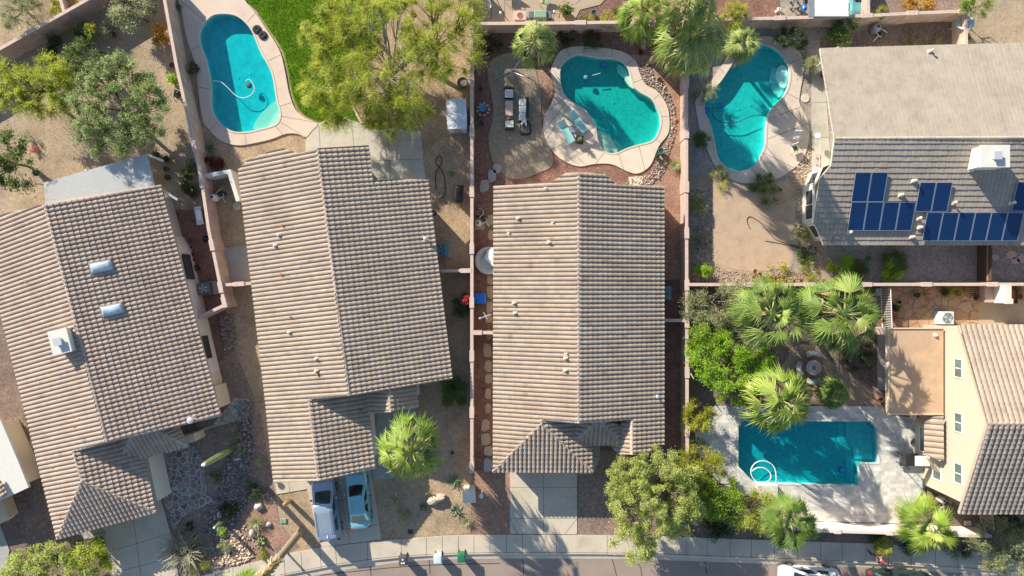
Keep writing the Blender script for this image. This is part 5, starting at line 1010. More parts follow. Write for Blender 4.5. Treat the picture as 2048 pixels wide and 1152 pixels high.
t = thing('cactus', 'yellow-green clump of many cactus fingers in the rock garden', 'cactus', W(524,1078)); mb = MB(); rg = random.Random(4)
for i in range(34):
    a = rg.uniform(0, 6.28); q = rg.uniform(.1, .5); p = W(523,1078); mb.M = Matrix.Identity(4); A = p+Vector((q*math.cos(a)*.5, q*math.sin(a)*.7, 0)); ribbed(mb, A, A+Vector((math.cos(a)*q*.5, math.sin(a)*q*.6, rg.uniform(.25, .55))), .06, 6, 5)
mb.build('stem', 'cactus', t)
t = thing('cactus', 'twisted pale cactus arms beside the pink wall, under the bright green tree', 'cactus', W(1386,728)); mb = MB(); mb.tube([W(1392,722,0), W(1386,730,.8), W(1380,745,1.6), W(1388,758,2.0)], [.09, .08, .07, .04]); mb.tube([W(1386,730,.8), W(1378,718,1.5), W(1384,705,1.8)], [.08, .06, .03]); mb.build('stem', 'cactus', t, smooth=True)
for lb, x, y in (('pale column cactus by the courtyard wall, left one', 1829, 584), ('pale column cactus by the courtyard wall, right one', 1853, 588)):
    t = thing('cactus', lb, 'cactus', W(x, y)); mb = MB(); ribbed(mb, W(x-3, y, 0), W(x+9, y, 1.1), .07, 7); ribbed(mb, W(x-2, y+1, .2), W(x-4, y+5, .8), .05, 7); mb.build('stem', 'cactus', t)
# --- bare grey brush: one mass of thin arching canes
t = thing('bare_shrub', 'bare grey many-stemmed brush at the right edge of the leftmost driveway', 'shrub', W(368,1098)); rg = random.Random(8); lm = MB(); c = W(372,1100)
for i in range(260):
    a = rg.uniform(0, 6.28); L = rg.uniform(.8, 2.2); e = rg.uniform(.15, 1.2); A = c+Vector((math.cos(a), math.sin(a), 0))*rg.uniform(0, .5); d_ = Vector((math.cos(a)*math.cos(e), math.sin(a)*math.cos(e), math.sin(e)*.8)); B = A+d_*L*.5+Vector((rg.uniform(-.1, .1), rg.uniform(-.1, .1), .15)); D = A+d_*L+Vector((rg.uniform(-.25, .25), rg.uniform(-.25, .25), -.05)); lm.tube([A, B, D], [.03, .022, .012], 4); 
    for _ in range(2): lm.tube([B, B+Vector((rg.uniform(-.5, .5), rg.uniform(-.5, .5), rg.uniform(-.1, .3)))], [.016, .008], 3)
lm.build('stems', 'twig_gray', t, rnd=True)
# --- grass blades on the lawn, loose stones: nobody could count these
def scatter(poly, n, rng):
    P = px2(poly); xs = [p[0] for p in P]; ys = [p[1] for p in P]; out = []
    while len(out) < n:
        x, y = rng.uniform(min(xs), max(xs)), rng.uniform(min(ys), max(ys))
        if inside(P, x, y): out.append((x, y))
    return np.array(out)
rng = np.random.RandomState(3); lawn = catmull([(486,-30),(514,22),(542,64),(566,100),(577,140),(586,187),(600,220),(621,235),(640,241),(660,235),(690,235),(714,242),(706,215),(695,190),(691,165),(694,140),(704,122),(714,109),(756,60),(796,-30)], 4)
g = scatter(lawn, 42000, rng); C = np.c_[g, np.full(len(g), .07)]; D = np.c_[rng.normal(0, .5, len(g)), rng.normal(0, .5, len(g)), np.full(len(g), 1.)]
V, F, T = leaves(C, .13, rng, .22, .1, D, np.full(len(g), .5)); tag(link('grass', fast_mesh('grass', V, F, T, 4), 'grass_blade'), 'short green lawn grass beside the kidney pool', 'grass', kind='stuff')
icov = np.array([(math.cos(a)*math.cos(e), math.sin(a)*math.cos(e), math.sin(e)) for e, k in ((-.5, 6), (.15, 6), (.8, 6)) for a in [2*math.pi*j/6+e for j in range(k)]]+[(0, 0, 1.0)])
icof = [(j, (j+1) % 6, 6+(j+1) % 6) for j in range(6)]+[(j, 6+(j+1) % 6, 6+j) for j in range(6)]+[(6+j, 6+(j+1) % 6, 12+(j+1) % 6) for j in range(6)]+[(6+j, 12+(j+1) % 6, 12+j) for j in range(6)]+[(12+j, 12+(j+1) % 6, 18) for j in range(6)]
def rocks(name, label, poly, n, s0, s1, mat, seed=0, z=.03):
    rng = np.random.RandomState(seed); g = scatter(poly, n, rng); sz = rng.uniform(s0, s1, n)*rng.uniform(.7, 1.3, n); V = []; F = []; T = []; fa = np.array(icof)
    sc = np.stack([sz*rng.uniform(.8, 1.4, n), sz*rng.uniform(.7, 1.1, n), sz*rng.uniform(.4, .8, n)], 1); a = rng.uniform(0, 6.28, n); nz = rng.uniform(.8, 1.2, (n, len(icov), 1))
    v = icov[None]*nz*sc[:, None]; x = v[..., 0]*np.cos(a)[:, None]-v[..., 1]*np.sin(a)[:, None]+g[:, :1]; y = v[..., 0]*np.sin(a)[:, None]+v[..., 1]*np.cos(a)[:, None]+g[:, 1:]; zz = v[..., 2]+z+sc[:, 2:]*.3
    V = np.stack([x, y, zz], -1).reshape(-1, 3); F = (fa[None]+(np.arange(n)*len(icov))[:, None, None]).reshape(-1, 3); T = np.repeat(rng.rand(n), len(icof))
    tag(link(name, fast_mesh(name, V, F, T, 3), mat), label, 'stones', kind='stuff')
rocks('river_rocks', 'grey and brown river rocks running through the shaded rock garden', [(478,800),(505,800),(512,880),(500,940),(500,1000),(470,1060),(440,1090),(405,1060),(425,1010),(440,950),(470,890)], 1500, .05, .15, 'dark_rock', 1)
rocks('river_rocks', 'tan river rocks by the sidewalk in the rock garden', [(468,1060),(480,1062),(505,1112),(498,1122),(470,1130),(440,1130),(455,1100)], 420, .05, .12, 'tan_rock', 2)
rocks('river_rocks', 'loose stones scattered between the flagstones and the driveway', [(340,1080),(400,1020),(480,1040),(520,1060),(520,1110),(420,1140),(370,1100)], 420, .04, .10, 'river_rock', 3)
rocks('river_rocks', 'white and grey stones in the narrow side bed beside the leftmost house', [(438,632),(468,628),(476,690),(450,700)], 520, .04, .09, 'river_rock', 4)
rocks('river_rocks', 'band of river rocks curving round the east side of the central pool', [(1274,128),(1292,124),(1310,150),(1330,172),(1350,215),(1352,260),(1340,300),(1330,345),(1300,372),(1250,372),(1262,356),(1300,350),(1322,312),(1342,262),(1342,222),(1334,205),(1314,180),(1292,165)], 1250, .04, .10, 'river_rock', 5)
rocks('river_rocks', 'grey pebbles beside the sliding wall of the dirt patch', [(1378,380),(1425,380),(1425,520),(1445,540),(1500,548),(1640,545),(1640,566),(1380,566)], 1500, .03, .07, 'river_rock', 6)
rocks('river_rocks', 'mixed gravel and stones by the bay window', [(1590,290),(1622,300),(1622,345),(1600,385),(1600,450),(1625,490),(1650,500),(1640,545),(1590,520),(1595,440),(1580,370)], 700, .03, .09, 'tan_rock', 7)
rocks('river_rocks', 'stones under the dry plants beside the sidewalk', [(1800,1078),(1960,1084),(1960,1104),(1810,1100)], 260, .05, .12, 'river_rock', 8)
rocks('river_rocks', 'small stones around the side-yard equipment pad of the central house', [(950,410),(965,410),(968,432),(950,432)], 40, .06, .12, 'river_rock', 9)
for lb, x, y, r, hh, m in (('grooved tan boulder in the gravel front yard', 873, 997, (.85, .36, .38), .3, 'boulder'), ('white rock in the rock garden, left of the tan side strip', 518, 1012, (.38, .34, .28), .15, 'boulder_white'), ('whitish stone just below the pale yucca', 505, 1066, (.26, .34, .28), .15, 'boulder_white'),
    ('small pale stone right of the pale yucca', 538, 1048, (.24, .2, .2), .12, 'boulder_white'), ('blue-grey stone beside the dark round bush', 440, 1029, (.18, .34, .2), .12, 'boulder_white'), ('flat pale stone at the saguaro foot', 475, 918, (.4, .14, .12), .08, 'boulder_white'), ('pinkish boulder by the courtyard pier', 1742, 668, (.2, .2, .16), .1, 'boulder_white'),
    ('reddish rock among the stones east of the central pool', 1351, 240, (.16, .14, .12), .1, 'terracotta'), ('brown driftwood-like rock beside the tall palms', 1300, 120, (.2, .75, .2), .15, 'wood')):
    mb = MB(); mb.at(W(x, y, 0), R(25) if 'tan' in lb[:12] else R(10) if 'drift' not in lb else R(-35)); mb.blob((0, 0, hh*.6), r, 12, .12, random.Random(int(x))); tag(mb.build('boulder' if r[0] > .3 else 'stone', m, None, smooth=True), lb, 'rock')
# ------------------------------------------------------------- vehicles
def ring(xf, xr, w, rf, rr, bf=0., br=0., n=7):
    """rounded plan outline, counter-clockwise from the front right; returns points and index spans"""
    P = []; spans = {}
    def arc(cx, cy, r, a0, a1, k=4):
        for i in range(k+1): a = R(a0+(a1-a0)*i/k); P.append((cx+r*math.cos(a), cy+r*math.sin(a)))
    s = len(P)
    for i in range(n): y = -(w-rf)+(2*(w-rf))*i/(n-1); P.append((xf+bf*(1-(y/(w))**2), y))
    spans['front'] = (s, len(P)-1); arc(xf-rf+bf*(1-((w-rf)/w)**2), w-rf, rf, 20, 90, 3); s = len(P)-1
    for i in range(1, n): x = xf-rf+(xr+rr-(xf-rf))*i/(n-1); P.append((x, w))
    spans['left'] = (s, len(P)-1); arc(xr+rr-br*.4, w-rr, rr, 100, 160, 3); s = len(P)
    for i in range(n): y = (w-rr)-(2*(w-rr))*i/(n-1); P.append((xr-br*(1-(y/w)**2), y))
    spans['rear'] = (s, len(P)-1); arc(xr+rr-br*.4, -(w-rr), rr, 200, 260, 3); s = len(P)
    for i in range(n): x = xr+rr+(xf-rf-xr-rr)*i/(n-1); P.append((x, -w))
    spans['right'] = (s, len(P)-1); arc(xf-rf+bf*(1-((w-rf)/w)**2), -(w-rf), rf, 275, 340, 3)
    return P, spans
def car(name, label, cat, px, py, rz, paint, L, Wd, Ht, hood, deck_, belt, cab, roofr, glass='car_glass', rails=False, clear=.2):
    """hood/deck_: heights of bonnet and tail; cab: front and rear of the cabin foot; roofr: front and rear of the roof"""
    c = W(px, py, 0); c.z = ROADZ; t = thing(name, label, cat, c, rz); w = Wd/2; Ma = Matrix.Translation(c) @ Matrix.Rotation(rz, 4, 'Z')
    n = 26; mb = MB(); mb.M = Ma; vs = []; m = 13
    for i in range(n+1):
        f = i/n; x = L/2-L*f; e = min(1, math.sin(math.pi*min(f, .5)/.5/2)**.35 if f < .12 else 1); q = min(f, 1-f); taper = (1-(max(0, .16-q)/.16)**2.4*.20)
        if x > cab[0]: u = (L/2-x)/(L/2-cab[0]); z = hood*(.80+.20*min(1, u*3.2)**.6)+(belt-hood)*u**2*.6
        elif x < cab[1]: u = (cab[1]-x)/(cab[1]+L/2); z = belt+(deck_-belt)*min(1, u*1.4); z -= (max(0, u-.86)/.14)**2*.12
        else: z = belt
        ww = w*taper; zb = clear+(.10 if q < .06 else 0); sec = []
        for k in range(m):
            a = -1+2*k/(m-1); 
            if abs(a) < .62: y = a/.62*ww*.80; zz = z+.035*(1-(a/.62)**2)
            elif abs(a) < .8: g = (abs(a)-.62)/.18; y = math.copysign(ww*(.80+.19*g), a); zz = z-.10*g**1.6
            elif abs(a) < .95: g = (abs(a)-.8)/.15; y = math.copysign(ww*(.99+.01*math.sin(math.pi*g)), a); zz = z-.10+(zb+.18-z+.10)*g
            else: y = math.copysign(ww*.93, a); zz = zb
            sec.append((x, y, zz))
        vs += sec
    fs = [(i*m+k, i*m+k+1, (i+1)*m+k+1, (i+1)*m+k) for i in range(n) for k in range(m-1)]+[(i*m+m-1, i*m, (i+1)*m, (i+1)*m+m-1) for i in range(n)]+[tuple(range(m)), tuple(range(n*m, (n+1)*m))[::-1]]
    mb.add(vs, fs); body = mb.build('body', paint, t, smooth=True)
    B, sp = ring(cab[0], cab[1], w*.90, .22, .22, .16, .10); T, _ = ring(roofr[0], roofr[1], w*(.80 if rails else .73), .16, .16, .10, .06); k = len(B); zb, zt = belt-.05, Ht
    cb = MB(); cb.M = Ma; lev = [0, .12, .93, 1.0]; vv = []
    for q in lev: vv += [(B[i][0]+(T[i][0]-B[i][0])*q, B[i][1]+(T[i][1]-B[i][1])*q, zb+(zt-.05-zb)*q) for i in range(k)]
    cx = (roofr[0]+roofr[1])/2; vv += [(cx+(p[0]-cx)*.93, p[1]*.9, zt-.012) for p in T]+[(cx+(p[0]-cx)*.5, p[1]*.5, zt+.012) for p in T]+[(cx, 0, zt+.02)]
    NL = 6; fs = [(q*k+i, q*k+(i+1) % k, (q+1)*k+(i+1) % k, (q+1)*k+i) for q in range(NL-1) for i in range(k)]+[((NL-1)*k+i, (NL-1)*k+(i+1) % k, NL*k) for i in range(k)]
    cb.add(vv, fs); cbo = cb.build('cabin', paint, t, smooth=True)
    def pane(nm, i0, i1, q0=.13, q1=.92, off=.010):
        g = MB(); g.M = Ma; vs = []; ii = [j % k for j in range(i0, i1+1)]
        for q in (q0, (q0+q1)/2, q1):
            for j in ii:
                x = B[j][0]+(T[j][0]-B[j][0])*q; y = B[j][1]+(T[j][1]-B[j][1])*q; nx = B[j][0]-cx; ny = B[j][1]; ln = math.hypot(nx*.3, ny)+1e-6
                if nm == 'side_window': nx, ny = 0, math.copysign(1, ny)
                else: nx, ny = math.copysign(1, nx), 0
                vs.append((x+nx*off, y+ny*off, zb+(zt-.05-zb)*q+off*.8))
        m_ = len(ii); g.add(vs, [(r*m_+j, r*m_+j+1, (r+1)*m_+j+1, (r+1)*m_+j) for r in range(2) for j in range(m_-1)]); g.build(nm, glass, t, smooth=True)
    pane('windscreen', *sp['front'], q0=.04, q1=.95); pane('rear_window', *sp['rear']); a, b_ = sp['left']; md = (a+b_)//2; pane('side_window', a+1, md); pane('side_window', md+1, b_); a, b_ = sp['right']; md = (a+b_)//2; pane('side_window', a+1, md); pane('side_window', md+1, b_)
    for sx in (L/2-.90, -L/2+.92):
        for sy in (1, -1):
            g = MB(); g.M = Ma @ Matrix.Translation((sx, sy*(w-.11), .33)) @ Matrix.Rotation(R(90), 4, 'X'); g.lathe([(.20, -.10), (.31, -.115), (.335, -.08), (.335, .08), (.31, .115), (.20, .10)], 20); wh = g.build('wheel', 'rubber', t)
            g = MB(); g.M = Ma @ Matrix.Translation((sx, sy*(w-.11), .33)) @ Matrix.Rotation(R(90), 4, 'X'); g.lathe([(.06, -.122), (.205, -.118), (.205, .118), (.06, .122)], 12); g.build('rim', 'metal_gray', wh)
    for sy in (1, -1):
        g = MB(); g.M = Ma @ Matrix.Translation((cab[0]-.55, sy*(w*.99+.06), belt+.03)); g.rbox(-.09, .07, -.09, .09, -.06, .08, .04, .02); g.build('mirror', paint, t)
        g = MB(); g.M = Ma @ Matrix.Translation((-L/2+.10, sy*w*.74, deck_-.17)); g.rbox(-.12, .06, -.13, .13, -.09, .10, .04, .02); g.build('tail_light', 'lamp_red', t)
        g = MB(); g.M = Ma @ Matrix.Translation((L/2-.20, sy*w*.72, hood*.76)); g.rbox(-.16, .12, -.16, .16, -.05, .055, .05, .02); g.build('headlight', 'lamp_white', t)
    if rails:
        for sy in (1, -1): g = MB(); g.M = Ma; g.tube([(roofr[0]-.35, sy*w*.66, Ht-.02), (roofr[0]-.45, sy*w*.66, Ht+.05), (roofr[1]+.45, sy*w*.66, Ht+.05), (roofr[1]+.3, sy*w*.66, Ht-.02)], .022); g.build('roof_rail', 'dark_metal', cbo)
        for j in range(7):
            y = -w*.5+j*w/6; g = MB(); g.M = Ma; g.box(roofr[1]+.35, roofr[0]-.55, y-.012, y+.012, Ht+.004, Ht+.026); g.build('roof_rib', paint, cbo)
        g = MB(); g.M = Ma; g.tube([(roofr[1]+.3, -w*.1, Ht), (roofr[1]+.12, -w*.1, Ht+.12)], .03); g.build('aerial', 'white_paint', cbo)
    g = MB(); g.M = Ma; g.box(-L/2-.012, -L/2+.02, -.26, .26, .55, .68); g.build('number_plate', 'white_paint', t)
    return t
ROADZ = .05
car('minivan', 'silver-blue minivan with a ribbed roof parked half under the garage eave', 'van', 658, 1012, R(90)+R(8.0), 'paint_van', 5.1, 1.96, 1.76, 1.0, 1.12, 1.08, (1.50, -2.40), (.55, -2.15), 'car_glass_teal', True)
car('sedan', 'teal sedan parked beside the minivan, its bonnet under the garage eave', 'car', 720, 993, R(90)+R(6.0), 'paint_sedan', 4.7, 1.80, 1.44, .84, .98, .93, (1.15, -1.75), (.35, -1.05))
ROADZ = -.13
car('parked_suv', 'white car parked at the kerb, cut by the bottom edge', 'car', 1612, 1151, R(180)-R(3), 'paint_white', 4.9, 1.9, 1.62, .98, 1.06, 1.02, (1.35, -2.1), (.55, -1.75))
car('parked_car', 'dark green car parked at the kerb near the walking person, cut by the bottom edge', 'car', 1790, 1158, R(-3), 'paint_green', 5.2, 1.9, 1.68, 1.02, 1.08, 1.05, (1.45, -2.2), (.7, -1.8))
ROADZ = .03
car('parked_car', 'teal car standing beside the carport at the top edge', 'car', 1712, -14, R(-90), 'paint_teal', 4.5, 1.75, 1.45, .86, .98, .94, (1.1, -1.7), (.3, -1.0))
# motorcycle at the top
t = thing('motorcycle', 'blue motorcycle parked at the top edge left of the carport', 'motorcycle', W(1604, 8)); Ma = Matrix.Translation(W(1604, 6)) @ Matrix.Rotation(R(80), 4, 'Z')
for x in (-.7, .7):
    g = MB(); g.M = Ma @ Matrix.Translation((x, 0, .31)) @ Matrix.Rotation(R(90), 4, 'X'); g.lathe([(.2, -.05), (.31, -.05), (.31, .05), (.2, .05)], 16); g.build('wheel', 'rubber', t)
g = MB(); g.M = Ma; g.rbox(-.1, .5, -.22, .22, .6, .95, .12, .08); g.blob((-.95+.2, 0, .75), (.35, .24, .2)); g.build('body', 'paint_blue', t, smooth=True)
g = MB(); g.M = Ma; g.rbox(-.65, -.1, -.15, .15, .7, .82, .08, .04); g.build('seat', 'black', t); g = MB(); g.M = Ma; g.tube([(.45, -.38, 1.0), (.55, 0, 1.02), (.45, .38, 1.0)], .025); g.build('handlebar', 'dark_metal', t)
g = MB(); g.M = Matrix.Translation(W(1588, 12)) @ Matrix.Rotation(R(20), 4, 'Z'); t = thing('rolling_cart', 'small dark wheeled frame beside the blue motorcycle', 'cart', W(1588, 12)); g.tube([(-.3, -.3, .3), (.3, -.3, .3), (.3, .3, .3), (-.3, .3, .3)], .03, closed=True); g.tube([(-.3, 0, .3), (-.35, 0, .9), (-.3, .3, .9)], .025); g.build('frame', 'dark_metal', t); 
for x, y in ((-.28, -.28), (.28, -.28), (.28, .28), (-.28, .28)):
    g = MB(); g.M = Matrix.Translation(W(1588, 12)+Vector((x, y, .1))) @ Matrix.Rotation(R(90), 4, 'X'); g.lathe([(.1, -.02), (.1, .02)], 10); g.build('wheel', 'rubber', t)
# ------------------------------------------------------------- generic small builders
def T(name, label, cat, px, py, rz=0, group=None, z=.03):
    c = W(px, py); c.z = z; t = thing(name, label, cat, c, rz, group); return t, Matrix.Translation(c) @ Matrix.Rotation(rz, 4, 'Z')
def part(t, Ma, nm, mat, fn, smooth=False, parent=None):
    g = MB(); g.M = Ma; fn(g); return g.build(nm, mat, parent or t, smooth)
# wheelie bins
def bin_(label, px, py, mat, lidmat, rz, marks=False):
    t, Ma = T('wheelie_bin', label, 'bin', px, py, rz, 'wheelie bins at the kerb', z=-.12)
    part(t, Ma, 'body', mat, lambda g: g.add([(-.22, -.25, .06), (.22, -.25, .06), (.22, .22, .06), (-.22, .22, .06), (-.30, -.34, 1.0), (.30, -.34, 1.0), (.30, .32, 1.0), (-.30, .32, 1.0)], [(3, 2, 1, 0), (4, 5, 6, 7), (0, 1, 5, 4), (1, 2, 6, 5), (2, 3, 7, 6), (3, 0, 4, 7)]))
    lid = part(t, Ma, 'lid', lidmat, lambda g: (g.rbox(-.33, .33, -.39, .36, 1.002, 1.07, .07, .04), g.rbox(-.26, .26, -.30, .22, 1.07, 1.095, .05, .02)))
    part(t, Ma, 'handle', mat, lambda g: g.tube([(-.28, .36, 1.0), (-.28, .46, 1.02), (.28, .46, 1.02), (.28, .36, 1.0)], .025))
    for x in (-.27, .27):
        g = MB(); g.M = Ma @ Matrix.Translation((x, .26, .13)) @ Matrix.Rotation(R(90), 4, 'Y'); g.lathe([(.13, -.03), (.13, .03)], 14); g.build('wheel', 'rubber', t)
    if marks:
        def mk(g):
            g.box(-.14, -.03, -.24, -.13, 1.096, 1.099); g.box(.03, .14, -.24, -.13, 1.096, 1.099); g.box(-.16, -.01, -.115, -.095, 1.096, 1.099); g.box(.01, .16, -.115, -.095, 1.096, 1.099); g.box(-.06, .06, .05, .14, 1.096, 1.099); g.box(-.03, .03, .142, .19, 1.096, 1.099)
        part(t, Ma, 'emblem', 'white_paint', mk, parent=lid)
bin_('black wheelie bin with white marks on its lid, at the kerb', 809, 1113, 'charcoal', 'charcoal', R(4), True)
bin_('pale blue-white wheelie bin at the kerb, between the black and the green one', 878, 1110, 'pale_plastic', 'pale_plastic', R(3))
bin_('green wheelie bin at the kerb', 924, 1107, 'green_plastic', 'green_plastic', R(1))
# utility box and round blue mailbox
t, Ma = T('utility_pillar', 'square beige utility pillar between the tan and the red front gravel', 'utility box', 940, 982, R(4)); part(t, Ma, 'body', 'utility_beige', lambda g: g.box(-.46, .46, -.52, .52, 0, 1.22)); part(t, Ma, 'cap', 'utility_beige', lambda g: g.rbox(-.52, .52, -.58, .58, 1.221, 1.36, .04, .04))
t, Ma = T('round_mailbox', 'light blue cylinder on a post right beside the beige utility pillar', 'mailbox', 964, 983); part(t, Ma, 'post', 'white_paint', lambda g: g.lathe([(.06, 0), (.05, 1.1)], 10)); part(t, Ma, 'drum', 'pale_plastic', lambda g: g.lathe([(.15, 1.0), (.17, 1.06), (.17, 1.3), (.13, 1.38), (.04, 1.42)], 16), True)
# person
def person(px, py):
    c = W(px, py); c.z = .06; t = thing('person', 'person walking on the sidewalk in a red cap and dark clothes, one bare arm bent', 'person', c); rz = R(-55); Ma = Matrix.Translation(c) @ Matrix.Rotation(rz, 4, 'Z')
    J = [(0, 0, .95), (0, 0, 1.18), (.01, 0, 1.40), (.02, 0, 1.50), (.04, 0, 1.62), (.05, 0, 1.72), (.01, .18, 1.42), (-.03, .26, 1.15), (.16, .23, 1.0), (.24, .20, .98), (.01, -.18, 1.42), (.05, -.25, 1.15), (.22, -.16, 1.10), (.29, -.12, 1.12),
         (.0, .10, .90), (.20, .11, .50), (.12, .11, .10), (.26, .11, .04), (.0, -.10, .90), (-.06, -.11, .50), (-.38, -.11, .20), (-.34, -.11, .08)]
    E = [(0, 1), (1, 2), (2, 3), (3, 4), (4, 5), (2, 6), (6, 7), (7, 8), (8, 9), (2, 10), (10, 11), (11, 12), (12, 13), (0, 14), (14, 15), (15, 16), (16, 17), (0, 18), (18, 19), (19, 20), (20, 21)]
    Rd = [(.15, .12), (.15, .11), (.15, .10), (.055, .055), (.085, .08), (.08, .08), (.065, .06), (.045, .045), (.035, .035), (.03, .03), (.065, .06), (.045, .045), (.035, .035), (.03, .03), (.09, .09), (.065, .065), (.045, .045), (.04, .035), (.09, .09), (.065, .065), (.045, .045), (.04, .035)]
    def skin(nm, js, es, rd, mat, parent):
        me = bpy.data.meshes.new(nm); me.from_pydata([Ma @ Vector(j) for j in js], es, []); o = bpy.data.objects.new('tmp', me); COL.objects.link(o); md = o.modifiers.new('s', 'SKIN'); sb = o.modifiers.new('u', 'SUBSURF'); sb.levels = 2; sb.render_levels = 2
        for v, r in zip(me.skin_vertices[0].data, rd): v.radius = r
        me.skin_vertices[0].data[0].use_root = True
        dg = bpy.context.evaluated_depsgraph_get(); m2 = bpy.data.meshes.new_from_object(o.evaluated_get(dg)); bpy.data.objects.remove(o); m2.name = nm; m2.polygons.foreach_set('use_smooth', [True]*len(m2.polygons)); m2.materials.clear(); return link(nm, m2, mat, parent)
    body = skin('body', J, E, Rd, 'skin', t)
    skin('shirt', [(0, 0, .92), (0, 0, 1.18), (.01, 0, 1.41), (.01, .19, 1.43), (-.01, .23, 1.29), (.01, -.19, 1.43), (.03, -.23, 1.29)], [(0, 1), (1, 2), (2, 3), (3, 4), (2, 5), (5, 6)], [(.18, .145), (.18, .14), (.18, .13), (.085, .08), (.075, .07), (.085, .08), (.075, .07)], 'dark_cloth', t)
    skin('trousers', [(0, 0, .95), (0, .10, .88), (.20, .11, .50), (.13, .11, .14), (0, -.10, .88), (-.06, -.11, .50), (-.36, -.11, .22)], [(0, 1), (1, 2), (2, 3), (0, 4), (4, 5), (5, 6)], [(.165, .135), (.11, .11), (.085, .085), (.065, .065), (.11, .11), (.085, .085), (.065, .065)], 'dark_cloth', t)
    for k, (x, y) in enumerate(((.22, .11), (-.33, -.11))): part(t, Ma, 'shoe', 'black', lambda g: g.rbox(x-.13, x+.14, y-.05, y+.05, 0+.05*k, .09+.05*k, .045, .03))
    for hx, hy, hz, sg in ((.26, .19, .98, 1), (.31, -.11, 1.12, -1)):
        def hand(g):
            g.rbox(hx-.03, hx+.06, hy-.04, hy+.04, hz-.015, hz+.015, .02, .01)
            for q, ln in ((-.03, .06), (-.01, .075), (.01, .07), (.03, .055)): g.tube([(hx+.055, hy+q, hz), (hx+.055+ln*.6, hy+q, hz-.01), (hx+.055+ln, hy+q, hz-.03)], [.010, .009, .007], 6)
            g.tube([(hx, hy-sg*.04, hz), (hx+.03, hy-sg*.07, hz-.01), (hx+.055, hy-sg*.075, hz-.02)], [.012, .011, .008], 6)
        part(t, Ma, 'hand', 'skin', hand)
    part(t, Ma, 'nose', 'skin', lambda g: g.blob((.145, 0, 1.66), (.018, .014, .024), 8, 0))
    part(t, Ma, 'hair', 'black', lambda g: g.blob((.03, 0, 1.70), (.098, .092, .10), 12, 0), True)
    part(t, Ma, 'cap', 'red_cloth', lambda g: (g.lathe([(.115, 1.71), (.118, 1.75), (.10, 1.80), (.06, 1.835), (.01, 1.845)], 18, .045, 0), g.box(.12, .24, -.07, .07, 1.705, 1.72, .01)), True)
    part(t, Ma, 'phone', 'white_paint', lambda g: g.box(.33, .40, -.15, -.08, 1.12, 1.145))
person(1742, 1106)
# ------------------------------------------------------------- machinery
def aircon(label, px, py, rz, mat, s=.42, hgt=.85):
    t, Ma = T('air_conditioner', label, 'air conditioner', px, py, rz); part(t, Ma, 'pad', 'gray_concrete', lambda g: g.box(-s-.1, s+.35, -s-.08, s+.08, 0, .07))
    part(t, Ma, 'cabinet', mat, lambda g: g.rbox(-s, s, -s, s, .072, hgt, .07, .03)); 
    def louvre(g):
        for k in range(7): g.box(-s-.008, s+.008, -s-.008, s+.008, .15+k*.09, .17+k*.09)
    part(t, Ma, 'louvres', mat, louvre); f = part(t, Ma, 'fan_guard', 'metal_gray' if mat != 'ac_white' else 'metal_white', lambda g: [g.tube([(q*s*math.cos(2*math.pi*i/24), q*s*math.sin(2*math.pi*i/24), hgt+.03) for i in range(24)], .008, 4, True) for q in (.25, .5, .82)])
    part(t, Ma, 'well', 'charcoal' if mat != 'ac_white' else 'ac_gray', lambda g: g.lathe([(s*.84, hgt+.001), (s*.84, hgt+.006)], 24))
    def blades(g):
        for k in range(5):
            a = 2*math.pi*k/5; e = a+.75; g.add([(0, 0, hgt+.012), (s*.72*math.cos(a), s*.72*math.sin(a), hgt+.010), (s*.78*math.cos((a+e)/2), s*.78*math.sin((a+e)/2), hgt+.018), (s*.68*math.cos(e), s*.68*math.sin(e), hgt+.028)], [(0, 1, 2, 3)])
    part(t, Ma, 'fan', 'ac_blue' if mat == 'ac_blue' else 'metal_gray', blades, parent=f); return t
aircon('blue-tinged air conditioner in the shade east of the van house', 884, 500, R(-4), 'ac_blue', .50)
aircon('grey-green air conditioner beside the east wall of the leftmost house', 416, 577, R(8), 'ac_gray', .46)
aircon('white air conditioner in the flagstone courtyard of the two-storey house', 1880, 635, 0, 'ac_white', .52, 1.0)
aircon('dim blue air conditioner half under the east eave of the central house', 1322, 586, 0, 'ac_blue', .48)
def pump(label, px, py, rz, r=.3, lid='white_paint', sc=1, h=.9):
    t, Ma = T('pool_filter', label, 'pool filter', px, py, rz); Ma = Ma @ Matrix.Scale(sc, 4); part(t, Ma, 'tank', lid, lambda g: g.lathe([(r*.8, 0), (r, .12), (r, h-.25), (r*.85, h-.08), (r*.3, h), (.06, h+.04)], 22), True); part(t, Ma, 'valve', 'black', lambda g: g.lathe([(.09, h), (.09, h+.09)], 12))
    part(t, Ma, 'pump', 'charcoal', lambda g: (g.rbox(.45, .95, -.16, .16, .05, .36, .08, .05), g.lathe([(.13, .05), (.15, .4), (.12, .46)], 14, .42, .3)), True)
    part(t, Ma, 'pipes', 'cream_pipe', lambda g: (g.tube([(.1, -.2, .5), (.55, -.3, .5), (.75, -.3, .5), (.75, -.02, .4)], .035), g.tube([(.2, .2, .35), (.42, .3, .5), (.9, .35, .5), (1.0, .6, .1)], .035), g.tube([(.55, -.3, .5), (.55, -.75, .2)], .035))); return t
pump('white round pool filter tank inside the pale screen wall', 434, 397, R(30)); pump('cream pool filter and pipes on the pad between the pink wall and the central house', 957, 448, R(40), .28, 'cream_pipe'); pump('grey egg-shaped pool filter beside the leafy bush at the north wall', 1745, 62, R(-40), .36, 'metal_gray'); pump('pale tank and pump at the corner of the two-storey house', 1876, 996, R(-40), .3, 'cream_pipe', .9)
slab('equipment_pad', 'gray_concrete', [(949,436),(969,436),(969,460),(949,460)], .06, .1)
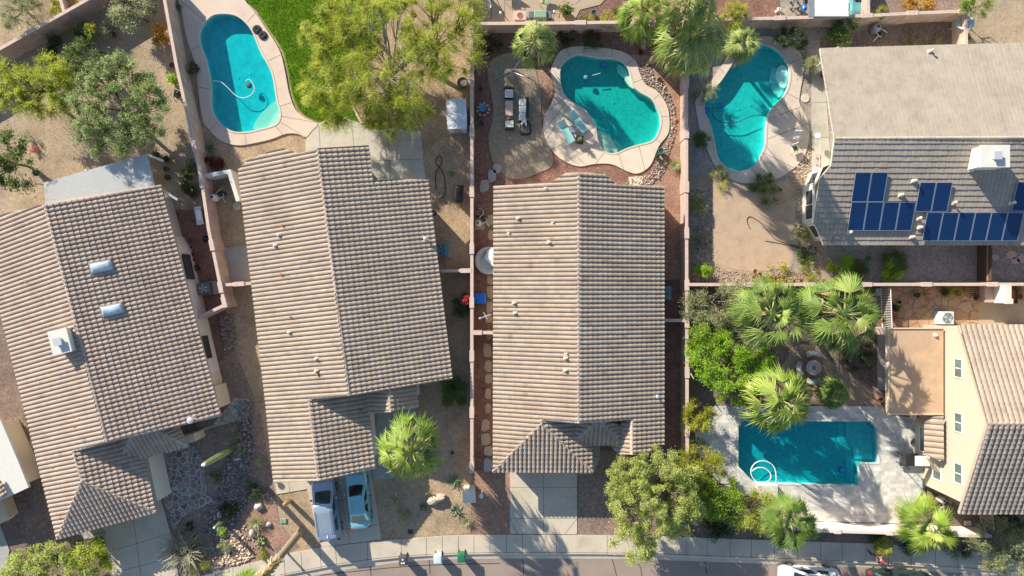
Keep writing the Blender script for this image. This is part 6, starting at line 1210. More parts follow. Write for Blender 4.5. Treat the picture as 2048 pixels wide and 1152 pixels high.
# hot tub with a folded cover
t, Ma = T('hot_tub', 'round pale grey hot tub with a white cover beside the central house', 'hot tub', 978, 522)
part(t, Ma, 'shell', 'spa_gray', lambda g: (g.lathe([(1.08, 0), (1.10, .6), (1.14, .72), (1.10, .78), (.98, .78), (.93, .70), (.84, .70), (.80, .56), (.66, .54), (.62, .30), (.3, .25)], 40)), True); part(t, Ma, 'water', 'pale_plastic', lambda g: g.lathe([(.64, .45), (.64, .46)], 30))
part(t, Ma, 'cover', 'white_fabric', lambda g: g.add([(-.35, .15, .82), (-.1, .86, .84), (.35, 1.02, .86), (1.05, .75, .84), (1.1, -.1, .83), (.75, -.75, .82), (.2, -.35, .85), (.25, .35, .98), (.6, .2, 1.0)], [(0, 7, 1), (1, 7, 2), (2, 7, 3), (3, 7, 8), (3, 8, 4), (4, 8, 5), (5, 8, 6), (6, 8, 7), (0, 6, 7)]), False)
t, Ma = T('storage_bin', 'bright blue storage bin against the pink wall, south of the hot tub', 'bin', 961, 597); part(t, Ma, 'body', 'blue_plastic', lambda g: g.add([(-.38, -.34, 0), (.38, -.34, 0), (.38, .34, 0), (-.38, .34, 0), (-.45, -.40, .72), (.45, -.40, .72), (.45, .40, .72), (-.45, .40, .72)], [(3, 2, 1, 0), (4, 5, 6, 7), (0, 1, 5, 4), (1, 2, 6, 5), (2, 3, 7, 6), (3, 0, 4, 7)])); l_ = part(t, Ma, 'lid', 'blue_plastic', lambda g: g.rbox(-.48, .48, -.43, .43, .722, .80, .08, .04)); part(t, Ma, 'lid_rim', 'blue_plastic', lambda g: g.rbox(-.40, .34, -.35, .35, .80, .825, .06, .02), parent=l_)
t, Ma = T('antenna', 'white metal aerial on a bracket between the blue bin and the cross wall', 'aerial', 972, 630, R(15)); part(t, Ma, 'mast', 'metal_white', lambda g: g.tube([(0, 0, 0), (0, 0, 1.6)], .03)); part(t, Ma, 'boom', 'metal_white', lambda g: (g.tube([(-.45, -.1, 1.6), (.5, 0, 1.6)], .03), g.tube([(.1, -.3, 1.62), (-.05, .3, 1.62)], .035))); part(t, Ma, 'feed', 'metal_white', lambda g: g.box(-.55, -.36, -.14, 0, 1.52, 1.68))
g0 = 'stepping stones beside the west wall of the central house'
rg = random.Random(6)
for i, (x, y, w_, l_) in enumerate([(981,440,14,22),(982,470,12,22),(981,560,14,18),(980,584,14,28),(979,614,14,24),(977,636,14,20),(978,668,14,22),(975,700,18,30),(976,732,14,24),(977,758,14,20),(976,787,12,22),(976,817,12,22),(971,850,20,26),(971,878,20,26),(977,902,18,20),(976,930,18,30),(968,372,20,26),(984,352,18,26),(994,336,18,20)]):
    n = 8; P = []
    for k in range(n): a = 2*math.pi*k/n+rg.uniform(-.25, .25); q = rg.uniform(.85, 1.1); P.append(tuple(W(x+math.copysign(abs(math.cos(a))**.6, math.cos(a))*w_/2*q, y+math.copysign(abs(math.sin(a))**.6, math.sin(a))*l_/2*q)[:2]))
    g = MB(); g.prism(P, .0, .075); tag(g.build('stepping_stone', 'tan_slab' if i < 15 else 'gray_concrete'), 'flat tan stepping stone in the red gravel strip west of the central house' if i < 15 else 'flat grey stepping stone at the north-west corner of the central house, toward the patio', 'stepping stone', g0 if i < 15 else 'stepping stones at the corner of the central house')
# ------------------------------------------------------------- pool-side furniture
def lounger(label, px, py, rz):
    t, Ma = T('sun_lounger', label, 'sun lounger', px, py, rz, 'loungers by the central pool', .085)
    part(t, Ma, 'frame', 'metal_white', lambda g: (g.tube([(-.95, -.33, .3), (.95, -.33, .3)], .025), g.tube([(-.95, .33, .3), (.95, .33, .3)], .025), g.tube([(-.95, -.33, .3), (-.95, .33, .3)], .025), g.tube([(.95, -.33, .3), (.95, .33, .3)], .025)))
    for x in (-.75, .75):
        for y in (-.33, .33): part(t, Ma, 'leg', 'metal_white', lambda g: g.tube([(x, y, .3), (x*1.03, y, 0)], .022))
    part(t, Ma, 'seat', 'sling_teal', lambda g: g.box(-.45, .93, -.31, .31, .315, .345)); part(t, Ma, 'backrest', 'sling_teal', lambda g: g.add([(-.45, -.31, .33), (-.45, .31, .33), (-1.02, .31, .68), (-1.02, -.31, .68), (-.47, -.31, .30), (-.47, .31, .30), (-1.04, .31, .65), (-1.04, -.31, .65)], [(0, 1, 2, 3), (7, 6, 5, 4), (0, 3, 7, 4), (1, 5, 6, 2), (3, 2, 6, 7), (0, 4, 5, 1)]))
lounger('teal sun lounger on the pool deck, the one farther from the water', 1132, 267, R(-62)); lounger('teal sun lounger on the pool deck, the one nearer the water', 1156, 247, R(-52))
t, Ma = T('side_table', 'small round grey table between the two teal loungers', 'table', 1144, 261, 0, None, .085); part(t, Ma, 'table_top', 'metal_gray', lambda g: g.lathe([(.29, .42), (.3, .46)], 22)); part(t, Ma, 'legs', 'metal_gray', lambda g: g.lathe([(.2, 0), (.04, .2), (.04, .42)], 10))
t, Ma = T('planter', 'square black planter with a pale succulent beside the teal loungers', 'planter', 1158, 282, R(-3), None, .085); part(t, Ma, 'box', 'black', lambda g: (g.box(-.28, .28, -.28, .28, 0, .45, -.03))); 
g = MB(); g.M = Ma
for k in range(14): a = k*2.4; q = .06+.02*k; g.tube([(0, 0, .45), (math.cos(a)*q*.6, math.sin(a)*q*.6, .62+.02*(14-k)), (math.cos(a)*q, math.sin(a)*q, .70+.02*(14-k))], [.05, .04, .01], 5)
g.build('succulent', 'leaf_sage', t, rnd=True)
t, Ma = T('patio_sofa', 'dark wicker sofa with pale cushions on the paver patio', 'sofa', 1046, 222, R(0))
part(t, Ma, 'base', 'black', lambda g: g.rbox(-.36, .40, -.95, .95, 0, .36, .06, .02)); part(t, Ma, 'back', 'black', lambda g: g.rbox(.30, .46, -.98, .98, .36, .76, .05, .03))
for y0, y1 in ((-.9, -.31), (-.29, .29), (.31, .9)): part(t, Ma, 'cushion', 'cushion', lambda g: g.rbox(-.34, .28, y0, y1, .362, .50, .07, .05))
t, Ma = T('lounge_chair', 'black round-ended daybed at the south end of the wicker sofa', 'daybed', 1050, 258, 0); part(t, Ma, 'base', 'black', lambda g: g.rbox(-.42, .50, -.55, .45, 0, .30, .22, .03)); part(t, Ma, 'cushion', 'charcoal', lambda g: g.rbox(-.34, .42, -.46, .38, .301, .42, .18, .06))
t, Ma = T('folded_umbrella', 'white crumpled cloth draped between the wicker sofa and the daybed', 'cloth', 1049, 243, 0, None, .5); rg = random.Random(9)
def cloth(g):
    n = 22; vs = [(0, 0, .22)]; 
    for q in (.5, 1):
        for i in range(n): a = 2*math.pi*i/n; r = (.30+.16*math.sin(a*5+q)+rg.uniform(-.05, .05))*q; vs.append((r*math.cos(a)*.85, r*math.sin(a)*1.25, .2-.13*q+rg.uniform(-.05, .05)))
    g.add(vs, [(0, 1+i, 1+(i+1) % n) for i in range(n)]+[(1+i, 1+n+i, 1+n+(i+1) % n, 1+(i+1) % n) for i in range(n)])
part(t, Ma, 'cloth', 'white_fabric', cloth); 
t['label'] = 'white crumpled cloth draped between the wicker sofa and the daybed'; t.name = 'draped_cloth'
def armchair(label, px, py, rz):
    t, Ma = T('armchair', label, 'armchair', px, py, rz, 'white armchairs on the paver patio'); part(t, Ma, 'base', 'black', lambda g: g.rbox(-.40, .40, -.36, .36, 0, .34, .05, .02)); part(t, Ma, 'back', 'black', lambda g: g.rbox(-.40, .40, .30, .44, .34, .74, .05, .03)); part(t, Ma, 'cushion', 'cushion', lambda g: g.rbox(-.36, .36, -.34, .28, .341, .48, .06, .05)); part(t, Ma, 'back_cushion', 'cushion', lambda g: g.rbox(-.34, .34, .16, .29, .48, .70, .05, .04))
armchair('white-cushioned armchair at the north end of the low patio table', 1018, 190, 0); armchair('white-cushioned armchair at the south end of the low patio table', 1019, 252, R(180))
t, Ma = T('coffee_table', 'long low stone-topped table between the two white armchairs', 'table', 1018, 219); part(t, Ma, 'table_top', 'cap_pink', lambda g: g.rbox(-.30, .32, -.62, .62, .36, .42, .03, .01)); 
for x in (-.24, .26):
    for y in (-.55, .55): part(t, Ma, 'leg', 'black', lambda g: g.box(x-.03, x+.03, y-.03, y+.03, 0, .358))
t, Ma = T('lantern', 'small yellow lantern under the south end of the low patio table', 'lantern', 1017, 238); part(t, Ma, 'body', 'yellow', lambda g: g.lathe([(.13, 0), (.15, .1), (.13, .32), (.05, .36)], 12)); part(t, Ma, 'handle', 'dark_metal', lambda g: g.tube([(-.08, 0, .34), (0, 0, .46), (.08, 0, .34)], .01))
t, Ma = T('hammock_stand', 'empty dark metal hammock stand at the north end of the paver patio', 'hammock stand', 1009, 149, R(28)); part(t, Ma, 'rail', 'metal_gray', lambda g: g.tube([(-1.3, -.0, .5), (-.9, 0, .12), (0, 0, .08), (.9, 0, .12), (1.45, .1, .9)], .035)); part(t, Ma, 'foot', 'metal_gray', lambda g: g.tube([(-.55, -.45, .04), (-.55, .5, .04)], .035)); part(t, Ma, 'foot', 'metal_gray', lambda g: g.tube([(.5, -.5, .04), (.5, .45, .04)], .035)); part(t, Ma, 'arm', 'metal_gray', lambda g: g.tube([(.5, 0, .1), (1.4, -1.25, .7), (2.0, -1.7, 1.2)], .028))
def pot(label, px, py, r, h, mat, plant=None, group=None, name='plant_pot', z=.02, n=160):
    t, Ma = T(name, label, 'plant pot', px, py, 0, group, z); part(t, Ma, 'pot', mat, lambda g: g.lathe([(r*.62, 0), (r*.9, h*.75), (r, h), (r*.86, h), (r*.8, h*.86)], 20), True); part(t, Ma, 'soil', 'pot_soil', lambda g: g.lathe([(r*.84, h*.84), (r*.84, h*.87)], 16))
    if plant:
        rn = np.random.RandomState(int(px)); C = rn.normal(0, r*.55, (n, 3)); C[:, 2] = np.abs(C[:, 2])+h*.95; C[:, :2] += np.array(Ma.translation)[:2]; C[:, 2] += z; V, F, Tt = leaves(C, max(.08, r*.5), rn, .4, .3); link('foliage', fast_mesh('foliage', V, F, Tt, 4), plant, t)
    return t
pot('larger teal glazed pot at the south-east rim of the central pool deck', 1320, 304, .26, .5, 'teal_pot'); pot('smaller teal glazed pot at the south-east rim of the central pool deck', 1312, 314, .20, .4, 'teal_pot', 'leaf_dark')
pot('dark round pot in the shade beside the paver patio, upper one', 961, 181, .24, .4, 'charcoal'); pot('dark round pot in the shade beside the paver patio, lower one', 962, 249, .24, .4, 'charcoal')
pot('large orange terracotta planter with a green plant beyond the north wall', 1131, 28, .48, .75, 'terracotta', 'leaf_mid', n=260); pot('blue-green round urn beyond the north wall', 1187, 30, .26, .5, 'ac_blue')
t, Ma = T('fountain', 'blue glazed fountain bowl ringed with rocks in the shaded side yard', 'fountain', 966, 219); part(t, Ma, 'bowl', 'ac_blue', lambda g: g.lathe([(.1, 0), (.14, .35), (.30, .52), (.32, .56), (.24, .52), (.1, .46)], 24), True); rg = random.Random(2)
for k in range(9): a = k*.7; part(t, Ma, 'rock', 'boulder', lambda g: g.blob((math.cos(a)*.48, math.sin(a)*.48, .08), (.13, .11, .1), 8, .15, rg))
gT = 'row of terracotta pots by the garden wall'
for lb, x, y, r, ho in (('terracotta pot, leftmost and topmost of the cluster by the wall', 1508, 543, .20, 0), ('widest open terracotta pot in the cluster by the wall', 1516, 551, .27, 0), ('orange terracotta pot lying below the topmost one', 1505, 556, .22, 0), ('terracotta pot right of the widest one', 1526, 558, .19, 0), ('terracotta pot, first of the four in the straight row', 1540, 556, .20, 0), ('terracotta pot, second of the four in the straight row', 1549, 557, .19, 0), ('terracotta pot, third of the four in the straight row', 1557, 557, .19, 0), ('terracotta pot, last of the four in the straight row', 1565, 556, .19, 0), ('small orange pot standing apart right of the row', 1586, 563, .16, 0), ('terracotta pot farthest right by the small feathery plant', 1600, 562, .19, 0), ('round pot by the weeds near the wall pilaster', 1645, 562, .17, 0)): pot(lb, x, y, r, r*1.6, 'terracotta', None, gT)
for lb, x, y, r, m, pl in (('wide pale pot with a seedling against the slanting wall', 362, 193, .40, 'cream_pipe', 'leaf_dark'), ('pale pot holding the bright potted shrub', 350, 163, .36, 'cream_pipe', 'leaf_lime'), ('dark pot high on the slanting wall side', 348, 133, .24, 'terracotta_dark', None), ('green pot at the west corner of the metal patio cover', 80, 347, .30, 'green_box', 'leaf_dark'),
    ('brown pot below the small blue-green shrub', 231, 72, .26, 'terracotta_dark', None), ('brown pot at the east corner of the metal patio cover, upper left one', 318, 313, .30, 'terracotta_dark', 'leaf_dark'), ('brown pot east of the metal patio cover, right one', 337, 320, .28, 'terracotta_dark', 'leaf_dark'), ('dark pot east of the metal patio cover, lower one', 336, 339, .24, 'charcoal', None), ('dark pot east of the metal patio cover, lowest one', 339, 356, .24, 'charcoal', None),
    ('pot beside the east wall of the leftmost house, topmost of the row', 383, 481, .19, 'terracotta_dark', None), ('pale ring-rimmed pot beside the east wall of the leftmost house', 386, 494, .19, 'metal_gray', None), ('brown pot in the middle of the row by the east wall of the leftmost house', 390, 508, .21, 'terracotta_dark', None), ('pinkish pot lower in the row by the east wall of the leftmost house', 393, 519, .19, 'terracotta', None), ('black pot lowest in the row by the east wall of the leftmost house', 397, 536, .24, 'black', None),
    ('pot with purple leaves in the flagstone courtyard', 1781, 630, .28, 'terracotta', 'leaf_maroon'), ('large half-hidden terracotta pot at the tip of the right big-leaved palm', 1765, 640, .34, 'terracotta', 'leaf_dark'), ('yellow-rimmed basket pot beside the courtyard pier', 1945, 595, .24, 'cream_pipe', 'leaf_dark'), ('orange pot leaning beside the wooden frame in the courtyard', 2033, 592, .28, 'terracotta', None), ('dark pot with a round shrub in the courtyard, west side', 1788, 617, .26, 'charcoal', 'leaf_dark'),
    ('dark pot under the yellow spiky plant', 1885, 585, .26, 'charcoal', 'leaf_dark'), ('second dark pot under the yellow spiky plant', 1912, 586, .24, 'charcoal', 'leaf_yellow'), ('pot of a cactus by the courtyard wall', 1830, 590, .24, 'charcoal', None), ('pot beside the black grate on the travertine corner', 1758, 798, .22, 'terracotta_dark', None), ('orange round stand by the neighbour porch', 58, 961, .26, 'terracotta', None), ('white stone pot among the courtyard succulents', 1797, 604, .14, 'black', None)): pot(lb, x, y, r, r*1.5, m, pl)
# north patio furniture
t, Ma = T('hanging_chair', 'white woven hanging seat on a dark frame beyond the north wall', 'chair', 976, 12); part(t, Ma, 'frame', 'dark_metal', lambda g: (g.tube([(-.8, -.9, 0), (-.1, .3, 1.3), (.3, .7, 1.7)], .03), g.tube([(.3, .7, 1.7), (.3, -1.0, 0)], .03), g.tube([(.3, .7, 1.7), (1.6, -1.2, 0)], .03))); part(t, Ma, 'seat', 'white_fabric', lambda g: g.add([(-.15, .5, 1.2), (.05, .45, 1.25), (.3, -.2, .8), (.28, -.5, .85), (.05, -.45, .8), (-.05, .0, .7)], [(0, 1, 2), (0, 2, 5), (5, 2, 3), (5, 3, 4)]))
for lb, x, y in (('green striped patio chair cut by the top edge, left one', 1020, -4), ('green striped patio chair at the top edge, right one', 1090, 4)):
    t, Ma = T('patio_chair', lb, 'chair', x, y, R(0) if x < 1050 else R(-12)); part(t, Ma, 'seat', 'green_box', lambda g: g.rbox(-.34, .34, -.36, .3, .36, .46, .06, .04)); part(t, Ma, 'stripes', 'yellow', lambda g: [g.box(k-.03, k+.03, -.35, .28, .461, .466) for k in (-.22, -.08, .08, .22)]); part(t, Ma, 'backrest', 'green_box', lambda g: g.add([(-.34, .3, .4), (.34, .3, .4), (.34, .62, .95), (-.34, .62, .95), (-.34, .36, .36), (.34, .36, .36), (.34, .68, .91), (-.34, .68, .91)], [(0, 1, 2, 3), (7, 6, 5, 4), (0, 3, 7, 4), (1, 5, 6, 2), (3, 2, 6, 7), (0, 4, 5, 1)]))
    part(t, Ma, 'arms', 'metal_white', lambda g: (g.tube([(-.38, -.4, 0), (-.38, -.36, .62), (-.38, .45, .62)], .025), g.tube([(.38, -.4, 0), (.38, -.36, .62), (.38, .45, .62)], .025)))
t, Ma = T('fire_table', 'square beige table with a round fire bowl beyond the north wall', 'fire table', 1040, 37); part(t, Ma, 'table_top', 'cap_pink', lambda g: g.rbox(-.52, .52, -.36, .36, .5, .6, .03, .02)); part(t, Ma, 'base', 'block_pink', lambda g: g.box(-.42, .42, -.28, .28, 0, .499)); part(t, Ma, 'bowl', 'terracotta_dark', lambda g: g.lathe([(.22, .601), (.24, .63), (.18, .61), (.05, .605)], 20))
t, Ma = T('patio_table', 'dark-covered grill table against the north wall', 'covered grill', 1080, 37); part(t, Ma, 'cover', 'green_box', lambda g: g.rbox(-.52, .52, -.32, .30, .1, .95, .05, .06)); part(t, Ma, 'side_flap', 'ac_gray', lambda g: g.rbox(-.98, -.525, -.28, .28, .6, .80, .05, .03)); part(t, Ma, 'side_flap', 'ac_gray', lambda g: g.rbox(.525, .95, -.28, .28, .6, .80, .05, .03)); part(t, Ma, 'legs', 'dark_metal', lambda g: [g.box(k-.04, k+.04, -.2, .2, 0, .6) for k in (-.8, .8)])
for lb, x, y in (('white globe lamp on the north wall, left one', 1002, 43), ('white globe lamp on the north wall, right one', 1106, 41)): t, Ma = T('globe_lamp', lb, 'lamp', x, y); part(t, Ma, 'post', 'metal_gray', lambda g: g.tube([(0, 0, 0), (0, 0, 1.7)], .03)); part(t, Ma, 'globe', 'white_paint', lambda g: g.blob((0, 0, 1.78), .12, 14, 0), True)
# carport at the top right
t = thing('carport', 'carport with a white corrugated roof beyond the north wall', 'carport', W(1660, 10)); g = MB(); a = W(1630, 30, 2.4); c = W(1697, -40, 2.4); n = 40
for i in range(n):
    x0 = a.x+(c.x-a.x)*i/n; x1 = a.x+(c.x-a.x)*(i+.5)/n; x2 = a.x+(c.x-a.x)*(i+1)/n; g.add([(x0, a.y, 2.36), (x1, a.y, 2.42), (x1, c.y, 2.52), (x0, c.y, 2.46)], [(0, 1, 2, 3)]); g.add([(x1, a.y, 2.42), (x2, a.y, 2.36), (x2, c.y, 2.46), (x1, c.y, 2.52)], [(0, 1, 2, 3)])
g.build('metal_sheet', 'white_paint', t); g = MB(); g.box(a.x-.5, a.x-.02, a.y-.15, c.y, 2.30, 2.40); g.build('gutter', 'metal_gray', t); g = MB(); g.box(a.x-.05, c.x+.05, a.y-.08, a.y-.01, 2.26, 2.40); g.build('fascia', 'white_paint', t)
for x in (a.x+.1, c.x-.1): g = MB(); g.box(x-.06, x+.06, a.y+.05, a.y+.17, 0, 2.3); g.build('post', 'white_paint', t)
t, Ma = T('bird_bath', 'pair of small white ornaments in the red yard at the top edge', 'ornament', 1552, 24); part(t, Ma, 'stand', 'white_paint', lambda g: g.lathe([(.12, 0), (.04, .2), (.04, .5), (.15, .55), (.12, .57)], 14)); part(t, Ma, 'globe', 'white_paint', lambda g: g.blob((.25, .12, .2), .13, 12, 0), True); part(t, Ma, 'globe', 'red_plastic', lambda g: g.blob((.02, .02, .62), .06, 10, 0), True)
# satellite dish
t, Ma = T('satellite_dish', 'large pale satellite dish on a tripod in the north-east corner of the walled yard', 'satellite dish', 1909, 60, R(30)); 
def dish(g):
    n = 28; vs = [(0, 0, 0)]; fs = []
    for k, q in enumerate((.2, .4, .6, .8, 1)): vs += [(q*.72*math.cos(2*math.pi*i/n), q*.72*math.sin(2*math.pi*i/n), .2*q*q) for i in range(n)]
    fs = [(0, 1+i, 1+(i+1) % n) for i in range(n)]+[(1+k*n+i, 1+(k+1)*n+i, 1+(k+1)*n+(i+1) % n, 1+k*n+(i+1) % n) for k in range(4) for i in range(n)]; g.add(vs, fs)
Md = Ma @ Matrix.Translation((0, 0, 1.2)) @ Matrix.Rotation(R(-24), 4, 'X'); dd_ = part(t, Md, 'reflector', 'pale_plastic', dish, True); part(t, Md, 'feed_arm', 'metal_gray', lambda g: (g.tube([(0, -.7, .2), (.05, -.1, .62)], .02), g.box(-.02, .14, -.16, .0, .58, .72))); part(t, Ma, 'tripod', 'metal_white', lambda g: [g.tube([(0, 0, 1.15), (.5*math.cos(a), .5*math.sin(a), 0)], .03) for a in (.5, 2.6, 4.7)])
# storage shed, covered barbecue, hose reel, etc. in the tan yard
t, Ma = T('storage_shed', 'small white-roofed storage shed against the pink wall', 'shed', 917, 240, R(2)); part(t, Ma, 'walls', 'white_paint', lambda g: g.box(-.72, .72, -1.12, 1.12, 0, 1.85)); part(t, Ma, 'roof', 'metal_white', lambda g: g.add([(-.8, -1.2, 1.852), (.8, -1.2, 1.852), (.8, 1.2, 1.852), (-.8, 1.2, 1.852), (-.8, -1.2, 1.92), (0, -1.2, 2.05), (.8, -1.2, 1.92), (-.8, 1.2, 1.92), (0, 1.2, 2.05), (.8, 1.2, 1.92)], [(3, 2, 1, 0), (4, 5, 8, 7), (5, 6, 9, 8), (0, 1, 6, 5, 4), (2, 3, 7, 8, 9), (1, 2, 9, 6), (3, 0, 4, 7)])); part(t, Ma, 'door', 'metal_white', lambda g: g.box(-.35, .35, -1.145, -1.121, .05, 1.7))
t, Ma = T('barbecue', 'black covered barbecue beside the pink wall east of the van house', 'barbecue', 919, 390, R(-3)); part(t, Ma, 'cover', 'black', lambda g: (g.rbox(-.32, .32, -.70, .62, .25, 1.0, .14, .12), g.box(-.36, .36, .45, .72, .5, .85, .04)), True); part(t, Ma, 'legs', 'dark_metal', lambda g: [g.box(x-.03, x+.03, y-.03, y+.03, 0, .26) for x in (-.25, .25) for y in (-.5, .5)])
t, Ma = T('hose_stand', 'small metal hose stand east of the van house', 'hose stand', 877, 389, R(10)); part(t, Ma, 'frame', 'metal_gray', lambda g: (g.tube([(-.22, -.22, .35), (.22, -.22, .35), (.22, .22, .35), (-.22, .22, .35)], .025, closed=True), [g.tube([(x, y, .35), (x*1.2, y*1.2, 0)], .02) for x in (-.22, .22) for y in (-.22, .22)])); part(t, Ma, 'reel', 'charcoal', lambda g: g.lathe([(.12, .3), (.16, .36), (.12, .42)], 14))
def hose(label, pts, r, mat, z=.05, h=0, n=6, closed=False, name='garden_hose', z1=None):
    q = catmull([(x, y) for x, y in pts], n, closed); P = [W(x, y)+Vector((0, 0, z if z1 is None else z+(z1-z)*i/(len(q)-1))) for i, (x, y) in enumerate(q)]; g = MB(); g.tube(P, r, 6, closed); return tag(g.build(name, mat, None, True), label, 'hose')
hose('black garden hose looping from the hose stand up the tan yard', [(873,380),(871,365),(872,345),(878,335),(884,322),(880,312),(873,318),(872,328),(882,338),(888,352),(890,372),(890,388),(880,398)], .03, 'hose_black')
hose('thin dark hose looped on the dirt patch', [(1500,458),(1494,444),(1495,436),(1502,434),(1520,445),(1535,462),(1550,478),(1575,488),(1600,495),(1612,505),(1622,500)], .025, 'hose_black'); hose('thin dark hose end running right to the bay window', [(1530,482),(1555,486),(1580,492),(1600,497)], .02, 'hose_black')
hose('thin pale blue hose coiled on the travertine by the two-storey house', [(1792,930),(1796,948),(1812,956),(1830,950),(1842,940),(1834,928),(1818,930),(1816,945),(1828,958),(1842,962),(1846,975),(1838,978),(1832,965),(1838,950),(1846,945)], .022, 'hose_teal', .10)
hose('coil of dark hose in the gravel corner below the bay window', [(1618,498),(1626,494),(1632,500),(1628,508),(1619,507),(1616,500),(1624,492),(1634,497)], .03, 'hose_black', .06)
g = MB(); 
for cx_, cy_ in ((515,60),(527,72)):
    for k in range(3): g.tube([W(cx_+(8-k*1.6)*math.cos(a), cy_+(8-k*1.6)*math.sin(a))+Vector((0, 0, .15+.03*k)) for a in [2*math.pi*i/20 for i in range(20)]], .045, 6, True)
tag(g.build('coiled_hose', 'hose_black', None, True), 'two touching coils of black hose on the kidney pool deck by the lawn', 'hose')
def floathose(label, pts, mat, r=.04, z=-.085): return hose(label, pts, r, mat, z, name='pool_hose')
floathose('white cleaner hose floating in an S through the blue kidney pool', [(421,161),(440,163),(455,175),(470,190),(485,195),(500,190),(508,177),(502,162),(495,158),(490,163)], 'hose_white', .026)
floathose('dark cleaner hose curving along the turquoise pool', [(1425,215),(1426,230),(1438,242),(1458,245),(1478,243),(1500,233),(1520,230),(1534,232)], 'hose_black', .03)
floathose('white hose looped in the lower left corner of the rectangular pool', [(1504,943),(1515,936),(1530,937),(1541,947),(1541,958),(1530,966),(1515,965),(1504,952),(1503,938),(1512,926),(1528,922),(1545,930),(1552,945),(1552,968)], 'hose_white', .04, -.06)
def cleaner(label, px, py, mat): t, Ma = T('pool_cleaner', label, 'pool cleaner', px, py, 0, None, -.12); part(t, Ma, 'body', mat, lambda g: g.lathe([(.12, -.05), (.2, 0), (.17, .08), (.06, .12)], 14), True); part(t, Ma, 'skirt', 'hose_black', lambda g: g.lathe([(.24, -.04), (.24, -.02)], 16))
cleaner('dark cleaner unit in the west part of the turquoise pool', 1441, 210, 'blue_plastic'); cleaner('blue chlorine floater at the west rim of the turquoise pool', 1414, 219, 'blue_plastic'); cleaner('blue float in the north part of the central pool', 1207, 128, 'blue_plastic'); cleaner('small dark cleaner in the blue kidney pool by the white hose', 497, 170, 'charcoal'); cleaner('cleaner unit in the shaded half of the central pool', 1172, 154, 'ac_blue'); cleaner('blue float near the steps of the rectangular pool', 1685, 940, 'blue_plastic')
g = MB(); g.tube([W(1185,150)+Vector((0, 0, -.1)), W(1201,146)+Vector((0, 0, -.06))], .03); tag(g.build('skimmer_pole', 'metal_white'), 'short pale pole floating in the shaded half of the central pool', 'pole')
# white chairs on deck 3
for lb, x, y, rz, m in (('white cushioned chair on the east deck of the turquoise pool, upper one', 1589, 274, 0, 0), ('white chair with a colourful cushion on the east deck of the turquoise pool, lower one', 1584, 299, R(20), 1)):
    t, Ma = T('deck_chair', lb, 'chair', x, y, rz, 'white chairs on the turquoise pool deck', .09); part(t, Ma, 'frame', 'metal_white', lambda g: (g.tube([(-.28, -.3, 0), (-.28, -.28, .42), (-.28, .3, .42), (-.28, .42, .9)], .02), g.tube([(.28, -.3, 0), (.28, -.28, .42), (.28, .3, .42), (.28, .42, .9)], .02))); part(t, Ma, 'seat', 'white_fabric', lambda g: g.rbox(-.27, .27, -.28, .28, .42, .50, .05, .03)); part(t, Ma, 'backrest', 'white_fabric', lambda g: g.box(-.27, .27, .30, .36, .45, .9)); part(t, Ma, 'cushion', 'leaf_lime' if m else 'cushion', lambda g: g.rbox(-.18, .18, -.2, .14, .50, .56, .08, .03))
t, Ma = T('basketball_stand', 'white post with a square white head beside the walkway of the grey-roofed house', 'post', 1629, 338); part(t, Ma, 'post', 'metal_white', lambda g: g.tube([(0, 0, 0), (0, .05, .9)], .04)); part(t, Ma, 'rail', 'metal_white', lambda g: g.tube([(0, .05, .9), (0, 2.4, .9)], .035)); part(t, Ma, 'head', 'white_paint', lambda g: g.rbox(-.32, .06, 2.35, 2.75, .8, 1.0, .05, .03)); t.name = 'safety_rail'; t['label'] = 'white safety rail with a boxy head beside the walkway of the grey-roofed house'; t['category'] = 'rail'
t, Ma = T('round_cover', 'round pale cover in the gravel between pool deck and walkway', 'cover', 1610, 197); part(t, Ma, 'disc', 'deck_tan', lambda g: g.lathe([(.36, 0), (.36, .04), (.33, .06)], 24)); part(t, Ma, 'knob', 'gray_concrete', lambda g: g.lathe([(.04, .06), (.04, .08)], 10))
t, Ma = T('red_canister', 'small red canister at the wall near the buttress of the grey-roofed house', 'canister', 1644, 152); part(t, Ma, 'body', 'red_plastic', lambda g: g.lathe([(.16, 0), (.18, .3), (.08, .42)], 14), True); part(t, Ma, 'cap', 'black', lambda g: g.lathe([(.05, .42), (.05, .5)], 10))
for lb, x, y in (('reddish paving block beside the walkway, upper one', 1634, 312), ('reddish paving block beside the walkway, lower one', 1634, 326)): g = MB(); g.M = Matrix.Translation(W(x, y)); g.rbox(-.14, .14, -.2, .2, 0, .2, .02, .01); tag(g.build('paving_block', 'block_pink'), lb, 'block')
# blue table + items by the slanting wall
t, Ma = T('workbench', 'pale blue bench with a white tray against the west side of the slanting wall', 'bench', 405, 433, R(-80)); part(t, Ma, 'bench_top', 'pale_plastic', lambda g: g.box(-.75, .75, -.28, .28, .62, .68)); part(t, Ma, 'tray', 'white_paint', lambda g: g.rbox(-.45, .4, -.16, .2, .681, .76, .03, .02)); part(t, Ma, 'legs', 'metal_gray', lambda g: [g.box(k-.03, k+.03, -.22, .22, 0, .619) for k in (-.6, .6)])
t, Ma = T('black_tub', 'black tub against the slanting wall, below the pale blue bench', 'tub', 416, 478); part(t, Ma, 'body', 'black', lambda g: g.lathe([(.2, 0), (.3, .4), (.26, .4), (.2, .2)], 16)); part(t, Ma, 'handle', 'metal_gray', lambda g: g.tube([(-.28, 0, .4), (0, 0, .5), (.28, 0, .4)], .012))
t, Ma = T('meter_box', 'small pale box on the inside of the pale screen wall', 'meter box', 419, 375); part(t, Ma, 'case', 'metal_white', lambda g: g.rbox(-.14, .14, -.18, .18, .3, .9, .02, .02)); part(t, Ma, 'stand', 'metal_gray', lambda g: g.box(-.04, .04, -.04, .04, 0, .3))
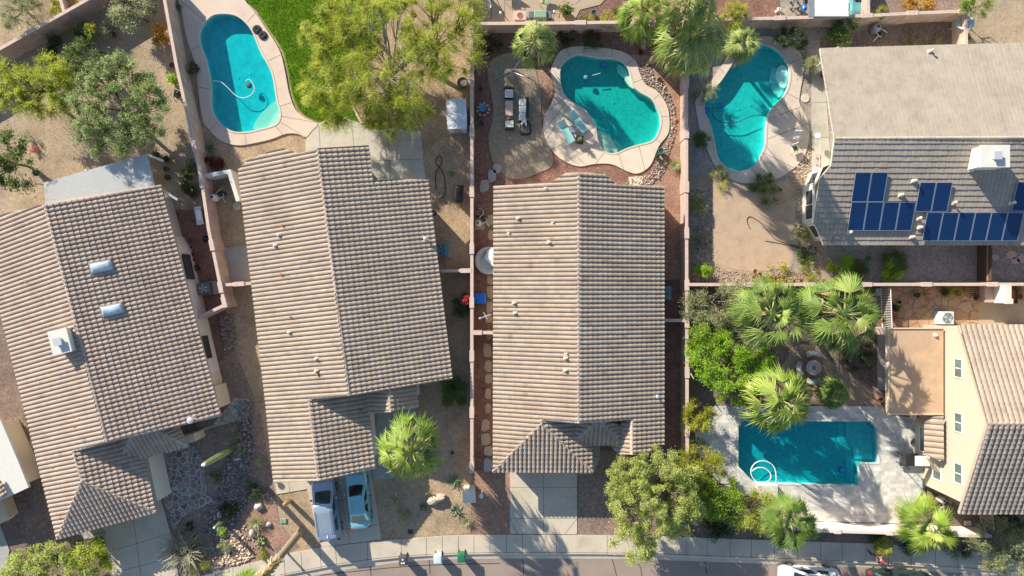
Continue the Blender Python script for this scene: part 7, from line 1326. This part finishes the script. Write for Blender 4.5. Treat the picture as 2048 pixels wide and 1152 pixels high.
t, Ma = T('round_stone_lid', 'round pinkish lid by the corner of the van house', 'lid', 474, 413); part(t, Ma, 'lid', 'cap_pink', lambda g: g.lathe([(.34, 0), (.34, .06), (.3, .08)], 22)); part(t, Ma, 'knob', 'block_pink', lambda g: g.lathe([(.05, .08), (.05, .12)], 10))
t, Ma = T('wheel_rim', 'dark wheel-like hose reel against the van house, north of the blue air conditioner', 'hose reel', 868, 427); part(t, Ma, 'ring', 'hose_black', lambda g: g.tube([(.18*math.cos(a), .18*math.sin(a), .2) for a in [2*math.pi*i/18 for i in range(18)]], .06, 6, True)); part(t, Ma, 'hub', 'metal_gray', lambda g: g.lathe([(.06, 0), (.06, .24)], 10))
t, Ma = T('frisbee', 'bright lime disc on the tan dirt', 'disc', 903, 348); part(t, Ma, 'disc', 'leaf_lime', lambda g: g.lathe([(.2, 0), (.2, .04), (.15, .06)], 20)); part(t, Ma, 'rim', 'leaf_lime', lambda g: g.tube([(.2*math.cos(a), .2*math.sin(a), .03) for a in [2*math.pi*i/18 for i in range(18)]], .015, 5, True))
t, Ma = T('round_tub', 'dark ring-shaped tub with grey filling beside the pink wall, above the shed', 'tub', 926, 168); part(t, Ma, 'tub', 'charcoal', lambda g: g.lathe([(.38, 0), (.46, .4), (.4, .42), (.34, .3)], 24)); part(t, Ma, 'filling', 'gray_gravel', lambda g: g.lathe([(.36, .30), (.36, .32)], 20))
g = MB(); q = catmull([(725,248),(712,225),(700,195),(693,165),(697,140),(706,122),(716,108)], 6, False)
for i in range(len(q)-1):
    a, c = W(*q[i]), W(*q[i+1]); n_ = (c-a).normalized(); s_ = Vector((-n_.y, n_.x, 0))*.09; a2 = a+n_*.015; g.add([a2-s_, c-s_, c+s_, a2+s_]+[p+Vector((0, 0, .12)) for p in (a2-s_, c-s_, c+s_, a2+s_)], [(3, 2, 1, 0), (4, 5, 6, 7), (0, 1, 5, 4), (1, 2, 6, 5), (2, 3, 7, 6), (3, 0, 4, 7)])
tag(g.build('brick_edging', 'cap_pink'), 'curved line of edging bricks between the lawn and the bare tree bed', 'edging')
# fire table with curved benches
t, Ma = T('fire_pit_table', 'round stone fire table with a blue glass centre between the palms', 'fire table', 1622, 734); part(t, Ma, 'table_top', 'cap_pink', lambda g: g.lathe([(.60, .42), (.64, .48), (.62, .52)], 32)); part(t, Ma, 'base', 'block_pink', lambda g: g.lathe([(.4, 0), (.36, .42)], 24)); part(t, Ma, 'burner', 'ac_blue', lambda g: g.lathe([(.20, .521), (.19, .535), (.05, .54)], 20))
def curved(label, px, py, a0, a1, seat):
    t = thing('curved_bench', label, 'bench', W(px, py), 0, 'curved stone benches round the fire table'); c = W(1622, 734); n = 12
    def seg(r0, r1, z0, z1, nm, mat, a0=a0, a1=a1):
        g = MB(); P = [(c.x+r1*math.cos(R(a0+(a1-a0)*i/n)), c.y+r1*math.sin(R(a0+(a1-a0)*i/n))) for i in range(n+1)]+[(c.x+r0*math.cos(R(a1-(a1-a0)*i/n)), c.y+r0*math.sin(R(a1-(a1-a0)*i/n))) for i in range(n+1)]
        m_ = len(P); g.add([(x, y, z0) for x, y in P]+[(x, y, z1) for x, y in P], [(i, (i+1) % m_, m_+(i+1) % m_, m_+i) for i in range(m_)]+[(m_+i, m_+i+1, m_+2*n-i, m_+2*n+1-i) for i in range(n)]+[(2*n+1-i, 2*n-i, i+1, i) for i in range(n)]); return g.build(nm, mat, t)
    seg(.98, 1.40, .40, .50, 'seat', 'cap_pink'); seg(1.05, 1.32, 0, .399, 'foot', 'block_pink', a0+8, a0+22); seg(1.05, 1.32, 0, .399, 'foot', 'block_pink', a1-22, a1-8); seg(1.08, 1.30, .501, .56, 'cushion', seat, a0+14, a1-14)
curved('curved stone bench north of the round fire table', 1618, 712, 62, 118, 'cushion'); curved('curved stone bench west of the round fire table', 1594, 730, 158, 214, 'cushion'); curved('curved stone bench south of the round fire table', 1618, 760, 244, 300, 'sling_teal')
# ladder-like iron fences
def iron(label, a, c, h, n, mat='white_paint'):
    A, C_ = W(*a), W(*c); t = thing('iron_fence', label, 'fence', A); d_ = C_-A
    for z in (.15, h): g = MB(); g.tube([A+Vector((0, 0, z)), C_+Vector((0, 0, z))], .03, 6); g.build('rail', mat, t)
    g = MB()
    for i in range(n+1): p = A+d_*i/n; g.tube([p, p+Vector((0, 0, h+.0))], .018, 5)
    g.build('bars', mat, t)
iron('white iron fence between the right big-leaved palm and the flagstone courtyard', (1760,576), (1763,655), 1.6, 24); iron('iron gate bars at the right end of the white stucco-faced wall', (1955,1003), (1960,1046), 1.7, 14, 'stucco_cream')
# wooden gate at right, courtyard pier and wood frame
t = thing('wooden_gate', 'dark slatted wooden side fence of the grey-roofed house', 'fence', W(1958, 520)); g = MB(); A, C_ = W(1953, 488), W(1955, 562)
for i in range(26): y = A.y+(C_.y-A.y)*i/26; g.box(A.x+.0, A.x+.06, y-.10, y+.02, .05, 1.75+random.uniform(-.05, .05))
g.build('boards', 'wood_dark', t); g = MB(); g.box(A.x-.06, A.x-.002, C_.y, A.y, 1.3, 1.4); g.build('rail', 'wood', t)
for lb, x, y, s_ in (('pale stepping slab right of the dark wooden fence, large one', 2022, 510, .5), ('pale stepping slab right of the dark wooden fence, right one', 2044, 518, .5), ('pale stepping slab right of the dark wooden fence, small left one', 1990, 515, .35), ('pale stepping slab right of the dark wooden fence, middle low one', 2030, 522, .4)):
    g = MB(); g.prism([(W(x, y).x+s_*math.cos(a)*q, W(x, y).y+s_*.8*math.sin(a)*q) for a, q in zip([k*.9 for k in range(7)], (1, .9, 1.05, .95, 1, .88, 1.02))], 0, .06); tag(g.build('stepping_stone', 'cap_pink'), lb, 'stepping stone')
t = thing('outdoor_fireplace', 'tall white stucco fireplace block against the courtyard wall', 'fireplace', W(1960, 588)); g = MB(); a, c = W(1952, 604), W(1984, 571); g.box(a.x, c.x-.6, a.y, c.y, 0, 1.1); g.build('hearth', 'block_pink', t); g = MB(); g.box(c.x-.598, c.x-.05, a.y-.05, c.y, 0, 2.3); g.build('stack', 'stucco_white', t); g = MB(); g.box(c.x-.65, c.x, a.y-.10, a.y+.3, 2.301, 2.42); g.build('cap', 'cap_white', t)
t, Ma = T('square_planter', 'square wooden planter frame right of the white fireplace', 'planter', 2012, 592); part(t, Ma, 'frame', 'wood_dark', lambda g: (g.box(-.62, -.52, -.62, .62, 0, .5), g.box(.52, .62, -.62, .62, 0, .5), g.box(-.519, .519, .52, .62, 0, .5), g.box(-.519, .519, -.62, -.52, 0, .5))); part(t, Ma, 'fill', 'terracotta_dark', lambda g: g.box(-.518, .518, -.518, .518, 0, .35))
t, Ma = T('crate', 'pale tilted box with a dark slot beside the white fireplace', 'box', 1993, 596, R(-35)); part(t, Ma, 'box', 'stucco_cream', lambda g: g.rbox(-.3, .3, -.3, .3, 0, .5, .02, .02)); part(t, Ma, 'slot', 'black', lambda g: g.box(-.14, .14, -.03, .03, .501, .505))
for lb, x, y in (('wooden crate against the courtyard wall, left one', 1931, 577), ('wooden crate against the courtyard wall, right one', 1945, 577)): t, Ma = T('crate', lb, 'crate', x, y); part(t, Ma, 'sides', 'wood', lambda g: g.box(-.26, .26, -.34, .34, 0, .35)); part(t, Ma, 'slats', 'wood_dark', lambda g: [g.box(-.24, .24, k-.04, k+.04, .351, .37) for k in (-.24, -.08, .08, .24)])
t, Ma = T('utility_box', 'green utility box under the thin garden wall beside the right big-leaved palm', 'utility box', 1749, 584); part(t, Ma, 'case', 'green_box', lambda g: g.rbox(-.2, .2, -.28, .28, 0, .5, .03, .02)); part(t, Ma, 'lid', 'green_box', lambda g: g.rbox(-.22, .22, -.30, .30, .501, .55, .03, .02))
# patio swing / grill on travertine
t, Ma = T('patio_daybed', 'daybed with a white two-panel canopy and a black end on the travertine', 'daybed', 1814, 912, 0, None, .1)
part(t, Ma, 'frame', 'black', lambda g: (g.tube([(-.95, -.42, 0), (-.95, -.42, 1.5)], .03), g.tube([(-.95, .42, 0), (-.95, .42, 1.5)], .03), g.tube([(.95, -.42, 0), (.95, -.42, 1.5)], .03), g.tube([(.95, .42, 0), (.95, .42, 1.5)], .03), g.tube([(-1.1, .5, 1.52), (1.0, .42, 1.52)], .03), g.tube([(-1.1, -.35, 1.52), (-.6, -.75, 1.3)], .03))); part(t, Ma, 'seat', 'charcoal', lambda g: g.rbox(-.9, .9, -.7, .3, .35, .48, .05, .04)); part(t, Ma, 'canopy', 'black', lambda g: g.box(-1.0, -.32, -.38, .42, 1.5, 1.53)); part(t, Ma, 'canopy', 'white_fabric', lambda g: g.add([(-.31, -.40, 1.5), (.30, -.40, 1.58), (.95, -.42, 1.5), (.95, .40, 1.5), (.30, .42, 1.58), (-.31, .42, 1.5)], [(0, 1, 4, 5), (1, 2, 3, 4)]))
t, Ma = T('grill_lid', 'round dark grate on the travertine beside the bay', 'grate', 1826, 884, 0, None, .1); part(t, Ma, 'ring', 'dark_metal', lambda g: g.tube([(.26*math.cos(a), .26*math.sin(a), .04) for a in [2*math.pi*i/20 for i in range(20)]], .035, 6, True)); part(t, Ma, 'bars', 'dark_metal', lambda g: [g.box(-.22, .22, k-.012, k+.012, .02, .04) for k in (-.12, -.06, 0, .06, .12)]); t.name = 'fire_grate'
t = thing('raised_platform', 'raised travertine block at the south-west edge of the rectangular pool', 'platform', W(1530, 981)); g = MB(); a, c = W(1510, 994), W(1551, 967); g.rbox(a.x, c.x, a.y, c.y, 0, .55, .02, .02); g.build('block', 'travertine', t)
t = thing('raised_wall', 'low grey ledge at the north-west corner of the rectangular pool', 'ledge', W(1476, 828)); g = MB(); a, c = W(1474, 850), W(1478, 812); g.box(a.x, c.x, a.y, c.y, .08, .45); g.build('ledge', 'travertine', t)
# street lamp and street things
t = thing('street_lamp', 'thin dark street lamp pole at the sidewalk edge near the tall bare palm trunk', 'street lamp', W(573, 1103)); g = MB(); p = W(573, 1103); g.tube([p, p+Vector((0, 0, 7.6))], [.09, .05], 10); g.build('pole', 'dark_metal', t); g = MB(); g.tube([p+Vector((0, 0, 7.5)), p+Vector((.3, -1.0, 7.9)), p+Vector((.4, -1.6, 7.9))], .04); g.build('arm', 'dark_metal', t); g = MB(); g.M = Matrix.Translation(p+Vector((.4, -1.8, 7.85))); g.rbox(-.15, .15, -.3, .25, -.05, .08, .08, .03); g.build('lamp_head', 'metal_gray', t)
for lb, x, y, m, s_ in (('green valve cover in the tan gravel left of the minivan', 567, 1041, 'green_box', .26), ('dark brown meter lid in the gravel front yard', 821, 1063, 'wood_dark', .22), ('small teal valve box beside the stone path', 473, 813, 'teal_pot', .22), ('meter lid by the gate of the two-storey house', 1934, 1046, 'utility_beige', .28), ('teal box beside the neighbour porch', 58, 949, 'teal_pot', .22)):
    t, Ma = T('utility_cover', lb, 'utility cover', x, y); part(t, Ma, 'lid', m, lambda g: g.rbox(-s_, s_, -s_*.75, s_*.75, 0, .09, .03, .015)); part(t, Ma, 'handle', 'dark_metal', lambda g: g.box(-.05, .05, -.015, .015, .091, .10))
t, Ma = T('wire_stand', 'small wire frame standing at the sidewalk in the rock garden', 'wire frame', 440, 1126, R(15)); part(t, Ma, 'frame', 'metal_white', lambda g: g.tube([(-.25, -.18, .4), (.25, -.18, .4), (.25, .18, .4), (-.25, .18, .4)], .015, 5, True)); part(t, Ma, 'legs', 'metal_white', lambda g: [g.tube([(x, y, 0), (x, y, .4)], .015) for x in (-.25, .25) for y in (-.18, .18)])
t, Ma = T('garden_sculpture', 'bright green plastic ornament in the shade above the grey-green tree', 'ornament', 205, 106); part(t, Ma, 'leaf', 'leaf_lime', lambda g: g.add([(-.3, 0, .1), (0, .2, .25), (.3, -.1, .1), (0, -.15, .2)], [(0, 3, 2, 1)])); part(t, Ma, 'stake', 'green_plastic', lambda g: g.tube([(0, 0, 0), (0, 0, .2)], .03))
